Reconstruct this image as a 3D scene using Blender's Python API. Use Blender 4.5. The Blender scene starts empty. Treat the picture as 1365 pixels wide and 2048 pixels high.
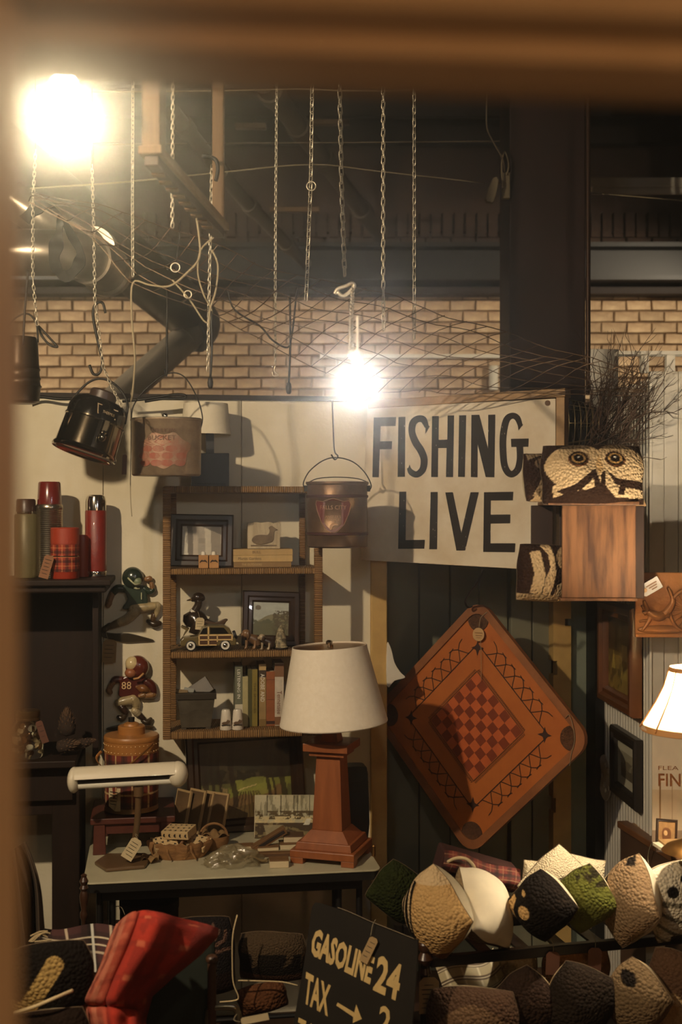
HAZE = True
import bpy, bmesh, math, random
import numpy as np
from mathutils import Matrix, Vector
S = bpy.context.scene
COL = S.collection
F, CX, CY, CZ = 2400.0, 682.5, 1024.0, 1.9
R = math.radians
# ---------------------------------------------------------------- camera, world, lights, exposure
cam = bpy.data.objects.new('camera', bpy.data.cameras.new('camera')); COL.objects.link(cam)
cam.location = (0, 0, CZ); cam.rotation_euler = (R(90), 0, 0)
cam.data.sensor_width = 36; cam.data.lens = 36 * F / 2048; cam.data.clip_start = .05
cam.data.dof.use_dof = True; cam.data.dof.focus_distance = 4.25; cam.data.dof.aperture_fstop = 2.8
S.camera = cam
w = bpy.data.worlds.new('world'); S.world = w; w.use_nodes = True
w.node_tree.nodes['Background'].inputs[0].default_value = (1, .62, .32, 1)
w.node_tree.nodes['Background'].inputs[1].default_value = .012
vs = w.node_tree.nodes.new('ShaderNodeVolumeScatter'); vs.inputs['Density'].default_value = .06; vs.inputs['Color'].default_value = (1, .92, .78, 1); vs.inputs['Anisotropy'].default_value = .95   # haze added to imitate lens glow around the bulbs
if HAZE: w.node_tree.links.new(vs.outputs[0], w.node_tree.nodes['World Output'].inputs['Volume'])
S.view_settings.view_transform = 'Standard'; S.view_settings.look = 'None'
S.view_settings.gamma = 1; S.view_settings.use_curve_mapping = False; S.view_settings.exposure = .35
BULB1 = dict(px=128, py=235, d=1.25, r=.027, power=8, col=(1, .88, .62))
BULB2 = dict(px=716, py=775, d=2.7, r=.030, power=4.5, col=(.98, .98, 1))
LAMPR = dict(power=16, col=(1, .74, .42))
def lamp(name, loc, power, col, r):
    l = bpy.data.lights.new(name, 'POINT'); l.energy = power; l.color = col; l.shadow_soft_size = r
    o = bpy.data.objects.new(name, l); o.location = loc; COL.objects.link(o); return o
k = lamp('track_spot', (-1.5, 1.5, 3.0), 300, (1, .76, .48), .035)       # spotlight on the ceiling track, left of the view, over the wares
k.data.type = 'SPOT'; k.data.spot_size = R(98); k.data.spot_blend = .35; k.rotation_euler = (Vector((-.1, 4.5, 1.55)) - k.location).to_track_quat('-Z', 'Y').to_euler()
for x_, tx in ((-2.9, -.4), (2.9, 1.2)):                       # unseen spots added beyond the partition to brighten the brick wall
    b_ = lamp('added_brick_spot', (x_, 6.1, 3.7), 260, (1, .79, .52), .05); b_.data.type = 'SPOT'; b_.data.spot_size = R(80); b_.data.spot_blend = .6
    b_.rotation_euler = (Vector((tx, 8.2, 2.2)) - b_.location).to_track_quat('-Z', 'Y').to_euler()
lamp('shop_lamp', (1.1, -.6, 1.95), 26, (1, .52, .22), .12)       # the shop's own light, behind the doorway
# ---------------------------------------------------------------- helpers
def P(px, py, d): return Vector(((px - CX) / F * d, d, CZ - (py - CY) / F * d))
CAM = Vector((0, 0, CZ))
def ray(px, py): return Vector(((px - CX) / F, 1, -(py - CY) / F))
class PL:                                   # a real plane in the room; pt() = where a sight line meets it
    def __init__(s, p0, u, v=(0, 0, 1)):
        s.p0 = Vector(p0); s.u = Vector(u).normalized(); v = Vector(v)
        s.v = (v - s.u * v.dot(s.u)).normalized(); s.n = s.u.cross(s.v)   # n looks to the camera side
        if s.n.dot(CAM - s.p0) < 0: s.n = -s.n
    def pt(s, px, py, off=0):
        r = ray(px, py); p = s.p0 + s.n * off
        return CAM + r * ((p - CAM).dot(s.n) / r.dot(s.n))
    def fr(s, px, py, off=0, scale=None):   # frame: x along u, y into the plane, z along v, unit = 1 photo pixel there
        o = s.pt(px, py, off); k = scale or o.y / F
        m = Matrix((s.u, -s.n, s.v)).transposed().to_4x4()
        return Matrix.Translation(o) @ m @ Matrix.Scale(k, 4)
    def m(s, px, py, off=0): return s.fr(px, py, off, 1.0)
def FR(px, py, d, rx=0, ry=0, rz=0, k=None):
    return Matrix.Translation(P(px, py, d)) @ Matrix.Rotation(R(rz), 4, 'Z') @ Matrix.Rotation(R(rx), 4, 'X') @ Matrix.Rotation(R(ry), 4, 'Y') @ Matrix.Scale(k or d / F, 4)
def onz(px, py, z):
    r = ray(px, py); return CAM + r * ((z - CZ) / r.z)
def FZ(px, py, z, rz=0, k=None):
    o = onz(px, py, z); return Matrix.Translation(o) @ Matrix.Rotation(R(rz), 4, 'Z') @ Matrix.Scale(k or o.y / F, 4)
class M:
    def __init__(s): s.v = []; s.f = []; s.c = None
    def _a(s, v, f):
        b = len(s.v); s.v += [Vector(p) for p in v]; s.f += [tuple(i + b for i in q) for q in f]; return s
    def box(s, x0, x1, y0, y1, z0, z1):
        return s._a([(x, y, z) for x in (x0, x1) for y in (y0, y1) for z in (z0, z1)],
                    [(0, 1, 3, 2), (4, 6, 7, 5), (0, 4, 5, 1), (2, 3, 7, 6), (0, 2, 6, 4), (1, 5, 7, 3)])
    def tube(s, pts, r, n=8, close=False, cap=True, flat=1):
        pts = [Vector(p) for p in pts]; k = len(pts); rr = r if hasattr(r, '__len__') else [r] * k
        v, f = [], []; up = None
        for i, p in enumerate(pts):
            a = pts[(i - 1) % k] if (close or i) else p; b = pts[(i + 1) % k] if (close or i < k - 1) else p
            t = (b - a).normalized() if (b - a).length > 1e-9 else Vector((0, 0, 1))
            if up is None: up = t.orthogonal().normalized()
            up = (up - t * up.dot(t)); up = up.normalized() if up.length > 1e-6 else t.orthogonal().normalized()
            w = t.cross(up)
            for j in range(n):
                q = 2 * math.pi * j / n; v.append(p + (up * math.cos(q) + w * math.sin(q) * flat) * rr[i])
        for i in range(k if close else k - 1):
            for j in range(n):
                a, b = i * n, ((i + 1) % k) * n; f.append((a + j, a + (j + 1) % n, b + (j + 1) % n, b + j))
        if cap and not close: f += [tuple(reversed(range(n))), tuple((k - 1) * n + j for j in range(n))]
        return s._a(v, f)
    def lathe(s, prof, n=24, xf=None, sy=1, cap=True):
        v, f = [], []; k = len(prof)
        for r, z in prof:
            for j in range(n):
                a = 2 * math.pi * j / n; v.append((r * math.cos(a), r * math.sin(a) * sy, z))
        for i in range(k - 1):
            for j in range(n): f.append((i * n + j, i * n + (j + 1) % n, (i + 1) * n + (j + 1) % n, (i + 1) * n + j))
        if cap and prof[0][0] > 1e-6: f.append(tuple(reversed(range(n))))
        if cap and prof[-1][0] > 1e-6: f.append(tuple((k - 1) * n + j for j in range(n)))
        if xf: v = [xf @ Vector(p) for p in v]
        return s._a(v, f)
    def ell(s, c, rx, ry, rz, nu=16, nv=9, rot=None):
        v, f = [], []; c = Vector(c)
        for i in range(nv + 1):
            t = math.pi * i / nv
            for j in range(nu):
                a = 2 * math.pi * j / nu; p = Vector((rx * math.sin(t) * math.cos(a), ry * math.sin(t) * math.sin(a), rz * math.cos(t)))
                v.append((rot @ p if rot else p) + c)
        for i in range(nv):
            for j in range(nu): f.append((i * nu + j, (i + 1) * nu + j, (i + 1) * nu + (j + 1) % nu, i * nu + (j + 1) % nu))
        return s._a(v, f)
    def poly(s, pts, y0, y1):                # outline in x, z pushed from y0 to y1
        k = len(pts); v = [(x, y0, z) for x, z in pts] + [(x, y1, z) for x, z in pts]
        return s._a(v, [tuple(range(k)), tuple(reversed(range(k, 2 * k)))] + [(i, i + k, (i + 1) % k + k, (i + 1) % k) for i in range(k)])
    def flat(s, pts): return s._a(pts, [tuple(range(len(pts)))])
    def grid(s, fn, nu, nv, cu=False):
        v = [fn(i / nu, j / nv) for j in range(nv + 1) for i in range(nu + (0 if cu else 1))]; q = nu if cu else nu + 1
        return s._a(v, [(j * q + i, j * q + (i + 1) % q, (j + 1) * q + (i + 1) % q, (j + 1) * q + i) for j in range(nv) for i in range(nu)])
    def xf(s, mt, start=0):
        for i in range(start, len(s.v)): s.v[i] = mt @ s.v[i]
        return s
    def add(s, o): return s._a(o.v, o.f)
INV = {}
def thing(name, label, cat, loc, group=None, rz=0):
    o = bpy.data.objects.new(name, None); COL.objects.link(o); o.empty_display_size = .05
    o.location = loc; o.rotation_euler = (0, 0, rz); o['label'] = label; o['category'] = cat
    if group: o['group'] = group
    INV[o.name] = (Matrix.Translation(Vector(loc)) @ Matrix.Rotation(rz, 4, 'Z')).inverted()
    return o
def mesh(name, m, mat, smooth=False):
    me = bpy.data.meshes.new(name); me.from_pydata([tuple(p) for p in m.v], [], m.f)
    if mat: me.materials.append(mat)
    if m.c is not None:
        at = me.color_attributes.new('Col', 'FLOAT_COLOR', 'POINT'); at.data.foreach_set('color', np.asarray(m.c, np.float32).ravel())
    me.polygons.foreach_set('use_smooth', [bool(smooth)] * len(me.polygons)); me.validate(); me.update()
    return me
def tag(o, label=None, cat=None, group=None, kind=None):
    for k, x in (('label', label), ('category', cat), ('group', group), ('kind', kind)):
        if x: o[k] = x
    return o
def obj(name, m, mat, parent=None, label=None, cat=None, group=None, kind=None, smooth=False, bevel=0, fix=True):
    """link m (vertices in world space) as ONE object; a child keeps its thing's frame, a lone mesh gets its base as origin"""
    if parent is not None: inv = INV[parent.name]
    else:
        lo = [min(p[i] for p in m.v) for i in range(3)]; hi = [max(p[i] for p in m.v) for i in range(3)]
        b = Vector(((lo[0] + hi[0]) / 2, (lo[1] + hi[1]) / 2, lo[2])); inv = Matrix.Translation(-b)
    m.xf(inv); me = mesh(name, m, mat, smooth)
    if fix:
        bm = bmesh.new(); bm.from_mesh(me); bmesh.ops.recalc_face_normals(bm, faces=bm.faces); bm.to_mesh(me); bm.free()
    o = bpy.data.objects.new(name, me); COL.objects.link(o); INV[o.name] = inv
    if parent is not None: o.parent = parent
    else: o.location = b
    if smooth == 'auto':
        me.polygons.foreach_set('use_smooth', [True] * len(me.polygons)); 
        me.set_sharp_from_angle(angle=R(38))
    if bevel:
        bv = o.modifiers.new('bevel', 'BEVEL'); bv.width = bevel; bv.segments = 2; bv.limit_method = 'ANGLE'; bv.angle_limit = R(40)
    return tag(o, label, cat, group, kind)
def dup(o, mat, parent=None):
    c = o.copy(); COL.objects.link(c); c.parent = parent; c.matrix_local = mat; return c
def dup_tree(root, loc, rz=0, label=None):
    r = root.copy(); COL.objects.link(r); r.location = loc; r.rotation_euler = (0, 0, rz)
    if label: r['label'] = label
    for ch in root.children:
        c = ch.copy(); COL.objects.link(c); c.parent = r
        for g in ch.children:
            d = g.copy(); COL.objects.link(d); d.parent = c
    return r
def txt(s, w=None, h=None, bold=0):
    cu = bpy.data.curves.new('t', 'FONT'); cu.body = s; cu.resolution_u = 2; cu.offset = bold
    o = bpy.data.objects.new('t', cu); me = o.to_mesh(); m = M()
    v = [p.co.copy() for p in me.vertices]; f = [tuple(p.vertices) for p in me.polygons]; o.to_mesh_clear()
    x0 = min(p.x for p in v); x1 = max(p.x for p in v); y0 = min(p.y for p in v); y1 = max(p.y for p in v)
    sy = (h / (y1 - y0)) if h else w / (x1 - x0); sx = (w / (x1 - x0)) if w else sy
    m._a([((p.x - (x0 + x1) / 2) * sx, 0, (p.y - (y0 + y1) / 2) * sy) for p in v], f)
    bpy.data.objects.remove(o); bpy.data.curves.remove(cu); return m
def sm(pts, k=4, close=False):               # Catmull-Rom through the points
    pts = [Vector(p) for p in pts]; n = len(pts); out = []
    for i in range(n if close else n - 1):
        g = lambda j: pts[j % n] if close else pts[max(0, min(n - 1, j))]
        a, b, c, d = g(i - 1), g(i), g(i + 1), g(i + 2)
        for q in range(k):
            t = q / k; out.append(.5 * ((2 * b) + (c - a) * t + (2 * a - 5 * b + 4 * c - d) * t * t + (3 * b - a - 3 * c + d) * t ** 3))
    if not close: out.append(pts[-1])
    return out
def sm2(pts, k=4, close=True): return [(p.x, p.y) for p in sm([(x, y, 0) for x, y in pts], k, close)]
def px(pts, ox, oy): return [(x - ox, oy - y) for x, y in pts]     # photo pixels to offsets from an anchor, z up
# ---------------------------------------------------------------- materials
def C(r, g, b): return tuple(((c / 255) / 12.92 if c <= 10 else ((c / 255 + .055) / 1.055) ** 2.4) for c in (r, g, b)) + (1,)
MATS = {}
def mat(name, rgb=None, rough=.6, metal=0, var=None, nscale=8, stretch=(1, 1, 1), namt=.5, bump=0, bscale=60, btype='noise', vcol=False, spec=.5, emit=None, estr=0, trans=0, coat=0, rnd=0, sheen=0, sss=0, alpha=1):
    if name in MATS: return MATS[name]
    m = bpy.data.materials.new(name); m.use_nodes = True; nt = m.node_tree; N = nt.nodes; L = nt.links
    b = N['Principled BSDF']; b.inputs['Roughness'].default_value = rough; b.inputs['Metallic'].default_value = metal
    b.inputs['Specular IOR Level'].default_value = spec; b.inputs['Coat Weight'].default_value = coat; b.inputs['Transmission Weight'].default_value = trans
    if alpha < 1: b.inputs['Alpha'].default_value = alpha
    if sheen: b.inputs['Sheen Weight'].default_value = sheen
    if sss: b.inputs['Subsurface Weight'].default_value = sss; b.inputs['Subsurface Radius'].default_value = (.02, .02, .02)
    if rgb: b.inputs['Base Color'].default_value = C(*rgb)
    if emit: b.inputs['Emission Color'].default_value = tuple(emit) + (1,); b.inputs['Emission Strength'].default_value = estr
    tc = N.new('ShaderNodeTexCoord'); mp = N.new('ShaderNodeMapping'); mp.inputs['Scale'].default_value = stretch
    L.new(tc.outputs['Object'], mp.inputs[0]); col = None
    if vcol:
        a = N.new('ShaderNodeVertexColor'); a.layer_name = 'Col'; col = a.outputs[0]
    if var:
        t = N.new('ShaderNodeTexNoise'); t.inputs['Scale'].default_value = nscale; t.inputs['Detail'].default_value = 6; t.inputs['Roughness'].default_value = .65
        L.new(mp.outputs[0], t.inputs[0]); rp = N.new('ShaderNodeValToRGB'); rp.color_ramp.elements[0].position = .5 - namt / 2; rp.color_ramp.elements[1].position = .5 + namt / 2
        rp.color_ramp.elements[0].color = C(*var); rp.color_ramp.elements[1].color = C(*rgb) if rgb else (1, 1, 1, 1)
        L.new(t.outputs[0], rp.inputs[0])
        if vcol:
            mx = N.new('ShaderNodeMix'); mx.data_type = 'RGBA'; mx.blend_type = 'MULTIPLY'; mx.inputs[0].default_value = 1
            L.new(col, mx.inputs[6]); L.new(rp.outputs[0], mx.inputs[7]); col = mx.outputs[2]
        else: col = rp.outputs[0]
    if rnd and col:
        oi = N.new('ShaderNodeObjectInfo'); hs = N.new('ShaderNodeHueSaturation'); mr = N.new('ShaderNodeMapRange')
        mr.inputs[3].default_value = 1 - rnd; mr.inputs[4].default_value = 1 + rnd; L.new(oi.outputs['Random'], mr.inputs[0]); L.new(mr.outputs[0], hs.inputs['Value']); L.new(col, hs.inputs['Color']); col = hs.outputs[0]
    if col: L.new(col, b.inputs['Base Color'])
    if bump:
        if btype == 'voronoi': t2 = N.new('ShaderNodeTexVoronoi'); o = t2.outputs['Distance']
        elif btype in ('waveX', 'waveZ', 'waveY'):
            t2 = N.new('ShaderNodeTexWave'); t2.bands_direction = btype[-1]; t2.inputs['Distortion'].default_value = .6; o = t2.outputs[1]
        else: t2 = N.new('ShaderNodeTexNoise'); t2.inputs['Detail'].default_value = 5; o = t2.outputs[0]
        t2.inputs['Scale'].default_value = bscale; L.new(mp.outputs[0] if btype == 'noise' else tc.outputs['Object'], t2.inputs[0])
        bp = N.new('ShaderNodeBump'); bp.inputs['Strength'].default_value = bump; bp.inputs['Distance'].default_value = .006 if btype == 'voronoi' else .004
        if btype == 'voronoi': bp.invert = True
        L.new(o, bp.inputs['Height']); L.new(bp.outputs[0], b.inputs['Normal'])
    MATS[name] = m; return m
rng = np.random.RandomState(5)
_H = rng.rand(64, 64)
def vn(x, y):                                 # value noise, arrays
    xi = np.floor(x).astype(int); yi = np.floor(y).astype(int); fx = x - xi; fy = y - yi
    fx = fx * fx * (3 - 2 * fx); fy = fy * fy * (3 - 2 * fy); h = lambda a, b: _H[a % 64, b % 64]
    return (h(xi, yi) * (1 - fx) + h(xi + 1, yi) * fx) * (1 - fy) + (h(xi, yi + 1) * (1 - fx) + h(xi + 1, yi + 1) * fx) * fy
def fbm(x, y): return .5 * vn(x, y) + .3 * vn(2.1 * x + 7, 2.1 * y + 3) + .2 * vn(4.3 * x + 1, 4.3 * y + 9)
def inpoly(x, y, pts):
    ins = np.zeros(x.shape, bool); n = len(pts)
    for i in range(n):
        x0, y0 = pts[i]; x1, y1 = pts[(i + 1) % n]
        if y0 == y1: continue
        c = ((y0 > y) != (y1 > y)) & (x < (x1 - x0) * (y - y0) / (y1 - y0) + x0); ins ^= c
    return ins
class Paint:                                  # colours of a flat print or woven pattern, on a fine grid
    def __init__(s, nu, nv):
        s.nu, s.nv = nu, nv; a = np.linspace(0, 1, nu + 1); b = np.linspace(0, 1, nv + 1); s.u, s.v = np.meshgrid(a, b)
        s.c = np.ones(s.u.shape + (4,))
    def fill(s, rgb): s.c[..., :3] = C(*rgb)[:3]; return s
    def put(s, mask, rgb, a=1):
        m = (np.asarray(mask, float) * a)[..., None]; s.c[..., :3] = s.c[..., :3] * (1 - m) + np.array(C(*rgb)[:3]) * m; return s
    def poly(s, pts, rgb, a=1): return s.put(inpoly(s.u, s.v, pts), rgb, a)
    def ell(s, x, y, rx, ry, rgb, a=1): return s.put(((s.u - x) / rx) ** 2 + ((s.v - y) / ry) ** 2 < 1, rgb, a)
    def noise(s, k, lo, hi, ky=None): n = fbm(s.u * k, s.v * (ky or k)); s.c[..., :3] *= (lo + (hi - lo) * n)[..., None]; return s
    def mesh(s, fn):                          # fn(u, v) -> point
        m = M().grid(fn, s.nu, s.nv); m.c = s.c.reshape(-1, 4); return m
def sheet(p, w, h, fr, y=0):                  # a painted flat rectangle w x h (frame units) centred on the frame
    m = p.mesh(lambda u, v: (-w / 2 + w * u, y, -h / 2 + h * v)); c = m.c; m.xf(fr); m.c = c; return m
def frame_mesh(w, h, b, d0, d1, inner=0):     # picture frame ring centred, bar width b, from depth d0 (front) to d1, inner lip lower
    m = M(); W, H = w / 2, h / 2; prof = [(0, d1), (0, d0 + .25 * (d1 - d0)), (.12 * b, d0), (.45 * b, d0), (.6 * b, d0 + .3 * (d1 - d0)), (.85 * b, d0 + .22 * (d1 - d0)), (b, d0 + .55 * (d1 - d0)), (b, d1)]
    v = []
    for sx, sz in ((-1, -1), (1, -1), (1, 1), (-1, 1)):
        for o, y in prof: v.append((sx * (W - o), y, sz * (H - o)))
    k = len(prof); f = [(i * k + j, ((i + 1) % 4) * k + j, ((i + 1) % 4) * k + (j + 1) % k, i * k + (j + 1) % k) for i in range(4) for j in range(k)]
    return m._a(v, f)
# ---------------------------------------------------------------- the setting
T8 = R(8); U8 = (math.cos(T8), math.sin(T8), 0)
WP = PL((.1, 4.6, 0), U8)                       # cream partition
AP = PL((.6, 5.0, 0), U8)                       # recess behind the sign
RP = PL((1.078, 4.9, 0), (.051, -1, 0))         # beadboard return wall on the right
FPY = 4.3                                       # white plank wall facing the camera, far right
def pbox(pl, x0, x1, z0, z1, o0, o1, yref=1400):  # board on a plane between two sight columns, depths o0 (front) .. o1
    m = M(); a = pl.pt(x0, yref, 0); b = pl.pt(x1, yref, 0); v = []
    for q in (a, b):
        for o in (o0, o1):
            for z in (z0, z1): p = q + pl.n * o; v.append((p.x, p.y, z))
    return m._a(v, [(0, 1, 3, 2), (4, 6, 7, 5), (0, 4, 5, 1), (2, 3, 7, 6), (0, 2, 6, 4), (1, 5, 7, 3)])
def zat(py, d): return CZ - (py - CY) / F * d
cream = mat('cream_paint', (232, 222, 196), .75, var=(206, 194, 164), nscale=5, namt=.7, bump=.15, bscale=90)
white = mat('white_paint', (226, 220, 206), .6, var=(205, 197, 178), nscale=9, namt=.6, bump=.1, bscale=50)
ochre = mat('ochre_paint', (206, 172, 104), .6, var=(176, 140, 80), nscale=14, namt=.5)
sage = mat('sage_paint', (128, 126, 104), .65, var=(108, 106, 86), nscale=6, namt=.6)
bluegrey = mat('bluegrey_paint', (150, 158, 140), .65, var=(128, 136, 118), nscale=7)
darkwood = mat('dark_wood', (40, 25, 16), .6, spec=.25, var=(26, 16, 10), nscale=6, stretch=(8, 8, 1), bump=.1)
blackp = mat('black_paint', (16, 13, 11), .5)
mortar = mat('mortar', (168, 140, 106), .95, var=(92, 70, 50), nscale=16, bump=.5)
brickm = mat('painted_brick', (218, 192, 154), .85, var=(140, 106, 76), nscale=7, namt=.36, bump=.6, bscale=70, rnd=.16)
ceilm = mat('ceiling_boards', (44, 31, 22), .9, var=(26, 18, 13), nscale=5, stretch=(1, 10, 1))
obj('floor', M().box(-3.5, 3.5, -2.5, 8.6, -.08, 0), mat('floor_boards', (70, 46, 30), .6, var=(48, 30, 20), nscale=5, stretch=(10, 1, 1)), kind='structure')
obj('ceiling', M().box(-3.5, 3.5, -2.5, 8.6, 4.6, 4.7), ceilm, kind='structure')
obj('wall_left', M().box(-3.6, -3.5, -2.5, 8.6, 0, 4.7), mat('dim_plaster', (120, 100, 76), .9), kind='structure')
obj('wall_right', M().box(3.5, 3.6, -2.5, 8.6, 0, 4.7), mat('dim_plaster'), kind='structure')
for i in range(7):
    y = 4.7 + i * .55; obj('trim_ceiling_joist', M().box(-3.5, 3.5, y, y + .06, 4.36, 4.6), ceilm, kind='structure')
# brick wall: each brick in view a part of the wall
shaded = mat('shaded_brick', (70, 50, 37), .9, var=(42, 30, 23), nscale=9, bump=.6, bscale=70)  # darker brick colour stands in for the missing light on the upper wall
wall = obj('wall_back', M().box(-3.5, 3.5, 8.28, 8.4, 0, 4.7), shaded, kind='structure')
obj('mortar_bed', M().box(-3.5, 3.5, 8.262, 8.281, 2.2, 3.45), mortar, wall)
bms = []
for k in range(5):
    r_ = random.Random(k); j = lambda s: r_.uniform(-s, s); m = M(); a, h = .0842, .0348
    v = [(sx * (a + j(.003)), .05, sz * (h + j(.002))) for sx, sz in ((-1, -1), (1, -1), (1, 1), (-1, 1))]
    v += [(x * .975, .006 + j(.002), z * .93) for x, _, z in v] + [(x * .93, j(.002), z * .83) for x, _, z in v[:4]]
    m._a(v, [(i, (i + 1) % 4, 4 + (i + 1) % 4, 4 + i) for i in range(4)] + [(4 + i, 4 + (i + 1) % 4, 8 + (i + 1) % 4, 8 + i) for i in range(4)] + [(8, 9, 10, 11)])
    bms.append(mesh('brick', m, brickm))
rest = M(); rb = random.Random(3)
for row in range(22):
    z = 2.4 + row * .0765
    for i in range(29):
        x = -2.45 + i * .173 + (.0865 if row % 2 else 0)
        dy = 8.235 + rb.uniform(-.006, .008)
        if 4 <= row <= 13 and x < 2.45 and x > -2.2:
            o = bpy.data.objects.new('brick', rb.choice(bms)); COL.objects.link(o); o.parent = wall
            o.location = INV['wall_back'] @ Vector((x, dy, z)); o.rotation_euler = (0, R(rb.uniform(-.8, .8)), R(rb.uniform(-.8, .8)))
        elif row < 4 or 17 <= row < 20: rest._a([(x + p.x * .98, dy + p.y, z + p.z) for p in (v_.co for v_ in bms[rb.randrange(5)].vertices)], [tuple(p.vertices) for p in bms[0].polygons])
for i in range(70):                              # soldier course under the ceiling
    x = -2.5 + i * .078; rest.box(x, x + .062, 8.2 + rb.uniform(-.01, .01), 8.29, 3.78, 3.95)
obj('brickwork', rest, shaded, wall, kind='stuff')
obj('trim_steel_beam', M().box(-3.5, 3.5, 7.95, 8.25, 3.44, 3.47).box(-3.5, 3.5, 8.06, 8.12, 3.47, 3.66).box(-3.5, 3.5, 7.95, 8.25, 3.66, 3.69), blackp, kind='structure')
obj('trim_ledger', M().box(-3.5, 3.5, 8.1, 8.27, 3.375, 3.42), darkwood, kind='structure')
# cream partition with its cap rail
pt = None
for a, b in ((-260, 206), (207, 483), (484, 742)):
    q = obj('panel' if pt else 'wall_partition', pbox(WP, a, b, 0, 2.325, 0, -.03), cream, pt, kind=None if pt else 'structure', bevel=.003); pt = pt or q
obj('trim_partition_cap', pbox(WP, -260, 742, 2.322, 2.34, .015, -.06), darkwood, kind='structure')
obj('trim_partition_end', pbox(WP, 741, 773, 0, 2.2, .02, -.07), ochre, kind='structure', bevel=.004)
# recess: sage planks, ochre jamb, blue-grey side, black post
rec = None
for a, b in ((745, 838), (840, 900), (902, 958), (960, 1016), (1019, 1060), (1062, 1100)):
    q = obj('plank' if rec else 'wall_recess', pbox(AP, a, b, 0, 2.15, .03 if b > 1017 else 0, -.03), sage, rec, kind=None if rec else 'structure', bevel=.004); rec = rec or q
jm = M()
x0, x1 = 1094, 1129
for a, b, y0, y1 in ((x0, x1, 1100, 1238), (x0, x1 - 12, 1238, 1252), (x0, x1, 1252, 1322), (x0 + 8, x1, 1322, 1350), (x0, x1, 1350, 1596), (x0 + 5, x1, 1596, 1625), (x0, x1, 1625, 2300)):
    jm.add(pbox(AP, a, b, max(0, zat(y1, 4.95)), zat(y0, 4.95), .09, .03))
obj('trim_recess_jamb', jm, ochre, kind='structure')
obj('trim_recess_side', pbox(AP, 1129, 1166, 0, 2.15, .05, -.03), bluegrey, kind='structure')
obj('trim_black_post', pbox(AP, 1165, 1187, 0, 2.15, .16, -.03), blackp, kind='structure')
obj('trim_pale_stile', pbox(AP, 1187, 1201, 0, 2.15, .08, -.03), bluegrey, kind='structure', bevel=.004)
obj('trim_corner_post', pbox(AP, 1200, 1214, 0, 2.3, .1, -.03), white, kind='structure')
# beadboard return wall (grooves modelled) and white plank wall
bead = M(); y = 4.94; prof = []
while y > 4.31:
    prof += [(y, 0), (y - .026, 0), (y - .028, -.004), (y - .031, .003), (y - .034, -.004)]; y -= .036
v = []
for yy, o in prof:
    x = 1.078 + (4.9 - yy) * .051 - o
    v += [(x, yy, 0), (x, yy, 2.38)]
k = len(prof); bead._a(v, [(2 * i, 2 * i + 1, 2 * i + 3, 2 * i + 2) for i in range(k - 1)])
bead.box(1.115, 1.13, 4.31, 4.94, 0, 2.38)
obj('wall_return', bead, white, kind='structure')
fw = None; x = P(1301, 1024, FPY).x
for i in range(14):
    q = obj('plank' if fw else 'wall_plank_front', M().box(x + i * .052, x + i * .052 + .0505, FPY + (.004 if i % 2 else 0), FPY + .03, 0, 2.405), white, fw, kind=None if fw else 'structure', bevel=.003); fw = fw or q
obj('trim_plank_wall_cap', M().box(P(1236, 0, FPY).x, x + .8, FPY - .02, FPY + .05, 2.463, 2.475).box(P(1284, 0, FPY).x, P(1299, 0, FPY).x, FPY, FPY + .03, 2.40, 2.463).box(x + .06, x + .09, FPY, FPY + .03, 2.405, 2.463).box(x + .14, x + .17, FPY, FPY + .03, 2.405, 2.463), white, kind='structure')
# column and doorway frame
a, b = P(1020, 0, 5.4).x, P(1172, 0, 5.4).x
obj('trim_column', M().box(a, b, 5.4, 5.74, 0, 4.6), mat('oxblood_paint', (46, 23, 15), .55, var=(34, 17, 11), nscale=5, bump=.08), kind='structure', bevel=.006)
fr = mat('doorway_wood', (222, 200, 168), .7, spec=.2, var=(196, 172, 138), nscale=4, stretch=(1, 1, .3))
obj('trim_doorway_post', M().box(-.42, -.1595, .44, .60, 0, 2.15).box(-.42, -.170, .60, .63, 0, 2.15), fr, kind='structure', bevel=.004)
pf = [(.66, 2.136), (.63, 2.141), (.63, 2.150), (.60, 2.1535), (.60, 2.27), (.68, 2.27), (.68, 2.136)]
bm_ = M()._a([(x, y, z) for x in (-.6, .6) for y, z in pf], [tuple(range(7)), tuple(range(13, 6, -1))] + [(i, (i + 1) % 7, (i + 1) % 7 + 7, i + 7) for i in range(7)])
obj('trim_doorway_beam', bm_.xf(Matrix.Translation((0, .62, 2.14)) @ Matrix.Rotation(R(2.0), 4, 'Y') @ Matrix.Translation((0, -.62, -2.14))), fr, kind='structure', bevel=.0015)
# ---------------------------------------------------------------- bulbs (each gives its own light)
def bulb(name, B, label, neck):
    p = P(B['px'], B['py'], B['d']); t = thing(name, label, 'light bulb', p)
    r = B['r']; pr = [(.001, -r)] + [(r * math.cos(a), r * math.sin(a)) for a in np.linspace(-1.35, .75, 10)] + [(r * .5, r * 1.0), (r * .36, r * 1.5)]
    g = mat(name + '_glow_%d' % B['px'], (255, 255, 255), emit=B['col'], estr=B['power'] / (math.pi * 4 * math.pi * r * r))
    obj('glass', M().lathe(pr, 20, Matrix.Translation(p)), g, t, smooth=True)
    obj('socket', M().lathe([(r * .37, r * 1.5), (r * .42, r * 1.55), (r * .42, r * 2.6), (r * .2, r * 2.8), (.001, r * 2.8)], 14, Matrix.Translation(p)), mat('socket_plastic', (210, 200, 180), .5), t, smooth='auto')
    if neck: obj('cord', M().tube([p + Vector((0, 0, r * 2.7)), p + Vector((0, 0, neck))], .003, 6), mat('socket_plastic'), t)
bulb('hanging_bulb', BULB1, 'large glaring bare bulb beside the near doorway post, above the ducts', 2.29)
bulb('hanging_bulb', BULB2, 'small glaring bare bulb hanging over the corner of the fishing sign', .16)

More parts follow.
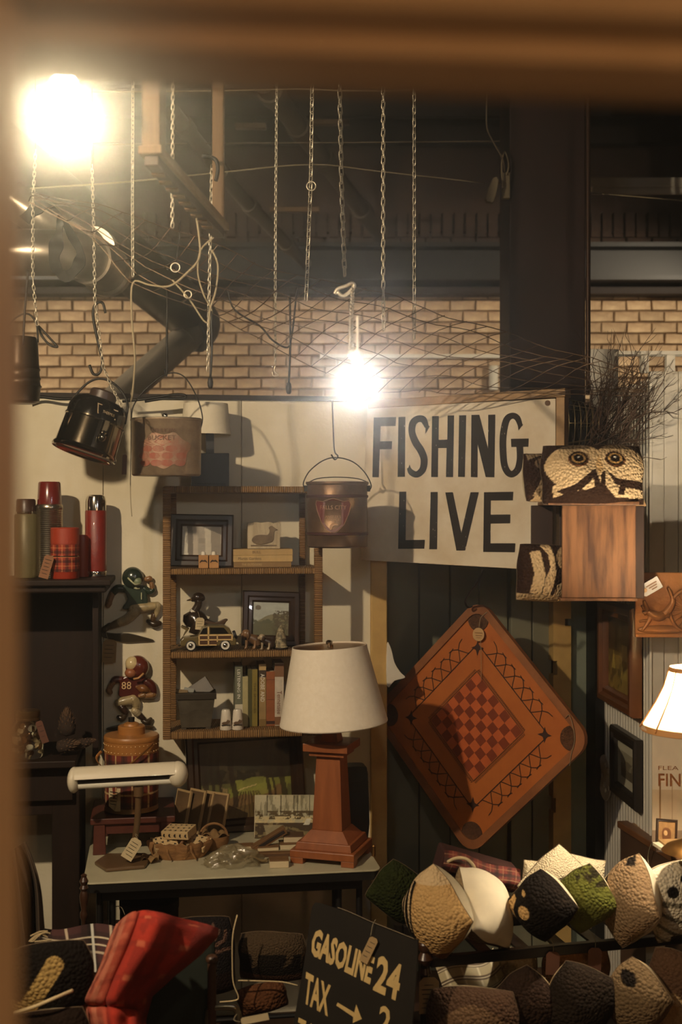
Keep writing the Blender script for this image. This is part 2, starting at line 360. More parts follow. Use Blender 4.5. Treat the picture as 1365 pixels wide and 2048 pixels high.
# ---------------------------------------------------------------- ducts and ceiling services
galv = mat('galvanized', (196, 184, 164), .3, .75, var=(160, 148, 130), nscale=7, namt=.6)
galvd = mat('galvanized_dull', (92, 80, 64), .55, .3, var=(70, 60, 48), nscale=5)
chrome = mat('chrome', (205, 200, 190), .12, 1)
steel = mat('chain_steel', (214, 202, 178), .35, .6)
iron = mat('black_iron', (22, 18, 15), .45, .5)
cordw = mat('white_cord', (150, 136, 108), .75, spec=.2)
cordb = mat('black_cord', (18, 15, 13), .6)
wood = mat('raw_wood', (118, 92, 62), .75, var=(88, 66, 42), nscale=6, stretch=(12, 12, 1), bump=.15)
def ringed(m, pts, r, n=28, rings=()):
    m.tube(pts, r, n)
    for i, s_ in rings:
        a, b = Vector(pts[i]), Vector(pts[min(i + 1, len(pts) - 1)]); t = (b - a).normalized() if b != a else (a - Vector(pts[i - 1])).normalized()
        m.tube([a - t * .012, a + t * .012], s_, n)
    return m
d = thing('ceiling_duct', 'wide dull grey ventilation duct crossing the brick wall at upper left', 'duct', P(395, 640, 6.8))
obj('duct_run', M().tube(sm([P(-60, 262, 5.2), P(120, 408, 5.7), P(300, 562, 6.4), P(372, 622, 6.8)], 4), .145, 28), galvd, d, smooth='auto')
obj('duct_elbow', M().tube(sm([P(366, 617, 6.78), P(396, 636, 6.86), P(398, 655, 6.84), P(384, 668, 6.8)], 3), .118, 24), galvd, d, smooth='auto')
obj('branch_pipe', ringed(M(), [P(392, 656, 6.8), P(372, 677, 6.75), P(215, 815, 6.45), P(130, 890, 6.3)], .082, 26, ((1, .087),)), galv, d, smooth='auto')
d = thing('metal_duct_elbow', 'shiny metal duct elbow with flared collars behind the black strap', 'duct', P(130, 500, 5.0))
e1 = sm([P(-40, 505, 4.95), P(60, 505, 4.95), P(140, 508, 5.0), P(185, 522, 5.15), P(215, 545, 5.4)], 4)
obj('elbow', M().tube(e1, .095, 26), galv, d, smooth='auto')
obj('collar', M().tube([e1[-6], e1[-5]], .107, 26), galv, d, smooth='auto'); obj('collar', M().tube([e1[-2], e1[-1]], .112, 26), galv, d, smooth='auto')
obj('upper_pipe', M().tube(sm([P(20, 395, 5.15), P(110, 455, 5.2), P(190, 500, 5.35)], 4), .082, 24).tube([P(186, 497, 5.3), P(196, 503, 5.4)], .098, 24), galv, d, smooth='auto')
for nm, lab, pts, r in (('sprinkler_pipe', 'dark pipe with couplings slanting below the ceiling, behind the hanging chains', [P(528, 165, 5.6), P(625, 290, 6.6), P(762, 470, 8.0)], .052),
                        ('ceiling_pipe', 'thin dark pipe slanting behind the hanging wooden trapeze', [P(345, 225, 5.6), P(480, 390, 6.8), P(612, 528, 8.0)], .04)):
    m = M().tube(pts, r, 14)
    for q in (0, 1):
        a, b = pts[q], pts[q + 1]
        for f_ in (.15, .7): c_ = a.lerp(b, f_); t_ = (b - a).normalized() * .05; m.tube([c_ - t_, c_ + t_], r * 1.25, 14)
    tag(obj(nm, m, galvd, smooth='auto'), lab, 'pipe')
for i, (x0, x1, y, dd) in enumerate(((470, 532, 250, 7.2), (622, 700, 243, 7.3), (540, 640, 418, 7.7))):
    tag(obj('ceiling_batten', M().box(P(x0, 0, dd).x, P(x1, 0, dd).x, dd, dd + .05, zat(y + 5, dd), zat(y - 5, dd)), wood, bevel=.004),
        ('short pale batten under the ceiling, between the trapeze and the chains', 'pale batten under the ceiling behind the bright chain', 'low pale batten above the brick wall, behind the chains')[i], 'batten')
# wires strung across the room
def wire(label, pts, r=.003, m_=cordw, nm='white_cable', cat='cable'):
    return tag(obj(nm, M().tube(sm(pts, 5), r, 6), m_, smooth=True), label, cat)
wire('white cable strung high across the ceiling behind the wooden trapeze', [P(150, 183, 4.4), P(300, 183, 4.4), P(455, 181, 4.5), P(600, 178, 4.6), P(700, 181, 4.6), P(840, 178, 4.9), P(1021, 150, 5.41)])
wire('short white cable running from the big bulb to the wooden trapeze', [P(120, 176, 2.6), P(200, 162, 2.7), P(290, 148, 2.8)], .004)
wire('white cable sagging below the wooden trapeze to the white plug', [P(60, 377, 4.0), P(250, 364, 4.2), P(440, 345, 4.5), P(625, 329, 4.8), P(760, 343, 5.0), P(970, 366, 5.3)], .0032)
wire('faint thin cable strung straight behind the chains to the column', [P(100, 290, 6.0), P(400, 287, 6.0), P(700, 285, 6.0), P(1019, 282, 6.0)], .003, mat('grey_cord', (120, 105, 84), .7))
wire('thin white cable sloping from the column past the pale batten light', [P(1183, 386, 5.6), P(1280, 394, 5.5), P(1400, 404, 5.4)], .003)
wire('dark conduit pipe running down the edge of the oxblood column', [P(1177, 120, 5.38), P(1177, 500, 5.38), P(1177, 790, 5.38)], .011, mat('dark_conduit', (70, 48, 34), .4, .5), 'conduit_pipe', 'pipe')
wire('thin dark wire hanging under the beam above the white plug', [P(975, 180, 5.2), P(974, 250, 5.2), P(985, 280, 5.25), P(1006, 318, 5.3), P(1010, 345, 5.36)], .0035, mat('grey_cord'), 'hanging_wire')
wire('bent black wire loop dangling by the hook cords above the shelf', [P(455, 580, 3.9), P(470, 620, 3.9), P(520, 652, 3.9), P(545, 680, 3.9), P(575, 695, 3.9), P(584, 670, 3.9), P(590, 620, 3.9), P(594, 575, 3.9)], .003, cordb, 'black_wire', 'wire')
t = thing('power_socket', 'white cable socket with dangling plug beside the column', 'socket', P(1014, 395, 5.37))
obj('box', M().box(-8, 8, 0, 14, -26, 26).xf(FR(1013, 370, 5.36)), cordw, t, bevel=.004)
obj('cord_loop', M().tube(sm([P(1006, 375, 5.33), P(1004, 330, 5.33), P(1010, 304, 5.34), P(1018, 330, 5.35), P(1014, 350, 5.35)], 5), .004, 6), cordw, t, smooth=True)
obj('plug', M().poly(sm2([(-9, 22), (4, 22), (12, -20), (5, -24), (-6, -22)], 2), -8, 8).xf(FR(985, 381, 5.3, ry=24)), cordw, t, bevel=.003)
obj('plug_cord', M().tube([P(995, 367, 5.31), P(1006, 368, 5.34)], .003, 6), cordw, t)
t = thing('batten_light', 'long pale strip light fixture under the ceiling, right of the column', 'light fixture', P(1290, 390, 6.4))
obj('housing', M().box(P(1182, 0, 6.4).x, P(1500, 0, 6.4).x, 6.4, 6.52, zat(373, 6.4), zat(354, 6.4)), white, t, bevel=.006)
obj('tube', M().tube([P(1186, 381, 6.42), P(1498, 381, 6.42)], .022, 14), white, t, smooth='auto')
# ---------------------------------------------------------------- wooden trapeze
t = thing('wooden_trapeze', 'raw wood trapeze shelf hung by two upright boards below the beam', 'hanging frame', P(370, 440, 3.1))
def bar(a, b, w_, dpt, m=None):              # square bar between two points
    m = m or M(); a, b = Vector(a), Vector(b); t_ = (b - a).normalized(); s_ = t_.cross(Vector((0, 0, 1)))
    s_ = s_.normalized() if s_.length > .2 else Vector((1, 0, 0)); u_ = s_.cross(t_)
    v = [p + s_ * (w_ * i / 2) + u_ * (dpt * j / 2) for p in (a, b) for i, j in ((-1, -1), (1, -1), (1, 1), (-1, 1))]
    return m._a(v, [(0, 1, 2, 3), (7, 6, 5, 4)] + [(i, (i + 1) % 4, 4 + (i + 1) % 4, 4 + i) for i in range(4)])
ZT = zat(302, 2.8); A_ = P(303, 302, 2.8); B_ = Vector((P(437, 0, 3.53).x, 3.53, A_.z))
obj('bottom_rail', bar(A_ - (B_ - A_) * .02, B_ + (B_ - A_) * .03, .056, .02), wood, t, bevel=.002)
obj('under_rail', bar(A_ - Vector((0, 0, .022)), B_ - Vector((0, 0, .022)), .034, .024), mat('dark_rail', (58, 40, 26), .6), t, bevel=.002)
for q in range(9):
    c_ = A_.lerp(B_, .1 + q * .09) - Vector((0, 0, .035)); obj('slot_bracket', M().box(c_.x - .018, c_.x + .012, c_.y - .012, c_.y + .012, c_.z - .003, c_.z + .002), wood, t)
obj('near_upright', M().box(A_.x - .021, A_.x + .021, A_.y - .01, A_.y + .09, A_.z, 4.6), wood, t, bevel=.002)
obj('far_upright', M().box(B_.x - .016, B_.x + .018, B_.y - .02, B_.y + .01, B_.z, 4.6), wood, t, bevel=.002)
wire('white power cord drooping from the trapeze across to the rope', [P(392, 428, 3.3), P(398, 470, 3.3), P(399, 515, 3.3), P(375, 545, 3.35), P(340, 572, 3.4), P(300, 570, 3.5), P(266, 566, 3.55), P(264, 640, 3.55), P(270, 720, 3.55), P(264, 800, 3.6)], .003, cordw, 'white_flex', 'cord')
wire('white flex twisting down from the far end of the trapeze', [P(428, 475, 3.5), P(402, 500, 3.5), P(396, 545, 3.5), P(408, 590, 3.5), P(424, 622, 3.5), P(412, 645, 3.5), P(380, 600, 3.5), P(345, 560, 3.5)], .0026, cordw, 'white_flex', 'cord')
wire('pale wire curling beside the white flex below the trapeze', [P(424, 500, 3.45), P(436, 530, 3.45), P(432, 580, 3.45), P(420, 620, 3.45), P(418, 655, 3.45)], .0028, cordw, 'white_flex', 'cord')
wire('black curved strap hooked on the far upright of the trapeze', [P(405, 312, 3.45), P(430, 318, 3.45), P(436, 338, 3.45), P(432, 362, 3.45)], .006, cordb, 'black_strap', 'strap')
# ---------------------------------------------------------------- chains: every link its own part
def link_mesh(pitch, wd, th):
    a = pitch * .68; b = wd / 2; pts = []
    for i in range(10):
        q = 2 * math.pi * i / 10; x, z = b * math.cos(q), b * math.sin(q)
        pts.append((x, 0, z + (a - b if z > 0 else -(a - b))))
    return mesh('link', M().tube(pts, th, 3, close=True), steel, True)
LK = link_mesh(.0225, .0125, .0022)
LKS = link_mesh(.0135, .0085, .0016)
def chain(label, pts, lk=None, pitch=.0225, ph=0):
    pts = [P(*p) for p in pts]; t = thing('hanging_chain', label, 'chain', pts[-1], 'steel chains hanging from the ceiling'); lk = lk or LK
    if not label.startswith('short bright'): obj('hanger', M().tube([pts[0] - Vector((0, 0, .008)), Vector((pts[0].x, pts[0].y, 4.6))], .0022, 5), iron, t)
    seg = [0]
    for a, b in zip(pts, pts[1:]): seg.append(seg[-1] + (b - a).length)
    n = int(seg[-1] / pitch)
    for i in range(n):
        s_ = (i + .5) * pitch; k = max(j for j in range(len(seg) - 1) if seg[j] <= s_); f_ = (s_ - seg[k]) / (seg[k + 1] - seg[k])
        p = pts[k].lerp(pts[k + 1], f_); q = (pts[k] - pts[k + 1]).to_track_quat('Z', 'Y')
        o = bpy.data.objects.new('link', lk); COL.objects.link(o); o.parent = t
        o.matrix_local = Matrix.Translation(p - pts[-1]) @ q.to_matrix().to_4x4() @ Matrix.Rotation((i % 2) * R(80) + R(25) + ph, 4, 'Z')
    return t
chain('chain hanging past the black strap at the far left', [(71, 300, 3.7), (66, 400, 3.7), (66, 560, 3.7), (75, 655, 3.7)], LKS, .0135)
chain('chain running from beside the big bulb down to the chrome jug', [(184, 330, 3.8), (188, 470, 3.8), (190, 600, 3.8), (207, 735, 3.8), (222, 770, 3.78), (246, 818, 3.72)], LKS, .0135)
chain('thin chain ending in white rope, between the jug chain and the trapeze', [(266, 165, 3.6), (265, 400, 3.6), (266, 560, 3.6)], LKS, .0135, .5)
chain('short chain ending in mid-air beneath the trapeze rail', [(346, 160, 3.3), (345, 455, 3.3)], LKS, .0135)
chain('chain dangling with cord and hook from the far end of the trapeze', [(424, 330, 3.62), (421, 480, 3.62), (418, 620, 3.62), (416, 745, 3.62)], LKS, .0135, .3)
chain('fine twisted chain right of the trapeze, with an open hook at its end', [(554, 160, 4.0), (552, 400, 4.0), (551, 600, 4.0), (551, 735, 4.0)], LKS, .012, .2)
chain('chain with a small ring halfway, leaning left towards its lower end', [(625, 170, 3.9), (622, 370, 3.9), (612, 610, 3.9)], None, .0225, .4)
chain('bright chain carrying the pale wire hook above the small bulb', [(680, 165, 3.5), (684, 380, 3.5), (690, 555, 3.5)], None, .0225)
chain('short bright chain from the wire hook straight down to the small bulb', [(706, 570, 3.6), (703, 640, 3.2), (702, 718, 2.72)], None, .0225, .6)
chain('long-linked chain hanging alone left of the thinner last chain', [(767, 175, 3.9), (767, 595, 3.9), (768, 668, 3.9)], None, .0225)
chain('last chain before the column, narrow links', [(829, 175, 4.2), (829, 590, 4.2), (829, 680, 4.2)], None, .0225, .5)
def circ(x, y, r, d): return [P(x + r * math.cos(a), y + r * math.sin(a), d) for a in np.linspace(0, 2 * math.pi, 17)]
def small(label, nm, cat, pts, r, m_, k=5, n=6): return tag(obj(nm, M().tube(sm(pts, k), r, n), m_, smooth=True), label, cat)
small('pale wire hook joining the two pieces of the bright chain', 'wire_hook', 'hook', [P(670, 588, 3.55), P(676, 578, 3.55), P(692, 572, 3.55), P(705, 566, 3.55), P(708, 575, 3.55), P(688, 592, 3.55), P(676, 584, 3.55)], .006, steel)
small('small ring looped in the chain left of the bright chain', 'ring', 'ring', circ(623, 372, 9, 3.88), .002, steel)
small('open steel hook at the end of the fine twisted chain', 'steel_hook', 'hook', [P(551, 732, 4.0), P(549, 742, 4.0), P(557, 750, 4.0), P(548, 752, 4.0), P(545, 744, 4.0)], .0025, steel)
small('round wire ring hanging on a string under the trapeze', 'ring', 'ring', circ(351, 535, 9, 3.5), .002, steel)
small('thin string from the trapeze down to the round wire ring', 'string', 'string', [P(362, 440, 3.5), P(357, 490, 3.5), P(352, 524, 3.5)], .0015, cordb)
small('faint round wire ring lower down beside the white flex', 'ring', 'ring', circ(376, 589, 7.5, 3.5), .0018, steel)
small('long black S-shaped hook holding the bail of the chrome jug', 'black_hook', 'hook', [P(211, 626, 3.84), P(206, 607, 3.84), P(196, 605, 3.84), P(187, 618, 3.84), P(188, 645, 3.84), P(200, 700, 3.84), P(205, 725, 3.84), P(199, 746, 3.84), P(187, 748, 3.84), P(179, 730, 3.84)], .0045, iron)
small('straight black rod hook holding the bail of the red-printed bucket', 'black_hook', 'hook', [P(335, 572, 4.0), P(334, 650, 4.0), P(334, 745, 4.0), P(331, 748, 4.0), P(330, 738, 4.0)], .004, iron, 2)
small('thin wire hook below the small bulb holding the shield bucket bail', 'wire_hook', 'hook', [P(665, 800, 4.2), P(667, 850, 4.2), P(669, 900, 4.2), P(676, 912, 4.2), P(670, 919, 4.2), P(663, 909, 4.2)], .0028, iron)
small('oval black wire loop hanging at the far left beside the chain', 'wire_loop', 'loop', [P(77, 652, 3.8), P(92, 668, 3.8), P(112, 690, 3.8), P(114, 694, 3.8), P(100, 690, 3.8), P(84, 672, 3.8), P(77, 652, 3.8)], .004, iron)
small('black wire handle lying on the partition cap behind the red-printed bucket', 'wire_loop', 'loop', [P(245, 803, 4.35), P(300, 797, 4.35), P(350, 789, 4.35), P(371, 791, 4.35), P(366, 797, 4.35), P(330, 797, 4.35), P(290, 803, 4.35)], .005, iron)
small('dark rod lying along the partition cap at the left end', 'rod', 'rod', [P(55, 802, 4.38), P(80, 794, 4.38), P(120, 798, 4.38), P(175, 797, 4.4)], .006, iron)
for x, y0, y1, dd, lab in ((421, 622, 775, 3.5, 'black cord with plug end beneath the white flex'), (578, 590, 786, 3.9, 'black cord with plug end dangling left of the small bulb')):
    t = thing('plug_cable', lab, 'cord', P(x, y1, dd))
    obj('cord', M().tube(sm([P(x + 2, y0, dd), P(x + 3, (y0 + y1) / 2, dd), P(x, y1 - 20, dd)], 4), .0035, 6), cordb, t, smooth=True)
    obj('plug', M().lathe([(.001, 12), (4, 10), (6, 0), (5, -8), (3, -12), (.001, -12)], 10, FR(x, y1 - 10, dd)), cordb, t, smooth=True)
wire('thin white string hanging past the red-printed bucket to the shelf', [P(262, 780, 3.95), P(262, 900, 3.95), P(261, 985, 3.95), P(264, 1033, 3.95)], .0016, cordw, 'string', 'string')
wire('black cable dropping down at the far left beside the doorway post', [P(56, 540, 3.7), P(50, 620, 3.7), P(46, 690, 3.7)], .004, cordb, 'black_cable')
# ---------------------------------------------------------------- black strap, stacked bucket
def strip(pts, wds, d, th=.006):             # a cloth ribbon through photo points with widths in pixels
    pts = sm([P(x, y, d) for x, y in pts], 4); m = M(); k = len(pts); ws = np.interp(np.linspace(0, len(wds) - 1, k), range(len(wds)), wds)
    v = []
    for i, p in enumerate(pts):
        t_ = pts[min(i + 1, k - 1)] - pts[max(i - 1, 0)]; nrm = Vector((-t_.z, 0, t_.x)).normalized() * ws[i] * d / F / 2; w_ = Vector((0, .012 * math.sin(i * .9), 0))
        v += [p - nrm - w_, p + nrm + w_, p + nrm + w_ + Vector((0, th, 0)), p - nrm - w_ + Vector((0, th, 0))]
    return m._a(v, [(i * 4 + j, i * 4 + (j + 1) % 4, i * 4 + 4 + (j + 1) % 4, i * 4 + 4 + j) for i in range(k - 1) for j in range(4)] + [(0, 1, 2, 3), ((k - 1) * 4 + 3, (k - 1) * 4 + 2, (k - 1) * 4 + 1, (k - 1) * 4)])
tag(obj('black_strap', strip([(48, 440), (70, 418), (95, 412), (125, 440), (145, 475), (160, 505), (156, 530), (135, 552), (118, 545), (108, 520), (112, 490), (118, 460), (122, 432)], [26, 24, 16, 12, 16, 16, 22, 24, 16, 24, 26, 16, 10], 3.75), mat('black_cloth', (24, 19, 16), .85), smooth='auto'), 'limp black fabric strap slung in a loop over the net at upper left', 'strap')
t = thing('stacked_bucket', 'dark ribbed metal bucket hung at the far left edge by the post', 'bucket', P(42, 805, 3.8))
fx = FR(42, 745, 3.8)
obj('body', M().lathe([(.01, 72), (30, 70), (33, 60), (35, 20), (36, 10), (38, 6), (36, 2), (37, -8), (39, -12), (37, -16), (38, -24), (41, -28), (38, -32), (36, -58), (28, -62), (.01, -62)], 28, fx), mat('dark_metal', (70, 58, 46), .35, .85, var=(44, 36, 30), nscale=9), t, smooth='auto')
obj('bail', M().tube([fx @ Vector(p) for p in sm([(-36, 0, 60), (-20, 0, 100), (10, 0, 118), (30, 0, 100), (34, 0, 60)], 4)], .003, 6), iron, t, smooth=True)
# ---------------------------------------------------------------- sagging wire netting
top = [(60, 385), (200, 405), (330, 455), (450, 497), (560, 538), (680, 572), (800, 592), (900, 632), (1020, 668), (1110, 700), (1190, 712), (1290, 752)]
bot = [(62, 402), (170, 472), (262, 560), (400, 618), (470, 655), (560, 700), (650, 745), (745, 790), (850, 782), (960, 786), (1100, 792), (1290, 790)]
dep = [3.55, 3.6, 3.65, 3.7, 3.8, 3.95, 4.1, 4.15, 4.15, 4.12, 4.1, 4.1]
rn = random.Random(8)
def npt(u, v):
    x = u * 11; i = min(int(x), 10); f_ = x - i
    g = lambda L_: (L_[i][0] * (1 - f_) + L_[i + 1][0] * f_, L_[i][1] * (1 - f_) + L_[i + 1][1] * f_)
    a, b = g(top), g(bot); d_ = dep[i] * (1 - f_) + dep[i + 1] * f_; sg = 14 * math.sin(math.pi * v) * math.sin(u * 7)
    return P(a[0] * (1 - v) + b[0] * v + 5 * math.sin(u * 31 + v * 5), a[1] * (1 - v) + b[1] * v + sg + 4 * math.sin(u * 23 + v * 9), d_ + .1 * math.sin(v * 3 + u * 5))
net = M()
for j in range(7): net.tube([npt(i / 60, min(1, max(0, j / 6 + .02 * math.sin(i * .7 + j)))) for i in range(61)], .0017, 4, cap=False)
for i in range(31):
    u0 = i / 30; net.tube([npt(min(1, max(0, u0 - .02 + .045 * (1 - q / 8))), q / 8) for q in range(9)], .0017, 4, cap=False)
tag(obj('wire_netting', net, mat('rusty_wire', (92, 70, 48), .55, .6)), 'sagging square wire netting strung from the strap across to the twigs', 'netting')
# ---------------------------------------------------------------- frames along the partition
def SB(x, off, z, rz=0, k=None):              # frame standing at sight column x, `off` metres before the partition, base height z
    p = WP.pt(x, 1200, off); return Matrix.Translation((p.x, p.y, z)) @ Matrix.Rotation(T8 + R(rz), 4, 'Z') @ Matrix.Scale(k or p.y / F, 4)
def dW(x, off): return WP.pt(x, 1200, off).y
def org(fr): return fr.to_translation()
paper = mat('tag_paper', (206, 188, 150), .8, var=(180, 160, 122), nscale=20)
ink = mat('ink', (40, 32, 26), .8)
def swing_tag(label, fr, w_, h_, rot=0, m_=None, lines=4, string=None, nm='price_tag', group=None):
    """a paper tag hung by its string: frame = centre, px units, faces -y"""
    t = thing(nm, label, 'tag', org(fr), group); f2 = fr @ Matrix.Rotation(R(rot), 4, 'Y'); c_ = min(w_, h_) * .22
    if h_ >= w_: pts = [(-w_ / 2, -h_ / 2), (w_ / 2, -h_ / 2), (w_ / 2, h_ / 2 - c_), (w_ / 2 - c_, h_ / 2), (-w_ / 2 + c_, h_ / 2), (-w_ / 2, h_ / 2 - c_)]
    else: pts = [(-w_ / 2 + c_, -h_ / 2), (w_ / 2, -h_ / 2), (w_ / 2, h_ / 2), (-w_ / 2 + c_, h_ / 2), (-w_ / 2, h_ / 2 - c_), (-w_ / 2, -h_ / 2 + c_)]
    obj('card', M().poly(pts, 0, .8).xf(f2), m_ or paper, t)
    lm = M(); r_ = random.Random(int(w_ * 7 + h_))
    for i in range(lines):
        z = h_ / 2 - c_ - (i + .7) * (h_ - c_) / (lines + 1); a = r_.uniform(-.38, -.22) * w_; b = r_.uniform(.2, .38) * w_; lm.box(a, b, -.15, 0, z - h_ * .012, z + h_ * .012)
    if lines: obj('writing', lm.xf(f2), ink, t, kind='stuff')
    if string: obj('string', M().tube(sm(string, 4), .0009, 5), cordw, t, smooth=True)
    return t
# ---------------------------------------------------------------- wicker shelf
wick = mat('wicker', (176, 134, 82), .7, var=(92, 62, 34), nscale=16, stretch=(14, 1, .25), namt=.5, bump=.9, bscale=48, btype='waveX')
wickz = mat('wicker_post', (170, 128, 78), .7, var=(92, 62, 34), nscale=16, stretch=(.25, 1, 14), namt=.5, bump=.9, bscale=48, btype='waveZ')
SO = .27; dl = dW(328, SO); zs = [zat(y, dl) for y in (972, 985, 1138, 1150, 1305, 1318, 1465, 1480)]
sh = thing('wicker_shelf', 'open wicker wall shelf with three compartments on the cream partition', 'shelf', WP.pt(475, 1480, .13))
for i in range(4): obj('shelf_board', pbox(WP, 328, 627 - (0 if i < 3 else 2), zs[2 * i + 1], zs[2 * i], SO, .012), wick, sh, bevel=.005)
for x0, x1 in ((327, 342), (613, 628)): obj('post', pbox(WP, x0, x1, zs[7], zs[0] - .002, SO + .004, SO - .024), wickz, sh, bevel=.004)
for x0, x1 in ((343, 355), (600, 611)): obj('post', pbox(WP, x0 - 2, x1 - 2, zs[7], zs[0] - .002, .036, .004), wickz, sh, bevel=.004)
ZT0, Z1, Z2, Z3 = zs[0], zs[2], zs[4], zs[6]
# lamp on top of the shelf
t = thing('small_lamp', 'black square lamp with pale drum shade on the wicker shelf top', 'lamp', SB(418, .15, ZT0).to_translation()); fx = SB(420, .15, ZT0)
obj('base', M().box(-37, 37, -30, 30, 0, 66).box(-37, 30, -32, 28, 0, 6).xf(fx), blackp, t, bevel=.002)
obj('stem', M().box(-8, 8, -8, 8, 66, 108).xf(fx), blackp, t)
obj('shade', M().lathe([(50, 104), (44, 166), (43, 166), (49, 104)], 28, fx @ Matrix.Translation((-8, 0, 0)), cap=False), mat('lampshade_pale', (224, 214, 190), .8, var=(206, 194, 168), nscale=30), t, smooth='auto')
# ---------------------------------------------------------------- pictures
gilt = mat('dark_frame', (58, 38, 22), .35, var=(34, 22, 13), nscale=12, coat=.3)
vpaint = mat('print', rough=.35, vcol=True, coat=.2)
vmatte = mat('matte_print', rough=.8, vcol=True)
def picture(name, label, fr, w_, h_, b, paint, fm=None, dep=10, group=None, coln='picture'):
    t = thing(name, label, coln, fr @ Vector((0, 0, -h_ / 2)), group)
    obj('frame', frame_mesh(w_, h_, b, -dep * .6, dep * .4).xf(fr), fm or gilt, t, smooth='auto')
    obj('canvas', sheet(paint, w_ - 1.9 * b, h_ - 1.9 * b, fr, dep * .1), vpaint, t, fix=False)
    obj('backing', M().box(-w_ / 2 + b * .5, w_ / 2 - b * .5, dep * .2, dep * .35, -h_ / 2 + b * .5, h_ / 2 - b * .5).xf(fr), darkwood, t)
    return t
p = Paint(60, 40).fill((176, 168, 150)); U, V = p.u, p.v
for a, b, c in ((0, .17, (196, 190, 172)), (.17, .3, (96, 84, 70)), (.3, .42, (170, 158, 140)), (.42, .6, (150, 140, 124)), (.6, .75, (182, 172, 152)), (.75, 1, (130, 118, 100))): p.put((U + .04 * V > a) & (U + .04 * V < b), c)  # strips paint the reflection in the picture glass
p.ell(.2, .55, .1, .2, (84, 72, 60), .6).put((U > .42) & (U < .6) & (V > .4) & (V < .6), (110, 100, 86), .6).put(V + .55 * U > 1.25, (52, 42, 32), .9).noise(9, .8, 1.15)
fx = SB(404, .19, Z1 + .001) @ Matrix.Rotation(R(-9), 4, 'X') @ Matrix.Rotation(R(-3), 4, 'Z') @ Matrix.Translation((0, 0, 54)) @ Matrix.Rotation(R(1.5), 4, 'Y')
picture('framed_picture', 'dark wood framed print leaning in the top shelf compartment', fx, 126, 106, 24, p)
p = Paint(60, 60).fill((176, 180, 168)); U, V = p.u, p.v
p.put(V < .55 - .25 * (1 - U) + .2 * np.sin(U * 3), (128, 122, 92)).put(V < .33 + .1 * np.sin(U * 5), (98, 96, 66)).put((V > .35) & (V < .5) & (fbm(U * 12, V * 12) > .5), (84, 86, 60)).ell(.15, .82, .08, .07, (110, 100, 80)).put((U > .55) & (V < .75) & (fbm(U * 20, V * 20) > .48), (88, 78, 54)).noise(10, .8, 1.15)
fx = SB(543, .15, Z2 + .001) @ Matrix.Rotation(R(-10), 4, 'X') @ Matrix.Rotation(R(4), 4, 'Z') @ Matrix.Translation((0, 0, 56)) @ Matrix.Rotation(R(2), 4, 'Y')
picture('framed_picture', 'dark framed landscape print leaning in the middle shelf compartment', fx, 116, 110, 22, p)
# ---------------------------------------------------------------- books
def book(label, fr, w_, h_, dp, rgb, title=None, tcol=(235, 230, 215), th=None, group=None, bands=(), vert=True, tw=None, tz=.5):
    """spine faces -y; w_ spine width, h_ height, dp depth, px units"""
    t = thing('book', label, 'book', org(fr), group); c_ = 1.0
    cov = M().box(-w_ / 2, w_ / 2, 0, 1.4, 0, h_).box(-w_ / 2, -w_ / 2 + 1.2, 1.4, dp, 0, h_).box(w_ / 2 - 1.2, w_ / 2, 1.4, dp, 0, h_)
    obj('cover', cov.xf(fr), mat('book_%d_%d_%d' % rgb, rgb, .6, var=tuple(int(c * .78) for c in rgb), nscale=25), t, bevel=.0006)
    obj('pages', M().box(-w_ / 2 + 1.2, w_ / 2 - 1.2, 1.4, dp - 1, .8, h_ - .8).xf(fr), paper, t)
    for z0, z1, rgb2 in bands: obj('spine_label', M().box(-w_ / 2 - .05, w_ / 2 + .05, -.25, .2, z0, z1).xf(fr), mat('lab_%d_%d_%d' % rgb2, rgb2, .6), t)
    if title:
        tm = txt(title, w=tw or h_ * .55, h=th or w_ * .5)
        if vert: tm.xf(Matrix.Translation((0, -.4, h_ * tz)) @ Matrix.Rotation(R(90), 4, 'Y'))
        else: tm.xf(Matrix.Translation((0, -.4, h_ * tz)))
        obj('title', tm.xf(fr), mat('lab_%d_%d_%d' % tcol, tcol, .6), t, label='title lettering on the spine')
    return t
G3 = 'books standing on the bottom shelf'
for x, w_, h_, rgb, lab, kw in (
    (478, 15, 122, (112, 114, 92), 'grey-green book with LISTENING IN on its spine', dict(title='LISTENING IN', tw=58, th=6, tz=.7, bands=((26, 45, (196, 188, 166)),))),
    (491, 11, 100, (186, 174, 124), 'short cream book beside the grey-green one', {}),
    (500.5, 9, 114, (78, 74, 34), 'narrow dark green book in the bottom shelf', {}),
    (510, 11, 114, (140, 122, 50), 'olive yellow book with dark lettering, taller than the cream one', dict(title='THE SMOKIES', tcol=(70, 56, 20), tw=62, th=4.5)),
    (525.5, 14, 124, (166, 136, 86), 'patterned tan book with pale title and dark collar', dict(title='ADOBE AND', tw=56, th=8, tz=.62, bands=((98, 112, (60, 46, 30)), (112, 124, (178, 150, 100)), (0, 14, (120, 94, 50))))),
    (541.5, 17, 109, (158, 90, 48), 'rust red cloth book beside the white one', dict(bands=((92, 93.5, (110, 58, 30)), (52, 53.5, (110, 58, 30)), (4, 10, (60, 34, 22))))),
    (559, 18, 126, (216, 200, 178), 'tall white book with Tennessee on its spine', dict(title='Tennessee', tcol=(120, 70, 44), tw=46, th=9, tz=.37, bands=((98, 124, (126, 88, 58)), (2, 18, (126, 88, 58)))))):
    book(lab, SB(x, .2, Z3 + .001), w_, h_, 70, rgb, group=G3, **kw)
fx0 = SB(526, .2, Z1 + .001)
G1 = 'books lying flat on the top shelf'
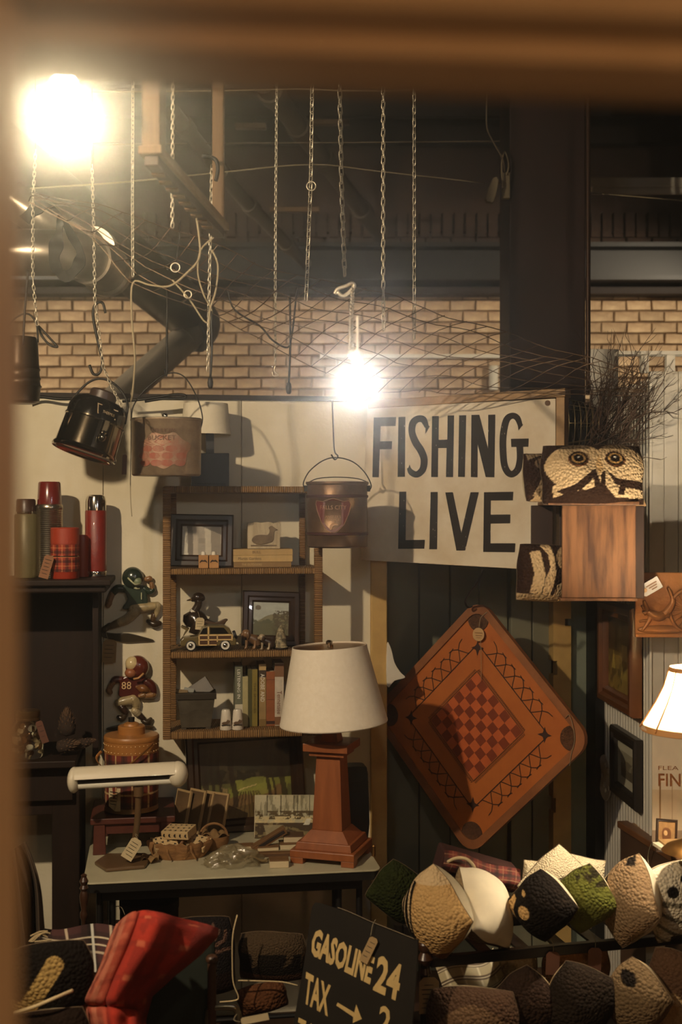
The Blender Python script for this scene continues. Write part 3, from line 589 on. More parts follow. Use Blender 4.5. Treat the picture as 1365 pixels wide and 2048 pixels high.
def flatbook(label, z0, z1, x0, x1, rgb, title=None, tw=40, tcol=(70, 52, 34), dx=0):
    fr = fx0 @ Matrix.Translation(((x0 + x1) / 2 - 526, 0, z0)) @ Matrix.Rotation(R(90), 4, 'Y') @ Matrix.Translation((-(z1 - z0) / 2, 0, -(x1 - x0) / 2))
    t = book(label, fr, z1 - z0, x1 - x0, 84, rgb, group=G1)
    if title: obj('title', txt(title, w=tw, h=(z1 - z0) * .42).xf(fx0 @ Matrix.Translation((dx, -.4, (z0 + z1) / 2))), mat('lab_%d_%d_%d' % tcol, tcol, .6), t, label='title lettering on the spine')
flatbook('tan worn book lying at the bottom of the flat stack', 0, 10.5, 468, 583, (150, 116, 66), 'THE OUTDOORS', 40, (206, 180, 130), -22)
flatbook('cream book lying in the middle of the flat stack', 10.8, 24, 467, 586, (206, 172, 112), 'Martin Gardens', 46, (84, 60, 36), -26)
flatbook('cream book with BULL on its spine, on top of the flat stack', 24.3, 36, 467, 586, (198, 164, 106), 'BULL', 17, (96, 60, 30), -12)
t = thing('duck_plaque', 'white carved wood block with a dark duck, on the flat books', 'plaque', org(fx0 @ Matrix.Translation((2, 0, 36))))
fx = fx0 @ Matrix.Translation((3, 16, 36.6)); r_ = random.Random(2)
obj('block', M().poly([(-32, 0), (33, 0), (33, 50), (28, 53), (20, 51), (10, 54), (-4, 52), (-18, 54), (-32, 52)], 0, 20).xf(fx), mat('whitewashed_wood', (204, 190, 160), .8, var=(150, 132, 104), nscale=10, stretch=(6, 6, 1), bump=.4), t, bevel=.001)
obj('duck', M().poly(sm2([(-24, 16), (-18, 26), (-4, 28), (8, 28), (12, 36), (10, 42), (16, 46), (22, 42), (28, 38), (22, 36), (20, 28), (18, 16), (4, 10), (-14, 9)], 3), -2.5, 0).xf(fx), mat('duck_brown', (70, 54, 40), .6, var=(140, 120, 92), nscale=40), t, bevel=.0008)
obj('grass_line', M().box(-26, 26, -1, 0, 5, 7.5).xf(fx), mat('duck_brown'), t)
for x, lab in ((407, 'left wooden block shaker with moustache mark and white cap, top shelf'), (428, 'right wooden block shaker with moustache mark and white cap, top shelf')):
    fx = SB(x, .235, Z1 + .001); t = thing('block_shaker', lab, 'shaker', org(fx), 'wooden moustache shakers')
    obj('body', M().box(-9.5, 9.5, -9, 9, 0, 26).xf(fx), mat('pale_wood', (190, 140, 84), .6, var=(160, 112, 62), nscale=14), t, bevel=.001)
    obj('moustache', M().poly(sm2([(0, 15), (3, 17), (7, 13), (7, 10), (4, 13), (0, 13), (-4, 13), (-7, 10), (-7, 13), (-3, 17)], 2), -9.6, -9).xf(fx), ink, t)
    obj('cap', M().lathe([(4.5, 26), (4.5, 31), (3, 33), (.01, 33)], 14, fx), white, t, smooth='auto')
# ---------------------------------------------------------------- middle shelf: duck, wagon, figurines
def loft(pts, rad, n=14, cap=True):           # round body through centres (x, z) with half sizes (ry, rz)
    m = M(); v = []; k = len(pts)
    for i, ((x, z), (ry, rz)) in enumerate(zip(pts, rad)):
        a = pts[max(0, i - 1)]; b = pts[min(k - 1, i + 1)]; t_ = Vector((b[0] - a[0], 0, b[1] - a[1])).normalized(); nn = Vector((-t_.z, 0, t_.x))
        v += [Vector((x, 0, z)) + nn * rz * math.cos(2 * math.pi * j / n) + Vector((0, ry * math.sin(2 * math.pi * j / n), 0)) for j in range(n)]
    return m._a(v, [(i * n + j, i * n + (j + 1) % n, (i + 1) * n + (j + 1) % n, (i + 1) * n + j) for i in range(k - 1) for j in range(n)] + [tuple(range(n)), tuple((k - 1) * n + j for j in range(n))])
def lsm(pts, rad, k=3):
    q = sm([(x, z, 0) for x, z in pts], k); r_ = sm([(a, b, 0) for a, b in rad], k); return [(p.x, p.y) for p in q], [(max(.05, p.x), max(.05, p.y)) for p in r_]
fx = SB(405, .12, Z2 + .001); t = thing('duck_decoy', 'glossy carved duck decoy standing behind the toy wagon', 'duck', org(fx))
gl = mat('duck_dark', (34, 26, 19), .18, coat=.6, var=(58, 42, 28), nscale=18)
obj('body', loft(*lsm([(-24, 40), (-22, 52), (-14, 50), (2, 40), (18, 38), (34, 42), (46, 50)], [(6, 8), (13, 20), (17, 25), (18, 20), (15, 15), (9, 8), (2, 2)])).xf(fx), gl, t, smooth=True)
obj('stand', M().lathe([(26, 0), (26, 4), (14, 6), (12, 22), (.01, 24)], 18, fx), gl, t, smooth='auto')
obj('neck', loft(*lsm([(-20, 60), (-15, 72), (-8, 84), (-8, 94)], [(8, 10), (7.5, 8), (7, 8), (7, 7)])).xf(fx), gl, t, smooth=True)
obj('collar', M().tube([fx @ Vector((-19, 0, 68)), fx @ Vector((-16, 0, 72))], .0155, 14), white, t)
obj('head', loft(*lsm([(2, 92), (-2, 97), (-10, 99), (-18, 95), (-22, 92)], [(2, 4), (7, 9), (9, 10), (6, 6), (3, 2.5)])).xf(fx), gl, t, smooth=True)
obj('bill', loft([(-19, 95), (-26, 94), (-31, 93)], [(4, 3), (4, 1.8), (3, .8)]).xf(fx), mat('bill', (150, 116, 60), .4), t, smooth=True)
obj('wing', M().poly(sm2([(-6, 46), (8, 54), (26, 50), (44, 57), (50, 54), (34, 42), (12, 36), (-4, 38)], 3), -17, -11).xf(fx), mat('wing', (92, 68, 44), .35, var=(50, 34, 22), nscale=40, stretch=(1, 1, 6)), t, bevel=.002)
swing_tag('paper tag hung on the breast of the duck decoy', SB(400, .2, Z2) @ Matrix.Translation((0, 0, 52)), 17, 24, 4, lines=3, string=[org(SB(396, .17, Z2 + .001) @ Matrix.Translation((0, 0, 74))), org(SB(400, .2, Z2) @ Matrix.Translation((0, 0, 63)))])
fx = SB(417, .225, Z2 + .001); t = thing('toy_wagon', 'wood panelled toy station wagon with whitewall tyres and raised hood', 'toy car', org(fx))
cg = mat('wagon_body', (98, 84, 50), .3, coat=.5); cw = mat('wagon_trim', (206, 174, 118), .4); cd = mat('wagon_panel', (74, 46, 26), .4); glass = mat('dark_glass', (28, 24, 20), .08, spec=.8)
sect = [(-55, 10), (-55, 22), (-50, 27), (-22, 30), (-12, 47), (0, 51), (32, 50), (42, 44), (50, 27), (55, 22), (55, 10)]
m = M(); m.poly(sect, -17, 17); obj('body', m.xf(fx), cg, t, bevel=.004)
obj('hood', M().poly([(-50, 29), (-48, 31), (-38, 44), (-52, 50), (-55, 47), (-44, 41)], -12, 12).xf(fx), cg, t, bevel=.001)
for q, (x0, x1) in enumerate(((-18, -2), (0, 16), (18, 45))):
    pm = M().box(x0, x1, -18, -16.5, 13 if q < 2 else 22, 31); obj('wood_panel', pm.xf(fx), cd, t)
for x0, x1, z0, z1 in ((-20, 48, 30, 33), (-20, 48, 21, 23.5), (-20, 16, 11, 13), (-20, -17.5, 11, 33), (-1.8, 1, 11, 48), (16, 18.5, 18, 33), (45, 48, 20, 33)): obj('wood_trim', M().box(x0, x1, -18.6, -16, z0, z1).xf(fx), cw, t)
obj('side_window', M().poly([(-17, 34), (-11, 45), (-3, 46), (-3, 34)], -17.6, -16).xf(fx), glass, t)
obj('side_window', M().poly([(3, 34), (3, 46.5), (30, 46), (40, 34)], -17.6, -16).xf(fx), glass, t)
for x in (-35, 33):
    wf = fx @ Matrix.Translation((x, -15, 11)) @ Matrix.Rotation(R(90), 4, 'X')
    wq = obj('wheel', M().lathe([(.01, -3), (10.5, -3), (11, 0), (10.5, 3.5), (7.5, 4.4), (.01, 4.4)], 22, wf), mat('tyre', (24, 20, 18), .6), t, smooth='auto')
    obj('whitewall', M().lathe([(8.6, 3.6), (8.4, 4.7), (5, 4.9), (4.8, 4.2)], 22, wf), white, wq, smooth='auto') if INV.setdefault(wq.name, INV[t.name]) else None
    obj('hubcap', M().lathe([(4.8, 4.4), (3.5, 5.6), (.01, 6)], 16, wf), chrome, wq, smooth=True)
obj('headlight', M().ell((-53, -12, 22), 3, 3, 3, 10, 6).xf(fx), chrome, t, smooth=True)
obj('bumper', M().box(-60, -55, -18, 18, 10, 13).box(55, 60, -18, 18, 10, 13).xf(fx), chrome, t, bevel=.001)
obj('spare_wheel', M().lathe([(.01, -3), (8, -3), (9, 0), (8, 3), (.01, 3)], 16, fx @ Matrix.Translation((53, 0, 30)) @ Matrix.Rotation(R(70), 4, 'Y')), mat('tyre'), t, smooth='auto')
def dogfig(label, x, off, s, c1, c2):
    fx = SB(x, off, Z2 + .001) @ Matrix.Scale(s, 4); t = thing('dog_figurine', label, 'figurine', org(fx), 'dog figurines on the middle shelf')
    a = mat('fig_%d' % c1[0], c1, .35, coat=.3, var=tuple(int(c * .6) for c in c1), nscale=40); b = mat('fig_%d' % c2[0], c2, .35, coat=.3, var=tuple(int(c * .6) for c in c2), nscale=40)
    obj('body', loft(*lsm([(14, 6), (12, 14), (4, 19), (-6, 22)], [(8, 8), (9, 10), (7, 9), (5, 6)]), ).xf(fx), a, t, smooth=True)
    for xx, yy in ((-7, -4), (-7, 4), (9, -8), (9, 8)): obj('leg', M().tube([fx @ Vector((xx, yy, 16)), fx @ Vector((xx - 1, yy, 1.5)), fx @ Vector((xx - 5, yy, 1.2))], [.005 * s, .004 * s, .0035 * s], 8), b, t, smooth=True)
    obj('head', M().ell((-8, 0, 29), 8, 7.5, 8).add(loft([(-12, 28), (-18, 26)], [(5, 4.5), (3.5, 3)])).xf(fx), b, t, smooth=True)
    for sy in (-1, 1): obj('ear', M().ell((-5, sy * 7.5, 26), 3.5, 1.8, 7).xf(fx), a, t, smooth=True)
    obj('nose', M().ell((-19, 0, 27), 1.6, 1.6, 1.4, 8, 5).xf(fx), ink, t, smooth=True)
dogfig('seated brown dog figurine beside the toy wagon', 501, .2, 1.05, (120, 88, 58), (150, 112, 76)); dogfig('brown and white spaniel figurine at the foot of the landscape print', 531, .235, .85, (64, 44, 30), (188, 166, 134))
fx = SB(562, .22, Z2 + .001); t = thing('tree_figurine', 'small speckled cone tree figurine at the right of the middle shelf', 'figurine', org(fx))
obj('cone', M().lathe([(14, 0), (14, 4), (12, 6), (13, 8), (10, 20), (11, 21), (7, 34), (8, 35), (2, 46), (.01, 48)], 18, fx), mat('speckled', (176, 160, 126), .7, var=(52, 46, 32), nscale=55, namt=.2), t, smooth='auto')
obj('base_rim', M().lathe([(15, 0), (15, 3), (.01, 3)], 18, fx), darkwood, t)
# ---------------------------------------------------------------- bottom shelf
fx = SB(392, .19, Z3 + .001); t = thing('metal_planter', 'tapered grey metal planter box at the left of the bottom shelf', 'planter', org(fx))
pm = mat('zinc', (112, 104, 88), .5, .6, var=(76, 68, 56), nscale=20, bump=.3)
def frus(m, x0, x1, d0, d1, z0, z1):
    v = [(sx * x, sy * d_, z) for (x, d_, z) in ((x0, d0, z0), (x1, d1, z1)) for sx, sy in ((-1, -1), (1, -1), (1, 1), (-1, 1))]
    return m._a(v, [(3, 2, 1, 0), (4, 5, 6, 7)] + [(i, (i + 1) % 4, 4 + (i + 1) % 4, 4 + i) for i in range(4)])
obj('box', frus(M(), 29, 37, 20, 26, 3, 62).xf(fx), pm, t, bevel=.001)
obj('rim', M().box(-40, 40, -29, 29, 60, 72).xf(fx), mat('zinc_dark', (62, 54, 44), .5, .6), t, bevel=.001)
for x in (-24, 24): obj('foot', M().box(x - 5, x + 5, -18, 18, 0, 3.4).xf(fx), pm, t)
for lab, dx, dz, rot, w_, h_, m_ in (('dark slate slab leaning out of the metal planter', 10, 76, -34, 44, 34, mat('slate', (46, 38, 30), .5, var=(80, 66, 48), nscale=24, namt=.3)), ('small shiny glass piece in the metal planter', -14, 75, 12, 20, 9, mat('shiny_glass', (190, 190, 180), .06, spec=1, metal=.4)), ('brown stone chip at the left in the metal planter', -28, 72, 8, 24, 10, mat('stone_chip', (118, 96, 62), .7))):
    tag(obj('stone_slab', M().box(-w_ / 2, w_ / 2, -4, 4, -h_ / 2, h_ / 2).xf(fx @ Matrix.Translation((dx, -2 + dx * .25, dz)) @ Matrix.Rotation(R(rot), 4, 'Y') @ Matrix.Rotation(R(-25), 4, 'X')), m_, bevel=.002), lab, 'stone', 'pieces in the metal planter')
for x, lab in ((452, 'left white tapered shaker with a painted bird, bottom shelf'), (475.5, 'right white tapered shaker with a painted bird, bottom shelf')):
    fx = SB(x, .245, Z3 + .001); t = thing('bird_shaker', lab, 'shaker', org(fx), 'white bird shakers')
    obj('body', M().lathe([(11.5, 0), (12, 2), (9, 36), (7.5, 40), (.01, 41)], 22, fx), mat('ceramic', (212, 202, 184), .25, coat=.4), t, smooth='auto')
    obj('bird', M().poly(sm2([(-9, 14), (-4, 17), (0, 17), (3, 21), (7, 19), (9, 20), (7, 16), (2, 12), (-4, 12)], 2), -12.5, -10).xf(fx), mat('bird', (96, 74, 52), .5), t)
    obj('branch', M().box(-9, 9, -12.4, -10, 9.5, 11).xf(fx), ink, t)
# ---------------------------------------------------------------- red-printed and shield buckets, chrome jug
def bail(m, fr, pts, r): return m.tube([fr @ Vector(p) for p in sm(pts, 5)], r, 7)
fx = FR(333, 952, 4.0); t = thing('minnow_bucket', 'grey galvanized bucket with faded red BUCKET print hung on rod hook', 'bucket', org(fx))
bp = mat('galv_worn', (168, 146, 118), .42, .55, var=(122, 100, 78), nscale=26, bump=.1, bscale=120)
obj('body', M().lathe([(.01, 0), (66, 0), (69, 3), (70, 108), (72, 110), (72, 113), (69, 113), (66, 8), (.01, 8)], 40, fx, .72), bp, t, smooth='auto')
obj('lid', M().lathe([(70, 112), (70, 115), (20, 117), (.01, 117)], 40, fx, .72), mat('zinc'), t, smooth='auto')
obj('lid_knob', M().ell((0, -20, 119), 6, 6, 5, 10, 6).xf(fx), chrome, t, smooth=True)
def wrapped(pts, fr, rx, ry, off=.5, y_=None):   # flat outline bent around the front of an oval body
    return [fr @ Vector(((rx + off) * math.sin(x / rx), -(ry + off) * math.cos(x / rx), z)) for x, z in pts]
def wrap(m, fr, rx, ry, off=.5):
    m.v = [fr @ Vector(((rx + off) * math.sin(p.x / rx), -(ry + off) * math.cos(p.x / rx), p.z)) for p in m.v]; return m
red = mat('faded_red', (136, 56, 36), .55, .2, var=(134, 92, 70), nscale=34, namt=.3)
obj('faded_field', wrap(M().grid(lambda u, v: (2 + (.02 + v) * (54 + 5 * math.sin(u * 31)) * math.cos(6.2832 * u), 0, 50 + (.02 + v) * (33 + 4 * math.sin(u * 44)) * math.sin(6.2832 * u)), 40, 5, True), fx, 70, 50.5, .3), mat('faded_pink', (134, 88, 66), .5, .3, var=(140, 116, 92), nscale=26, namt=.3), t, fix=False)
rp = M(); r_ = random.Random(4)
for row in range(3):
    z = 52 - row * 14
    for i in range(4 if row else 3): x = -39 + i * 24.5 + (8 if not row else 0) + r_.uniform(-3, 3); rp.add(wrap(M()._a([(x + a_, 0, z + b_) for a_, b_ in ((-12, 0), (-9, 5), (-3, 6.5), (3, 6.5), (9, 5), (12, 0), (9, -4), (3, -6), (-3, -6), (-9, -4))], [tuple(range(10))]), fx, 70, 50.6, .6))
rp.add(wrap(M()._a([(-50, 0, 60), (-16, 0, 66), (0, 0, 78), (16, 0, 66), (46, 0, 60), (0, 0, 58)], [tuple(range(6))]), fx, 70, 50.6, .6))
obj('red_print', rp, red, t, kind='stuff', fix=False)
obj('print_word', wrap(txt('MINNOW', w=44, h=8).xf(Matrix.Translation((2, 0, 88))), fx, 70, 51, 1.0), mat('print_brown', (92, 58, 38), .6), t, label='worn word MINNOW')
obj('print_word', wrap(txt('BUCKET', w=56, h=9).xf(Matrix.Translation((-2, 0, 74))), fx, 70, 51, 1.0), mat('print_brown'), t, label='worn word BUCKET')
obj('bail', bail(M(), fx, [(-70, 0, 106), (-66, 0, 140), (-40, 0, 175), (0, 0, 204), (34, 0, 200), (60, 0, 160), (72, 0, 120), (69, 0, 96)], .0022), iron, t, smooth=True)
fx = FR(675, 1095, 4.2); t = thing('shield_bucket', 'brown banded metal bucket with red shield emblem before the fishing sign', 'bucket', org(fx))
bb = mat('brown_metal', (120, 94, 66), .4, .6, var=(78, 56, 40), nscale=18, bump=.1, bscale=120)
obj('body', M().lathe([(.01, 0), (56, 0), (60, 3), (60, 27), (61.5, 29), (60, 31), (60, 98), (61.5, 100), (60, 103), (60, 124), (63, 127), (63, 131), (60, 131), (58, 128), (57, 6), (.01, 6)], 44, fx), bb, t, smooth='auto')
dk = mat('band_red', (66, 28, 22), .5, .3)
for z in (25, 99): obj('band', M().lathe([(60.6, z), (62, z + 1), (62, z + 5), (60.6, z + 6)], 44, fx), dk, t, smooth='auto')
sh_ = [(-34, 92), (-20, 90), (-8, 94), (0, 96), (8, 94), (20, 90), (30, 92), (34, 84), (30, 68), (20, 46), (8, 34), (-2, 31), (-12, 36), (-22, 50), (-32, 72), (-36, 86)]
sx_ = [(x - 8, z) for x, z in sh_]
obj('shield', wrap(M()._a([(x, 0, z) for x, z in sx_], [tuple(range(len(sx_)))]), fx, 60, 60, 1.2), mat('shield_red', (104, 34, 28), .5, var=(76, 28, 24), nscale=20), t, fix=False)
out = M(); ol = [Vector(p) for p in wrapped([(x * 1.04 + .3, 63 + (z - 63) * 1.05) for x, z in sx_], fx, 60, 60, 1.4)]; out.tube(ol, .0009, 4, close=True); obj('shield_border', out, mat('print_tan', (170, 130, 92), .5), t)
for s_, z, w_, h_ in (('FALLS CITY', 80, 52, 8), ('ANGLER', 69, 26, 5), ("ANGLER'S", 62, 30, 5), ('CHOICE', 56, 25, 5)):
    if z != 69: obj('print_word', wrap(txt(s_, w=w_, h=h_).xf(Matrix.Translation((-8, 0, z))), fx, 60, 60, 1.8), mat('print_tan'), t, label='worn words on the shield')
obj('fish', wrap(M()._a([(x - 8, 0, z) for x, z in sm2([(-6, 36), (-6, 44), (0, 50), (8, 48), (10, 45), (3, 45), (-1, 41), (-2, 37)], 2)], [tuple(range(16))]), fx, 60, 60, 1.8), mat('print_tan'), t)
for s_ in (-1, 1): obj('ear_bracket', M().box(s_ * 62 - 4, s_ * 62 + 4, -6, 6, 112, 124).xf(fx), iron, t, bevel=.001)
obj('bail', bail(M(), fx, [(-62, 0, 116), (-68, 0, 128), (-56, 0, 152), (-30, 0, 173), (-3, 0, 180), (30, 0, 172), (55, 0, 150), (68, 0, 124), (62, 0, 112)], .0022), iron, t, smooth=True)
obj('bail', bail(M(), fx, [(-60, -4, 128), (-40, 8, 138), (0, 14, 141), (40, 8, 138), (62, -4, 130)], .0018), iron, t, smooth=True)
fx = FR(167, 908, 3.8) @ Matrix.Scale(.9, 4) @ Matrix.Rotation(R(17), 4, 'Y') @ Matrix.Rotation(R(-9), 4, 'X'); t = thing('chrome_jug', 'tilted chrome picnic jug with black shoulder hung from the S hook', 'jug', org(fx))
obj('body', M().lathe([(.01, 6), (60, 6), (66, 2), (72, 0), (74, 4), (72, 10), (69, 12), (66, 74), (68, 76), (68, 79), (65, 80)], 44, fx), mat('dark_chrome', (150, 140, 124), .08, 1), t, smooth='auto')
obj('shoulder', M().lathe([(66, 79), (66, 100), (60, 118), (52, 124), (24, 128), (.01, 128)], 44, fx), mat('gloss_black', (14, 12, 11), .12, coat=.8), t, smooth='auto')
obj('stopper', M().lathe([(30, 126), (31, 144), (28, 148), (.01, 148)], 28, fx), mat('stopper_brown', (52, 36, 28), .45), t, smooth='auto')
lb = M()._a([(x + 34, 0, z) for x, z in ((-26, 108), (24, 108), (24, 86), (-20, 86))], [(0, 1, 2, 3)])
obj('name_plate', wrap(lb, fx, 66, 66, .8), mat('plate_tan', (170, 146, 112), .4), t, fix=False)
obj('name_plate_field', wrap(M()._a([(x + 34, 0, z) for x, z in ((-23.5, 106), (24, 106), (24, 88.5), (-18.5, 88.5))], [(0, 1, 2, 3)]), fx, 66, 66, 1.2), mat('gloss_black'), t, fix=False)
obj('plate_writing', wrap(txt('THERMOS', w=28, h=6).xf(Matrix.Translation((38, 0, 94))), fx, 66, 66, 1.6), mat('plate_tan'), t)
obj('spigot', M().lathe([(.01, 0), (9, 0), (9, 10), (6, 12), (6, 20), (.01, 22)], 16, fx @ Matrix.Translation((40, -54, 48)) @ Matrix.Rotation(R(90), 4, 'X') @ Matrix.Rotation(R(30), 4, 'Y')).add(M().ell((42, -66, 38), 8, 8, 11).xf(fx)).add(M().box(36, 46, -66, -56, 52, 76).xf(fx)), mat('dark_chrome'), t, smooth='auto')
obj('bail', bail(M(), fx, [(-64, 0, 92), (-60, 0, 120), (-40, 0, 160), (-12, 0, 176), (24, 0, 168), (56, 0, 140), (66, 0, 92)], .0038), iron, t, smooth=True)
# ---------------------------------------------------------------- dark hutch on the left with its flasks
HO = .32; dh = dW(120, HO); ZH = zat(1160, dh)
t = thing('dark_hutch', 'tall dark wooden hutch against the partition behind the doorway post', 'cabinet', WP.pt(90, 1800, .15))
zlow = zat(1513, dW(110, .30))
obj('top', pbox(WP, -130, 231, ZH - .02, ZH, HO + .02, .004), darkwood, t, bevel=.004)
obj('cornice', pbox(WP, -120, 222, ZH - .045, ZH - .02, HO, .01), darkwood, t, bevel=.006)
obj('side_panel', pbox(WP, 192, 204, zlow - .025, ZH - .045, .2, .006), darkwood, t, bevel=.002)
obj('back_panel', pbox(WP, -120, 192, zlow, ZH - .045, .02, .006), darkwood, t)
obj('lower_shelf', pbox(WP, -120, 168, zlow - .025, zlow, .38, .006), darkwood, t, bevel=.004)
obj('drawer_front', pbox(WP, -120, 160, zat(1600, dh), zlow - .025, .33, .31), darkwood, t, bevel=.003)
obj('apron', pbox(WP, -120, 122, zat(1632, dh), zat(1600, dh), .30, .27), darkwood, t, bevel=.003)
obj('leg', pbox(WP, 120, 172, 0, zlow - .025, .3, .02), darkwood, t, bevel=.004)
def flask(name, label, x, off, parts, cat='flask', s=1):
    fx = SB(x, off, ZH + .001); t = thing(name, label, cat, org(fx), 'vacuum flasks on the hutch top')
    for nm, pr, m_ in parts: obj(nm, M().lathe([(max(.01, r * s), z) for r, z in pr], 30, fx), m_, t, smooth='auto')
    return t, fx
maroon = mat('maroon_gloss', (104, 30, 24), .22, coat=.6); redw = mat('red_hammered', (136, 36, 24), .35, coat=.3, bump=.25, bscale=400, var=(112, 28, 20), nscale=60)
ribs = [(26, 0)] + [(26.5 + (.5 if i % 2 else -.4), 2 + i * 1.9) for i in range(72)] + [(27, 142), (25, 146)]
flask('vacuum_flask', 'tall ribbed steel vacuum flask with maroon cup cap', 99, .16, [('body', ribs, mat('ribbed_steel', (176, 164, 146), .25, .95)), ('cap', [(24, 145), (24, 150), (22, 188), (20, 191), (.01, 191)], maroon)])
flask('vacuum_flask', 'slim red vacuum flask with chrome cup cap', 192, .12, [('body', [(20, 0), (21, 3), (21, 10), (21.4, 12), (21.4, 130), (19.5, 133)], redw), ('foot_ring', [(21.6, 1), (22, 3), (22, 10), (21.6, 11)], chrome), ('cap', [(20.5, 132), (20.5, 150), (18, 160), (13, 163), (.01, 163)], chrome)])
flask('vacuum_flask', 'dull green vacuum flask with dark cap at the end by the post', 52, .16, [('body', [(22, 0), (23, 3), (23, 124), (20, 128)], mat('dull_green', (116, 108, 74), .45, .2, var=(92, 84, 56), nscale=10)), ('cap_ring', [(21, 127), (22, 129), (21, 132)], chrome), ('cap', [(20, 130), (19, 154), (17, 157), (.01, 157)], mat('dark_cap', (54, 32, 24), .35))])
def cylpaint(nu, nv): return Paint(nu, nv)
def plaid_can(p, rx, nx, nz, base, dark, line):
    p.fill(base); U, V = p.u, p.v; a = (U * nx) % 1; b = (V * nz) % 1
    p.put((a < .34), dark, .62).put((b < .34), dark, .62).put(abs(a - .66) < .035, line, .8).put(abs(b - .66) < .04, line, .8).put(abs(a - .17) < .03, (20, 14, 10), .7).put(abs(b - .17) < .03, (20, 14, 10), .7); return p
def can_mesh(p, fr, r0, r1, z0, z1): return p.mesh(lambda u, v: fr @ Vector(((r0 + (r1 - r0) * v) * math.sin(2 * math.pi * u), (r0 + (r1 - r0) * v) * math.cos(2 * math.pi * u), z0 + (z1 - z0) * v)))
t, fx = flask('plaid_jar', 'short red plaid food jar with red lid among the flasks', 130, .24, [('body', [(27, 0), (28, 2), (28, 71), (26, 72)], mat('jar_red', (150, 48, 26), .4)), ('lid', [(28.5, 70), (28.5, 100), (26, 102), (.01, 102)], mat('lid_red', (158, 56, 32), .45))], 'jar')
obj('plaid_band', can_mesh(plaid_can(Paint(110, 50), 1, 9, 3, (156, 54, 30), (58, 20, 16), (206, 130, 80)), fx, 28.5, 28.5, 14, 68), vmatte, t, fix=False, smooth=True)
obj('wire', M().lathe([(29, 44), (29.4, 45), (29, 46)], 24, fx), chrome, t)
flask('small_cup', 'small red cup hidden between the plaid jar and slim red flask', 165, .14, [('body', [(12, 0), (14, 60), (15, 78), (13, 84), (.01, 84)], mat('jar_red'))], 'cup')
swing_tag('brown paper tag leaning on the ribbed steel flask', SB(93, .30, ZH) @ Matrix.Translation((0, 0, 26)), 19, 47, 16, mat('tag_brown', (140, 96, 66), .8), 5)
# jar and pine cones on the lower shelf
fx = SB(56, .30, zlow + .001); t = thing('button_jar', 'glass jar of buttons and shells with metal lid on the hutch shelf', 'jar', org(fx))
gm = mat('clear_glass', (235, 235, 225), .05, trans=1, spec=.6)
obj('glass', M().lathe([(.01, 0), (28, 0), (31, 4), (31, 62), (25, 72), (22, 76)], 28, fx), gm, t, smooth='auto')
obj('lid', M().lathe([(24, 75), (24, 79), (23, 80), (24, 82), (24, 92), (22, 94), (.01, 94)], 28, fx), mat('lid_brown', (100, 78, 52), .35, .7), t, smooth='auto')
r_ = random.Random(6); k3 = 0
for i in range(46):
    a = r_.uniform(0, 6.3); rr = r_.uniform(6, 22); z = 6 + i * 1.25 + r_.uniform(-2, 2)
    tag(obj('button', M().lathe([(.01, -1.5), (r_.uniform(4, 7.5), -1.5), (5, 1.5), (.01, 1.5)], 10, fx @ Matrix.Translation((rr * math.cos(a), rr * math.sin(a) * .9, z)) @ Matrix.Rotation(r_.uniform(0, 3), 4, 'X') @ Matrix.Rotation(r_.uniform(0, 3), 4, 'Y')), [mat('btn0', (190, 170, 130), .3), mat('btn1', (120, 80, 46), .3), mat('btn2', (204, 196, 170), .25), mat('btn3', (70, 44, 30), .3)][i % 4], smooth='auto'), ('tan', 'brown', 'whitish', 'dark')[i % 4] + ' button inside the glass jar on the hutch', 'button', ('tan', 'brown', 'whitish', 'dark')[i % 4] + ' buttons in the jar')
swing_tag('narrow dark red tag hung from the neck of the glass jar', SB(84, .345, zlow) @ Matrix.Translation((0, 0, 55)), 14, 46, -18, mat('tag_dark', (96, 60, 44), .8), 3, nm='jar_tag')
def cone(label, fr, r, h):
    t = thing('pine_cone', label, 'pine cone', org(fr), 'pine cones on the hutch shelf')
    obj('core', M().lathe([(.01, 0), (r * .7, h * .1), (r * .8, h * .4), (r * .5, h * .8), (.01, h)], 12, fr), mat('cone_core', (46, 32, 22), .9), t, smooth=True)
    sc = mesh('scale', M()._a([(0, 0, 0), (-.26, .5, .05), (0, 1, .32), (.26, .5, .05), (0, .55, .2), (0, .6, -.1)], [(0, 1, 4), (1, 2, 4), (2, 3, 4), (3, 0, 4), (1, 0, 5), (2, 1, 5), (3, 2, 5), (0, 3, 5)]), mat('cone_scale', (104, 76, 50), .8, var=(60, 42, 28), nscale=30)); inv = INV[t.name]
    n = 60
    for i in range(n):
        f_ = (i + .5) / n; z = h * (.05 + .9 * f_); a = i * 2.4; rad = r * (.55 + .45 * math.sin(math.pi * min(1, .25 + f_ * .8)))
        o = bpy.data.objects.new('scale', sc); COL.objects.link(o); o.parent = t
        o.matrix_local = inv @ fr @ Matrix.Translation((0, 0, z)) @ Matrix.Rotation(a, 4, 'Z') @ Matrix.Rotation(R(10 + 45 * f_), 4, 'X') @ Matrix.Scale(rad * 1.05, 4)
cone('upright round pine cone on top at the hutch shelf', SB(134, .2, zlow + 27 * .00183), 22, 52)
cone('pine cone lying on its side with its base to the left', SB(112, .3, zlow) @ Matrix.Translation((0, 0, 17)) @ Matrix.Rotation(R(78), 4, 'Y'), 17, 44)
cone('long pine cone lying at the right end of the hutch shelf', SB(144, .27, zlow) @ Matrix.Translation((0, 0, 15)) @ Matrix.Rotation(R(74), 4, 'Y'), 14, 46)
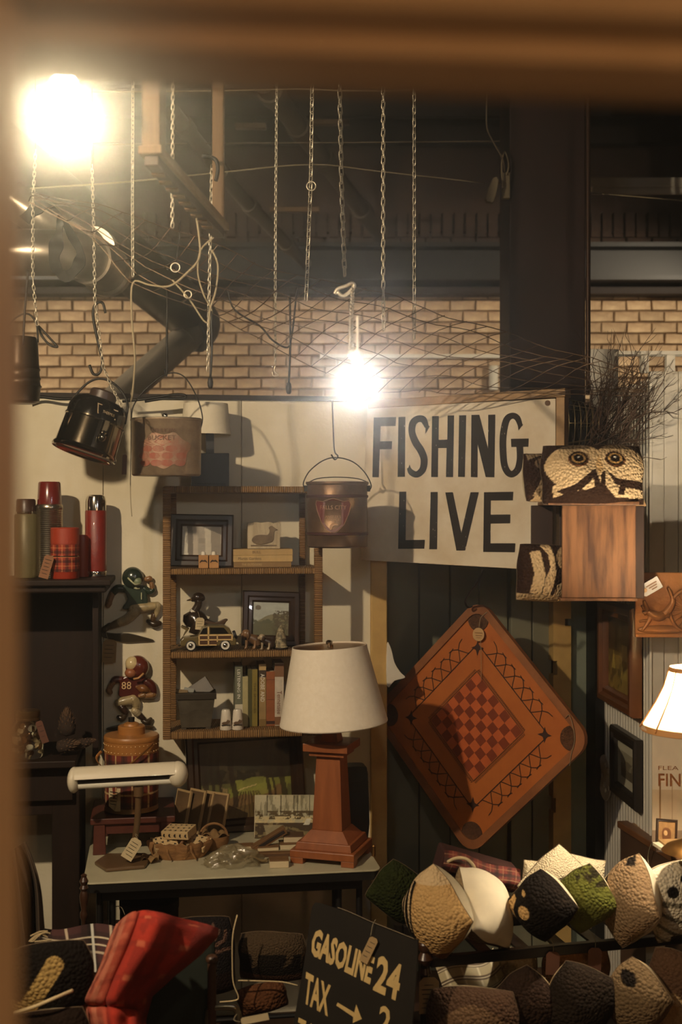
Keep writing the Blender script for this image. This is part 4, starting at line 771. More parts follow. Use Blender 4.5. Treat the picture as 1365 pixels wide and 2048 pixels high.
# ---------------------------------------------------------------- two cast football players on the wall
def player(label, ax, ay, defs, tubes, helm, face, extra=()):
    fr = WP.fr(ax, ay, .001); t = thing('football_plaque', label, 'wall plaque', org(fr), 'cast football player wall plaques')
    q = lambda x, y, dpt=-6: fr @ Vector((x - ax, dpt, ay - y))
    for nm, pts, rad, c in tubes:
        pp = sm([(p[0], p[1], p[2] if len(p) > 2 else -7) for p in pts], 4); rr = [max(1, x.x) for x in sm([(r, 0, 0) for r in rad], 4)]
        m = M().tube([q(p.x, p.y, p.z) for p in pp], [r * fr.to_scale().x for r in rr], 12); m.add(M().ell(q(*pts[-1]), *[rad[-1] * fr.to_scale().x] * 3, 12, 8)).add(M().ell(q(*pts[0]), *[rad[0] * fr.to_scale().x] * 3, 12, 8))
        obj(nm, m, mat('pl_%d_%d_%d' % c, c, .3, coat=.4, var=tuple(int(x * .62) for x in c), nscale=40), t, smooth=True)
    for nm, pts, y0, y1, c in defs:
        obj(nm, M().poly(sm2([(x - ax, ay - y) for x, y in pts], 3), y0, y1).xf(fr), mat('pl_%d_%d_%d' % c, c, .3, coat=.4, var=tuple(int(x * .62) for x in c), nscale=40), t, bevel=.004)
    return t, fr, q
skin_ = (166, 120, 76); wht = (206, 186, 144)
gr_ = (44, 62, 46); br_ = (66, 50, 30); pn_ = (196, 174, 128)
t, fr, q = player('cast plaque of football player in green jersey and helmet, running', 262, 1282, [('jersey', [(246, 1173), (258, 1168), (276, 1170), (290, 1174), (296, 1208), (282, 1212), (266, 1216), (246, 1216), (256, 1196)], -15, -2, gr_), ('ground_strip', [(204, 1262), (230, 1266), (256, 1266), (285, 1273), (308, 1281), (280, 1283), (250, 1284), (225, 1278), (206, 1272)], -8, 0, (58, 46, 24))],
    [('arm', [(289, 1177, -9), (299, 1183, -10), (305, 1180, -10)], [7, 6.5, 6], gr_), ('arm', [(305, 1180, -10), (303, 1168, -11)], [5, 4.6], skin_), ('fist', [(299, 1157, -12), (293, 1158, -12)], [6, 5], skin_), ('arm', [(249, 1177, -8), (236, 1176, -9), (228, 1184, -8)], [8, 8, 7], gr_), ('forearm', [(226, 1186, -9), (220, 1203, -10)], [6, 5.5], skin_), ('hand', [(220, 1205, -10), (217, 1210, -10)], [6, 5], skin_),
     ('thigh', [(266, 1216, -7), (290, 1214, -10), (314, 1211, -11)], [11, 10, 8], pn_), ('thigh', [(272, 1220, -8), (256, 1236, -8), (238, 1244, -8)], [12, 10, 8], pn_), ('shin', [(315, 1212, -11), (314, 1224, -10), (308, 1234, -9)], [8, 6, 5], pn_), ('sock', [(308, 1230, -9), (306, 1240, -9)], [6, 6], (96, 70, 40)), ('shoe', [(296, 1242, -9), (308, 1248, -10), (318, 1247, -9)], [4, 8, 6], br_), ('sock', [(236, 1245, -8), (222, 1251, -8)], [8, 6], (110, 88, 48)), ('shoe', [(220, 1250, -8), (208, 1258, -8), (202, 1256, -8)], [6, 6, 4], br_)], None, None)
obj('helmet', M().ell(q(266, 1155, -12), .04, .03, .041, 20, 12), mat('helm_green', (38, 48, 38), .2, coat=.7), t, smooth=True)
obj('face', M().ell(q(275, 1162, -22), .018, .014, .018, 14, 9), mat('face_green', (126, 136, 104), .4), t, smooth=True)
obj('face_guard', M().tube([q(257, 1154, -28), q(264, 1161, -32), q(271, 1167, -33), q(281, 1166, -30)], .0035, 8), mat('guard', (176, 176, 140), .4), t, smooth=True)
obj('collar', M().tube([q(266, 1172, -17), q(273, 1176, -18), q(280, 1176, -17)], .004, 8), mat('guard'), t, smooth=True)
obj('number', txt('1', h=14).xf(WP.fr(283, 1192, .04)), mat('guard'), t)
dr = (92, 34, 24)
t, fr, q = player('cast plaque of football player number 88 in dark red jersey', 257, 1462, [('jersey', [(243, 1357), (258, 1350), (276, 1352), (288, 1358), (284, 1392), (262, 1392), (239, 1390), (240, 1372)], -15, -2, dr), ('ground_strip', [(213, 1455), (235, 1449), (262, 1446), (286, 1447), (309, 1453), (290, 1458), (260, 1462), (232, 1460)], -12, 0, (70, 50, 24))],
    [('arm', [(246, 1358, -9), (232, 1357, -10), (226, 1363, -11)], [7, 7, 6], dr), ('forearm', [(228, 1361, -11), (220, 1374, -12)], [6, 5.5], skin_), ('hand', [(219, 1378, -12), (222, 1382, -12)], [6, 5], skin_), ('arm', [(290, 1361, -9), (303, 1370, -10), (307, 1384, -11)], [9, 9, 8], dr), ('forearm', [(306, 1388, -12), (290, 1390, -15)], [8, 6], skin_), ('hand', [(288, 1388, -17), (280, 1390, -18)], [6, 4], skin_), ('ball', [(274, 1372, -17), (286, 1375, -19), (298, 1380, -17)], [3, 9, 4], (150, 96, 52)),
     ('thigh', [(264, 1397, -9), (250, 1400, -11), (238, 1403, -12)], [11, 10, 8], pn_), ('thigh', [(266, 1397, -8), (272, 1404, -8), (273, 1412, -8)], [12, 10, 8], pn_), ('knee_pad', [(270, 1420, -9), (276, 1426, -9)], [8, 7], wht), ('sock', [(277, 1427, -8), (287, 1437, -8)], [6.5, 5.5], (60, 40, 28)), ('shoe', [(286, 1440, -8), (294, 1444, -9), (301, 1438, -8)], [5, 6, 4], br_), ('sock', [(244, 1411, -12), (252, 1422, -11)], [7, 7], (60, 40, 28)), ('shoe', [(252, 1426, -10), (246, 1434, -10), (238, 1432, -10)], [6, 6, 4], br_)], None, None)
obj('helmet', M().ell(q(275, 1333, -12), .044, .034, .044, 20, 12), mat('helm_red', (96, 40, 26), .2, coat=.7), t, smooth=True)
obj('helmet_front', M().ell(q(265, 1325, -18), .026, .026, .027, 16, 10), mat('helm_white', (212, 190, 140), .25, coat=.6), t, smooth=True)
obj('face', M().ell(q(262, 1343, -24), .022, .018, .018, 14, 9), mat('face_brown', (150, 92, 58), .4), t, smooth=True)
obj('face_guard', M().tube([q(268, 1354, -32), q(278, 1352, -34), q(288, 1343, -32)], .004, 8), mat('guard_tan', (196, 146, 92), .4), t, smooth=True)
obj('number', txt('88', h=15, w=19).xf(WP.fr(253, 1371, .033)), mat('number_tan', (216, 180, 130), .5), t)
swing_tag('tan paper tag hung on the foot of the green player', WP.fr(219, 1302, .03), 27, 46, 3, mat('tag_tan', (150, 122, 80), .8), 4, [WP.pt(214, 1256, .045), WP.pt(213, 1268, .04), WP.pt(217, 1280, .03)])
swing_tag('small dark tag on a thread left of the red-printed bucket', FR(249, 929, 3.95), 9, 40, 2, mat('tag_dark'), 0, [P(249, 909, 3.95), P(250, 870, 3.93)])
# ---------------------------------------------------------------- table
TZ = .72; FL, FRt = onz(165, 1767, TZ), onz(764, 1739, TZ); TU = (FRt - FL).normalized(); TN = Vector((-TU.y, TU.x, 0)); TA = math.atan2(TU.y, TU.x); TW = (FRt - FL).length; TD = .57
t = thing('folding_table', 'cream topped folding table with black edge and legs below the wicker shelf', 'table', (FL + FRt) / 2 + TN * TD / 2 - Vector((0, 0, TZ)), None, TA)
TF = Matrix.Translation(FL) @ Matrix.Rotation(TA, 4, 'Z')       # table frame: metres, x along the front edge, y away
def rrect(x0, x1, y0, y1, r, n=4):
    return [(cx_ + r * math.cos(a), cy_ + r * math.sin(a)) for cx_, cy_, a0 in ((x1 - r, y1 - r, 0), (x0 + r, y1 - r, 90), (x0 + r, y0 + r, 180), (x1 - r, y0 + r, 270)) for a in [R(a0 + 90 * i / n) for i in range(n + 1)]]
def slab(pts, z0, z1): m = M(); k = len(pts); return m._a([(x, y, z0) for x, y in pts] + [(x, y, z1) for x, y in pts], [tuple(range(k)), tuple(range(k, 2 * k))] + [(i, (i + 1) % k, (i + 1) % k + k, i + k) for i in range(k)])
tt = mat('table_cream', (196, 188, 158), .35, var=(172, 164, 134), nscale=10)
obj('tabletop', slab(rrect(0, TW, 0, TD, .03), -.006, 0).xf(TF), tt, t, bevel=.002)
obj('edge_band', slab(rrect(.004, TW - .004, .004, TD - .004, .03), -.034, -.0065).xf(TF), blackp, t)
obj('apron', M().box(.06, TW - .06, .05, .07, -.075, -.034).xf(TF), blackp, t)
for x, y in ((.05, .07), (.09, .07), (TW - .13, .09), (TW - .06, .09), (.07, TD - .06), (TW - .08, TD - .06)): obj('leg', M().tube([TF @ Vector((x, y, -.034)), TF @ Vector((x, y, -TZ + .002))], .011, 12), blackp, t, smooth='auto')
obj('brace', M().tube([TF @ Vector((.07, .09, -.5)), TF @ Vector((TW - .09, .09, -.5))], .008, 8), blackp, t, smooth='auto')
def TT(x, y): return onz(x, y, TZ + .0006)
def FT(x, y, rz=0, k=None): p = TT(x, y); return Matrix.Translation(p) @ Matrix.Rotation(TA + R(rz), 4, 'Z') @ Matrix.Scale(k or p.y / F, 4)
# ---------------------------------------------------------------- stool and plaid jug
redwood = mat('red_brown_wood', (94, 44, 28), .5, var=(66, 30, 20), nscale=8, stretch=(6, 1, 6))
p0 = TT(262, 1708); SK = p0.y / F; fx = Matrix.Translation(p0) @ Matrix.Rotation(TA, 4, 'Z') @ Matrix.Scale(SK, 4)
t = thing('small_stool', 'low red-brown wooden stool on the table under the plaid jug', 'stool', p0)
obj('seat', M().box(-80, 88, 0, 165, 60, 73).xf(fx), redwood, t, bevel=.004)
for x, y in ((-62, 12), (70, 12), (-62, 150), (70, 150)): obj('leg', frus(M(), 13, 11, 10, 9, 0, 60).xf(fx @ Matrix.Translation((x, y, 0))), redwood, t, bevel=.002)
obj('rail', M().box(-50, 60, 8, 14, 40, 60).xf(fx), redwood, t)
ztop = p0.z + 73 * SK + .0008
p1 = onz(252, 1636, ztop); p1 = fx @ Vector((0, 66, 73)) + Vector((0, 0, .0008)); K1 = p1.y / F
fj = Matrix.Translation(p1) @ Matrix.Scale(K1, 4)
t = thing('plaid_jug', 'big plaid picnic jug with tan lid standing on the small stool', 'jug', p1)
tanp = mat('tan_plastic', (172, 116, 58), .4, coat=.2, var=(146, 94, 44), nscale=8)
obj('body', M().lathe([(.01, 0), (50, 0), (54, 3), (52.5, 10), (52.5, 118), (.01, 118)], 40, fj), mat('jug_metal', (150, 120, 84), .35, .7), t, smooth='auto')
obj('plaid_band', can_mesh(plaid_can(Paint(160, 60), 1, 10, 2.6, (116, 44, 28), (34, 20, 14), (206, 176, 120)), fj, 53, 54, 12, 117), vmatte, t, fix=False, smooth=True)
obj('shoulder_band', M().lathe([(53, 116), (54, 117), (54.5, 138), (52, 140)], 40, fj), tanp, t, smooth='auto')
st = M()
for z in (121, 134):
    for i in range(40): a = 2 * math.pi * i / 40; st.box(54.4 * math.cos(a) - .9, 54.4 * math.cos(a) + .9, 54.4 * math.sin(a) - .9, 54.4 * math.sin(a) + .9, z, z + 1.2)
obj('stitching', st.xf(fj), mat('stitch', (226, 196, 140), .7), t, kind='stuff')
obj('lid', M().lathe([(54, 139), (55, 141), (55, 147), (53, 150), (27, 152), (27, 166), (25, 168), (.01, 168)], 40, fj), tanp, t, smooth='auto')
obj('spout_cap', M().lathe([(17, 168), (15, 172), (8, 175), (.01, 175)], 20, fj), tanp, t, smooth='auto')
obj('stopper', M().lathe([(6, 174), (6.5, 184), (.01, 184)], 14, fj), blackp, t, smooth='auto')
obj('handle', M().tube([fj @ Vector(p) for p in sm([(-58, -10, 118), (-66, -20, 104), (-40, -52, 92), (0, -64, 98), (30, -58, 122), (48, -30, 138)], 5)], [.006] * 26, 6, flat=.3), tanp, t, smooth='auto')
obj('paper_label', wrap(M()._a([(x - 26, 0, z) for x, z in ((-14, 52), (14, 54), (14, 8), (2, 8), (-14, 16))], [(0, 1, 2, 3, 4)]), fj, 53, 53, 2), paper, t, fix=False)
lw = M()
for i in range(5): lw.add(wrap(M()._a([(x - 26, 0, z) for x, z in ((-10, 46 - i * 6), (9 - i, 46 - i * 6), (9 - i, 44.6 - i * 6), (-10, 44.6 - i * 6))], [(0, 1, 2, 3)]), fj, 53, 53, 2.4))
obj('label_writing', lw, ink, t, kind='stuff', fix=False)
# ---------------------------------------------------------------- white tube desk lamp
pb = TT(245, 1722); KB = pb.y / F
t = thing('desk_lamp', 'white tube desk lamp on brown stem and flat base at the table corner', 'lamp', pb)
bpts = [(x - pb.x, y - pb.y) for x, y in ((TT(*q).x, TT(*q).y) for q in ((189, 1730), (212, 1745), (290, 1738), (302, 1722), (292, 1712), (214, 1713)))]
brl = mat('brown_enamel', (98, 74, 48), .4, coat=.2)
obj('base', slab(bpts, 0, .012).xf(Matrix.Translation(pb)), brl, t, bevel=.004)
pe = P(277, 1580, pb.y - .06)
obj('stem', M().tube(sm([TT(262, 1712) + Vector((0, 0, .01)), P(268, 1688, pb.y - .02), P(275, 1640, pb.y - .05), pe], 5), .0105, 12), brl, t, smooth='auto')
hl, hr = P(146, 1560, pe.y - .03), P(358, 1548, pe.y + .02); ax = (hr - hl).normalized(); up = Vector((0, -.35, 1)); up = (up - ax * up.dot(ax)).normalized(); fw_ = ax.cross(up)
def lampsec(m, a0, a1, r, x0, x1, n=14, th=.002):
    v = []
    for s_, e in ((x0, 0), (x1, 1)):
        c_ = hl.lerp(hr, s_)
        for i in range(n + 1):
            a = R(a0 + (a1 - a0) * i / n)
            for rr in (r, r - th): v.append(c_ + (up * math.sin(a) - fw_ * -math.cos(a)) * rr)
    k = 2 * (n + 1); f = []
    for i in range(n):
        a = 2 * i; f += [(a, a + 2, k + a + 2, k + a), (a + 1, k + a + 1, k + a + 3, a + 3), (a, a + 1, a + 3, a + 2), (k + a, k + a + 2, k + a + 3, k + a + 1)]
    f += [(0, k, k + 1, 1), (2 * n, 2 * n + 1, k + 2 * n + 1, k + 2 * n)]
    return m._a(v, f)
wl = mat('lamp_white', (222, 210, 184), .35, coat=.2)
obj('housing', lampsec(M(), 30, 236, .042, .02, .96), wl, t, smooth='auto')
obj('tube', M().tube([hl.lerp(hr, .05) - up * .012 + fw_ * .014, hl.lerp(hr, .93) - up * .012 + fw_ * .014], .014, 14), mat('fluoro_tube', (226, 220, 200), .3), t, smooth='auto')
obj('reflector_slot', M().tube([hl.lerp(hr, .03) + up * .004 - fw_ * .004, hl.lerp(hr, .95) + up * .004 - fw_ * .004], .030, 14), mat('slot_dark', (46, 38, 30), .7), t, smooth='auto')
for c_, s_ in ((hl, .35), (hr, .55)): obj('end_cap', M().ell(c_.lerp(hl.lerp(hr, .5), .02), .043 * (.5 if s_ < .5 else .8), .043, .043, 18, 10), wl, t, smooth=True)
obj('elbow', M().tube([pe - Vector((0, 0, .02)), pe + Vector((0, .0, .012))], .016, 12), brl, t, smooth='auto')
swing_tag('cream price tag tied to the stem of the tube desk lamp', FR(264, 1698, pb.y - .075), 24, 46, 32, paper, 5, [P(268, 1680, pb.y - .03), P(276, 1672, pb.y - .07), P(270, 1668, pb.y - .06), P(277, 1680, pb.y - .075)])
# ---------------------------------------------------------------- big painting, small canvases
p = Paint(90, 80).fill((94, 92, 52)); U, V = p.u, p.v
p.put(V > .45, (44, 40, 26)).put((V > .45) & (fbm(U * 9, V * 5) > .5), (66, 58, 38)).put((V > .62) & (V < .9) & (U > .3) & (U < .7), (50, 48, 34))
p.put((V < .5) & (U > .3) & (fbm(U * 7, V * 4) > .42), (126, 128, 58)).put(V < .2, (96, 78, 44)).put((abs(V - .12 - .25 * U) < .07) & (U < .9), (120, 94, 58)).ell(.62, .4, .2, .12, (140, 142, 66), .7)
for k_ in range(9): p.put(abs(U - .52 - (k_ - 4) * .05 * (1.2 - 2 * V)) < .006, (70, 52, 30), (1. * (V < .35)))
for a, w_ in ((.06, .03), (.14, .016), (.22, .02), (.36, .03), (.74, .02), (.8, .012), (.9, .03)): p.put((abs(U - a - .02 * np.sin(V * 7)) < w_) & (V > .15), (40, 30, 20), .85)
p.put((V < .42) & (U < .3) & (fbm(U * 14, V * 14) > .5), (150, 128, 84), .7).put((abs(V - .36 - .3 * (U - .4)) < .008) & (U > .4) & (U < .62), (188, 170, 112)).noise(12, .7, 1.2)
fx = WP.fr(494, 1695, .11); fx = Matrix.Translation((fx.to_translation().x, fx.to_translation().y, TZ + .001)) @ Matrix.Rotation(T8 + R(3), 4, 'Z') @ Matrix.Rotation(R(-8), 4, 'X') @ Matrix.Scale(fx.to_translation().y / F, 4) @ Matrix.Translation((0, 0, 103)) @ Matrix.Rotation(R(-2), 4, 'Y')
picture('large_painting', 'large dark framed woodland painting leaning behind the table clutter', fx, 236, 204, 27, p, mat('dark_frame'), 12)
p = Paint(90, 60).fill((188, 180, 148)); U, V = p.u, p.v
p.put((V > .5) & (fbm(U * 30, V * 2) > .55), (120, 112, 84), .7).put((abs(V - .52) < .1) & (fbm(U * 18, V * 18) > .42), (92, 76, 46)).put((abs(V - .4) < .09) & (fbm(U * 22 + 5, V * 16) > .45), (206, 188, 140)).put(V < .34, (70, 54, 34)).put((V < .34) & (fbm(U * 12, V * 10) > .55), (128, 112, 74)).put((V < .3) & (abs(U - .3) < .1 + V * .2), (176, 164, 128), .6).poly([(.8, .3), (.9, .3), (.93, .44), (.85, .44)], (220, 214, 190)).noise(14, .75, 1.2)
for a in (.2, .42, .64, .7, .9): p.put((abs(U - a) < .006) & (V > .5), (60, 50, 34))
pc = TT(571, 1676); fx = Matrix.Translation(pc) @ Matrix.Rotation(TA + R(-2), 4, 'Z') @ Matrix.Rotation(R(-15), 4, 'X') @ Matrix.Scale(pc.y / F, 4) @ Matrix.Translation((0, 0, 42)) @ Matrix.Rotation(R(1.5), 4, 'Y')
t = thing('canvas_print', 'unframed printed canvas of a woodland stream leaning by the wooden lamp', 'picture', pc)
obj('block', M().box(-61, 63, 0, 8, -41, 42).xf(fx), mat('canvas_edge', (206, 192, 160), .8), t, bevel=.001)
obj('print', sheet(p, 122, 82, fx @ Matrix.Translation((1, 0, .5)), -.4), vmatte, t, fix=False)
cvs = mat('art_board', (120, 92, 58), .7, var=(70, 52, 32), nscale=9); edge = mat('board_edge', (168, 140, 96), .7)
for i, (x, y, w_, h_, yaw, roll, lab) in enumerate(((352, 1690, 44, 100, -52, -13, 'tan board leaning leftmost among the boards on the table'), (378, 1693, 44, 104, -48, -15, 'brown board second from the left among the leaning boards'), (394, 1690, 46, 98, -48, -16, 'thin board third from the left among the leaning boards'), (420, 1695, 56, 100, -40, -17, 'dark board leaning nearest the large painting'))):
    pc = TT(x, y) + TN * .06; fx = Matrix.Translation(pc) @ Matrix.Rotation(TA + R(yaw), 4, 'Z') @ Matrix.Rotation(R(roll), 4, 'X') @ Matrix.Scale(pc.y / F, 4)
    t = thing('art_board', lab, 'picture', pc, 'boards leaning on the table')
    obj('panel', M().box(-w_ / 2, w_ / 2, 0, 5, .5, h_).xf(fx), edge, t, bevel=.001); obj('face', M().box(-w_ / 2 + 4, w_ / 2 - 4, -.8, 0, 4, h_ - 4).xf(fx), cvs, t)
# ---------------------------------------------------------------- wooden table lamp
pl_ = TT(664, 1713) ; KL = pl_.y / F; LF = Matrix.Translation(pl_) @ Matrix.Rotation(R(-17), 4, 'Z') @ Matrix.Scale(KL, 4)
t = thing('table_lamp', 'wooden pillar table lamp with large cream shade at the table end', 'lamp', pl_)
cher = mat('cherry_wood', (158, 92, 50), .42, var=(122, 66, 34), nscale=5, stretch=(9, 9, 1), coat=.15)
for x, y in ((-52, -52), (52, -52), (52, 52), (-52, 52)): obj('foot', M().box(x - 13, x + 13, y - 13, y + 13, 0, 11).xf(LF), cher, t, bevel=.001)
obj('base', M().box(-66, 66, -66, 66, 11, 26).xf(LF), cher, t, bevel=.003)
obj('base_step', frus(M(), 58, 55, 58, 55, 26, 40).xf(LF), cher, t, bevel=.002)
obj('base_slope', frus(M(), 50, 33, 50, 33, 40, 60).xf(LF), cher, t, bevel=.001)
obj('shaft', frus(M(), 31, 24, 31, 24, 60, 212).xf(LF), cher, t, bevel=.001)
obj('collar', M().box(-36, 36, -36, 36, 206, 216).xf(LF), cher, t, bevel=.001)
obj('cap', M().box(-46, 46, -46, 46, 216, 232).xf(LF), cher, t, bevel=.002)
obj('neck', frus(M(), 18, 14, 18, 14, 232, 256).xf(LF), cher, t, bevel=.001)
obj('rod', M().tube([LF @ Vector((0, 0, 250)), LF @ Vector((0, 0, 424))], .005, 8), mat('brass', (150, 110, 60), .3, .9), t)
sfx = Matrix.Translation(pl_) @ Matrix.Scale(KL, 4) @ Matrix.Translation((4, 0, 266)) @ Matrix.Rotation(R(-3.2), 4, 'Y')
linen = mat('linen_shade', (238, 226, 206), .8, var=(226, 212, 188), nscale=60, bump=.15, bscale=300)
obj('shade', M().lathe([(107, 0), (108.5, 2), (108, 6), (107, 8), (76, 148), (75, 156), (73.5, 156), (105, 2)], 56, sfx, cap=False), linen, t, smooth='auto')
obj('shade_ring', M().lathe([(6, 150), (73, 151), (73, 153), (6, 153)], 30, sfx, cap=False), mat('brass'), t)
obj('finial', M().lathe([(3, 152), (3, 158), (7, 159), (7, 164), (4, 167), (.01, 168)], 14, sfx), chrome, t, smooth='auto')
pc = TT(716, 1690) + TN * .04; fx = Matrix.Translation(pc) @ Matrix.Rotation(TA, 4, 'Z') @ Matrix.Scale(pc.y / F, 4)
t = thing('black_case', 'tall black case standing behind the wooden table lamp', 'case', pc)
obj('body', M().poly(sm2([(-24, 0), (24, 0), (25, 120), (23, 142), (18, 150), (-18, 150), (-24, 144)], 3), 0, 40).xf(fx), mat('case_black', (18, 15, 13), .6), t, bevel=.002)
obj('lid_line', M().box(-25, 25.5, -.6, 40.5, 118, 120).xf(fx), ink, t)
# ---------------------------------------------------------------- boxes and small things on the table
card = mat('white_card', (206, 188, 152), .7); kraft = mat('brown_card', (128, 92, 56), .6, var=(100, 70, 40), nscale=14); bx2 = mat('dark_card', (84, 58, 36), .6)
def mbox(name, label, x, y, z, w_, d_, h_, rz, m1, m2, rx=0, ry=0, group=None):
    p = TT(x, y) + Vector((0, 0, z)); fx = Matrix.Translation(p) @ Matrix.Rotation(TA + R(rz), 4, 'Z') @ Matrix.Rotation(R(rx), 4, 'X') @ Matrix.Rotation(R(ry), 4, 'Y') @ Matrix.Scale(p.y / F, 4)
    t = thing(name, label, 'box', p, group)
    obj('box', M().box(-w_ / 2, w_ / 2, 0, d_, 0, h_ - 1.5).xf(fx), m1, t, bevel=.0008); obj('lid', M().box(-w_ / 2 - .6, w_ / 2 + .6, -.6, d_ + .6, h_ - 2.5, h_).xf(fx), m2, t, bevel=.0008)
    return t, fx
GB = 'small card boxes by the wooden lamp'
K4 = 4.2 / F
mbox('card_box', 'white fronted box with brown top, lowest of the pair left of the lamp', 580, 1699, 0, 38, 30, 12, 0, card, kraft, group=GB)
mbox('card_box', 'brown topped box stacked on the white fronted box left of the lamp', 588, 1697, 12.2 * K4, 40, 32, 13, -4, card, bx2, group=GB)
mbox('card_box', 'long white box lying behind the glinting bag', 490, 1701, 0, 36, 20, 10, 0, card, kraft, group=GB)
mbox('card_box', 'white box between the long box and the stacked pair', 537, 1702, 0, 42, 18, 9, 2, card, kraft, group=GB)
mbox('card_box', 'small white box with tan top standing at the table front edge', 559, 1736, 0, 38, 26, 16, -2, card, kraft, group=GB)
t, fx = mbox('slanted_box', 'long tan open box propped slanting on the small boxes', 543, 1700, 13 * K4, 76, 18, 14, 4, kraft, kraft, ry=-29)
obj('slot', M().box(-24, 34, -1, 0, 4, 10).xf(fx), ink, t)
t, fx = mbox('flat_tray', 'long brown wooden strip lying in front of the small boxes', 545, 1714, 0, 150, 14, 8, -2, bx2, kraft)
# birch basket with punched boxes
pc = TT(362, 1722) + TN * .06; KK = pc.y / F; fx = Matrix.Translation(pc) @ Matrix.Rotation(TA, 4, 'Z') @ Matrix.Scale(KK, 4)
t = thing('bark_basket', 'shallow birch bark basket holding punched wooden boxes', 'basket', pc)
bark = mat('birch_bark', (164, 120, 72), .8, var=(98, 66, 38), nscale=16, stretch=(1, 1, 3), bump=.5)
r_ = random.Random(9); rim = [1 + .08 * math.sin(i * 2.1) + .05 * math.sin(i * 5) for i in range(36)]
v, f = [], []
for z, rr in ((0, .78), (14, .9), (30, 1.0), (34, 1.0), (30, .95), (6, .8), (4, .78)):
    for i in range(36): a = 2 * math.pi * i / 36; v.append((62 * rr * math.cos(a) * (rim[i] if z > 10 else 1), 40 * rr * math.sin(a) * (rim[i] if z > 10 else 1), z + (3 * math.sin(i * 3.3) if z > 25 else 0)))
for j in range(6):
    for i in range(36): f.append((j * 36 + i, j * 36 + (i + 1) % 36, j * 36 + 36 + (i + 1) % 36, j * 36 + 36 + i))
f += [tuple(reversed(range(36))), tuple(6 * 36 + i for i in range(36))]
obj('bowl', M()._a(v, f).xf(fx), bark, t, smooth='auto')
for a in (200, 245, 290): obj('bark_strip', M().tube([fx @ Vector((58 * math.cos(R(a)), 38 * math.sin(R(a)), 30)), fx @ Vector((62 * math.cos(R(a)), 43 * math.sin(R(a)), 18)), fx @ Vector((64 * math.cos(R(a)) + 8, 46 * math.sin(R(a)), 4))], [.006, .005, .003], 6, flat=.3), bark, t, smooth='auto')
bone = mat('bone_box', (206, 180, 134), .6, var=(180, 150, 104), nscale=20)
def punched(label, tr, rot, w_, d_, h_, seed):
    f2 = fx @ Matrix.Translation(tr) @ Matrix.Rotation(R(rot[2]), 4, 'Z') @ Matrix.Rotation(R(rot[0]), 4, 'X') @ Matrix.Rotation(R(rot[1]), 4, 'Y')
    t = thing('punched_box', label, 'box', org(f2), 'punched boxes in the bark basket')
    obj('box', M().box(-w_ / 2, w_ / 2, -d_ / 2, d_ / 2, 0, h_).xf(f2), bone, t, bevel=.001)
    hm = M(); r_ = random.Random(seed); nx, ny = max(3, int(w_ / 11)), max(3, int(d_ / 11))
    for i in range(nx):
        for j in range(ny):
            x = -w_ / 2 + (i + .5) * w_ / nx; y = -d_ / 2 + (j + .5) * d_ / ny; a = r_.uniform(0, 6)
            hm._a([(x + 3.6 * math.cos(a + q) * s_, y + 3.6 * math.sin(a + q) * s_, h_ + .25) for q, s_ in ((0, 1.1), (1, .6), (2, 1), (3.1, .35), (4.2, 1), (5.3, .6))], [tuple(range(6))])
        for s_ in (0,): hm._a([(-w_ / 2 + (i + .5) * w_ / nx + dx, -d_ / 2 - .3, h_ * .5 + dz) for dx, dz in ((-2.5, -1), (-1, 3), (2.5, 3.5), (1.5, -.5), (2.5, -4), (-1, -3))], [tuple(range(6))])
    obj('punched_holes', hm.xf(f2), ink, t, kind='stuff', fix=False)
punched('punched pale box lying on top of the other boxes in the basket', (-2, 4, 40), (8, -3, -26), 58, 42, 16, 1)
punched('punched pale box at the left front in the bark basket', (-30, -4, 22), (26, -6, 14), 46, 34, 12, 2)
punched('punched pale box slanting at the right in the bark basket', (28, 4, 22), (22, 10, -34), 60, 34, 11, 3)
obj_ = tag(obj('brown_stick', M().tube([fx @ Vector((-4, -22, 22)), fx @ Vector((8, -10, 38)), fx @ Vector((22, -14, 40))], .006, 8), kraft, smooth='auto'), 'brown twist of bark lying among the punched boxes', 'bark')
# small hooped basket and glinting plastic bag
pc = TT(428, 1702) + TN * .02; fx = Matrix.Translation(pc) @ Matrix.Rotation(TA, 4, 'Z') @ Matrix.Scale(pc.y / F, 4)
t = thing('hoop_basket', 'small basket with arched handle behind the glinting bag', 'basket', pc)
obj('bowl', M().lathe([(.01, 0), (22, 0), (30, 14), (32, 28), (30, 28), (24, 8), (.01, 6)], 22, fx, .7), bark, t, smooth='auto')
obj('handle', M().tube([fx @ Vector((27 * math.cos(a), 0, 26 + 26 * math.sin(a))) for a in np.linspace(0, math.pi, 15)], .0045, 6), bark, t, smooth='auto')
obj('cloth', M().grid(lambda u, v: fx @ Vector(((u - .5) * 56, (v - .5) * 36, 24 + 10 * math.sin(u * 9) * math.sin(v * 7 + 1) + 8 * math.sin(math.pi * u))), 14, 10), mat('burlap', (150, 118, 74), .9, var=(110, 82, 48), nscale=20), t, smooth=True)
pc = TT(470, 1738) + TN * .05; fx = Matrix.Translation(pc) @ Matrix.Rotation(TA, 4, 'Z') @ Matrix.Scale(pc.y / F, 4)
t = thing('plastic_bag', 'crumpled clear plastic bag of shiny beads at the table front', 'bag', pc)
def bagf(u, v):
    a = 2 * math.pi * u; ph = math.pi * v * .5; n_ = 1 + .16 * math.sin(7 * a + 9 * v) + .1 * math.sin(13 * a - 14 * v)
    return fx @ Vector((56 * math.cos(a) * math.cos(ph) * n_, 30 * math.sin(a) * math.cos(ph) * n_, 1 + 34 * math.sin(ph) * (1 + .2 * math.sin(5 * a + 3))))
obj('film', M().grid(bagf, 40, 14, True), mat('plastic_film', (150, 136, 104), .12, spec=.9, alpha=.45, bump=.6, bscale=60), t, smooth=True)
r_ = random.Random(12)
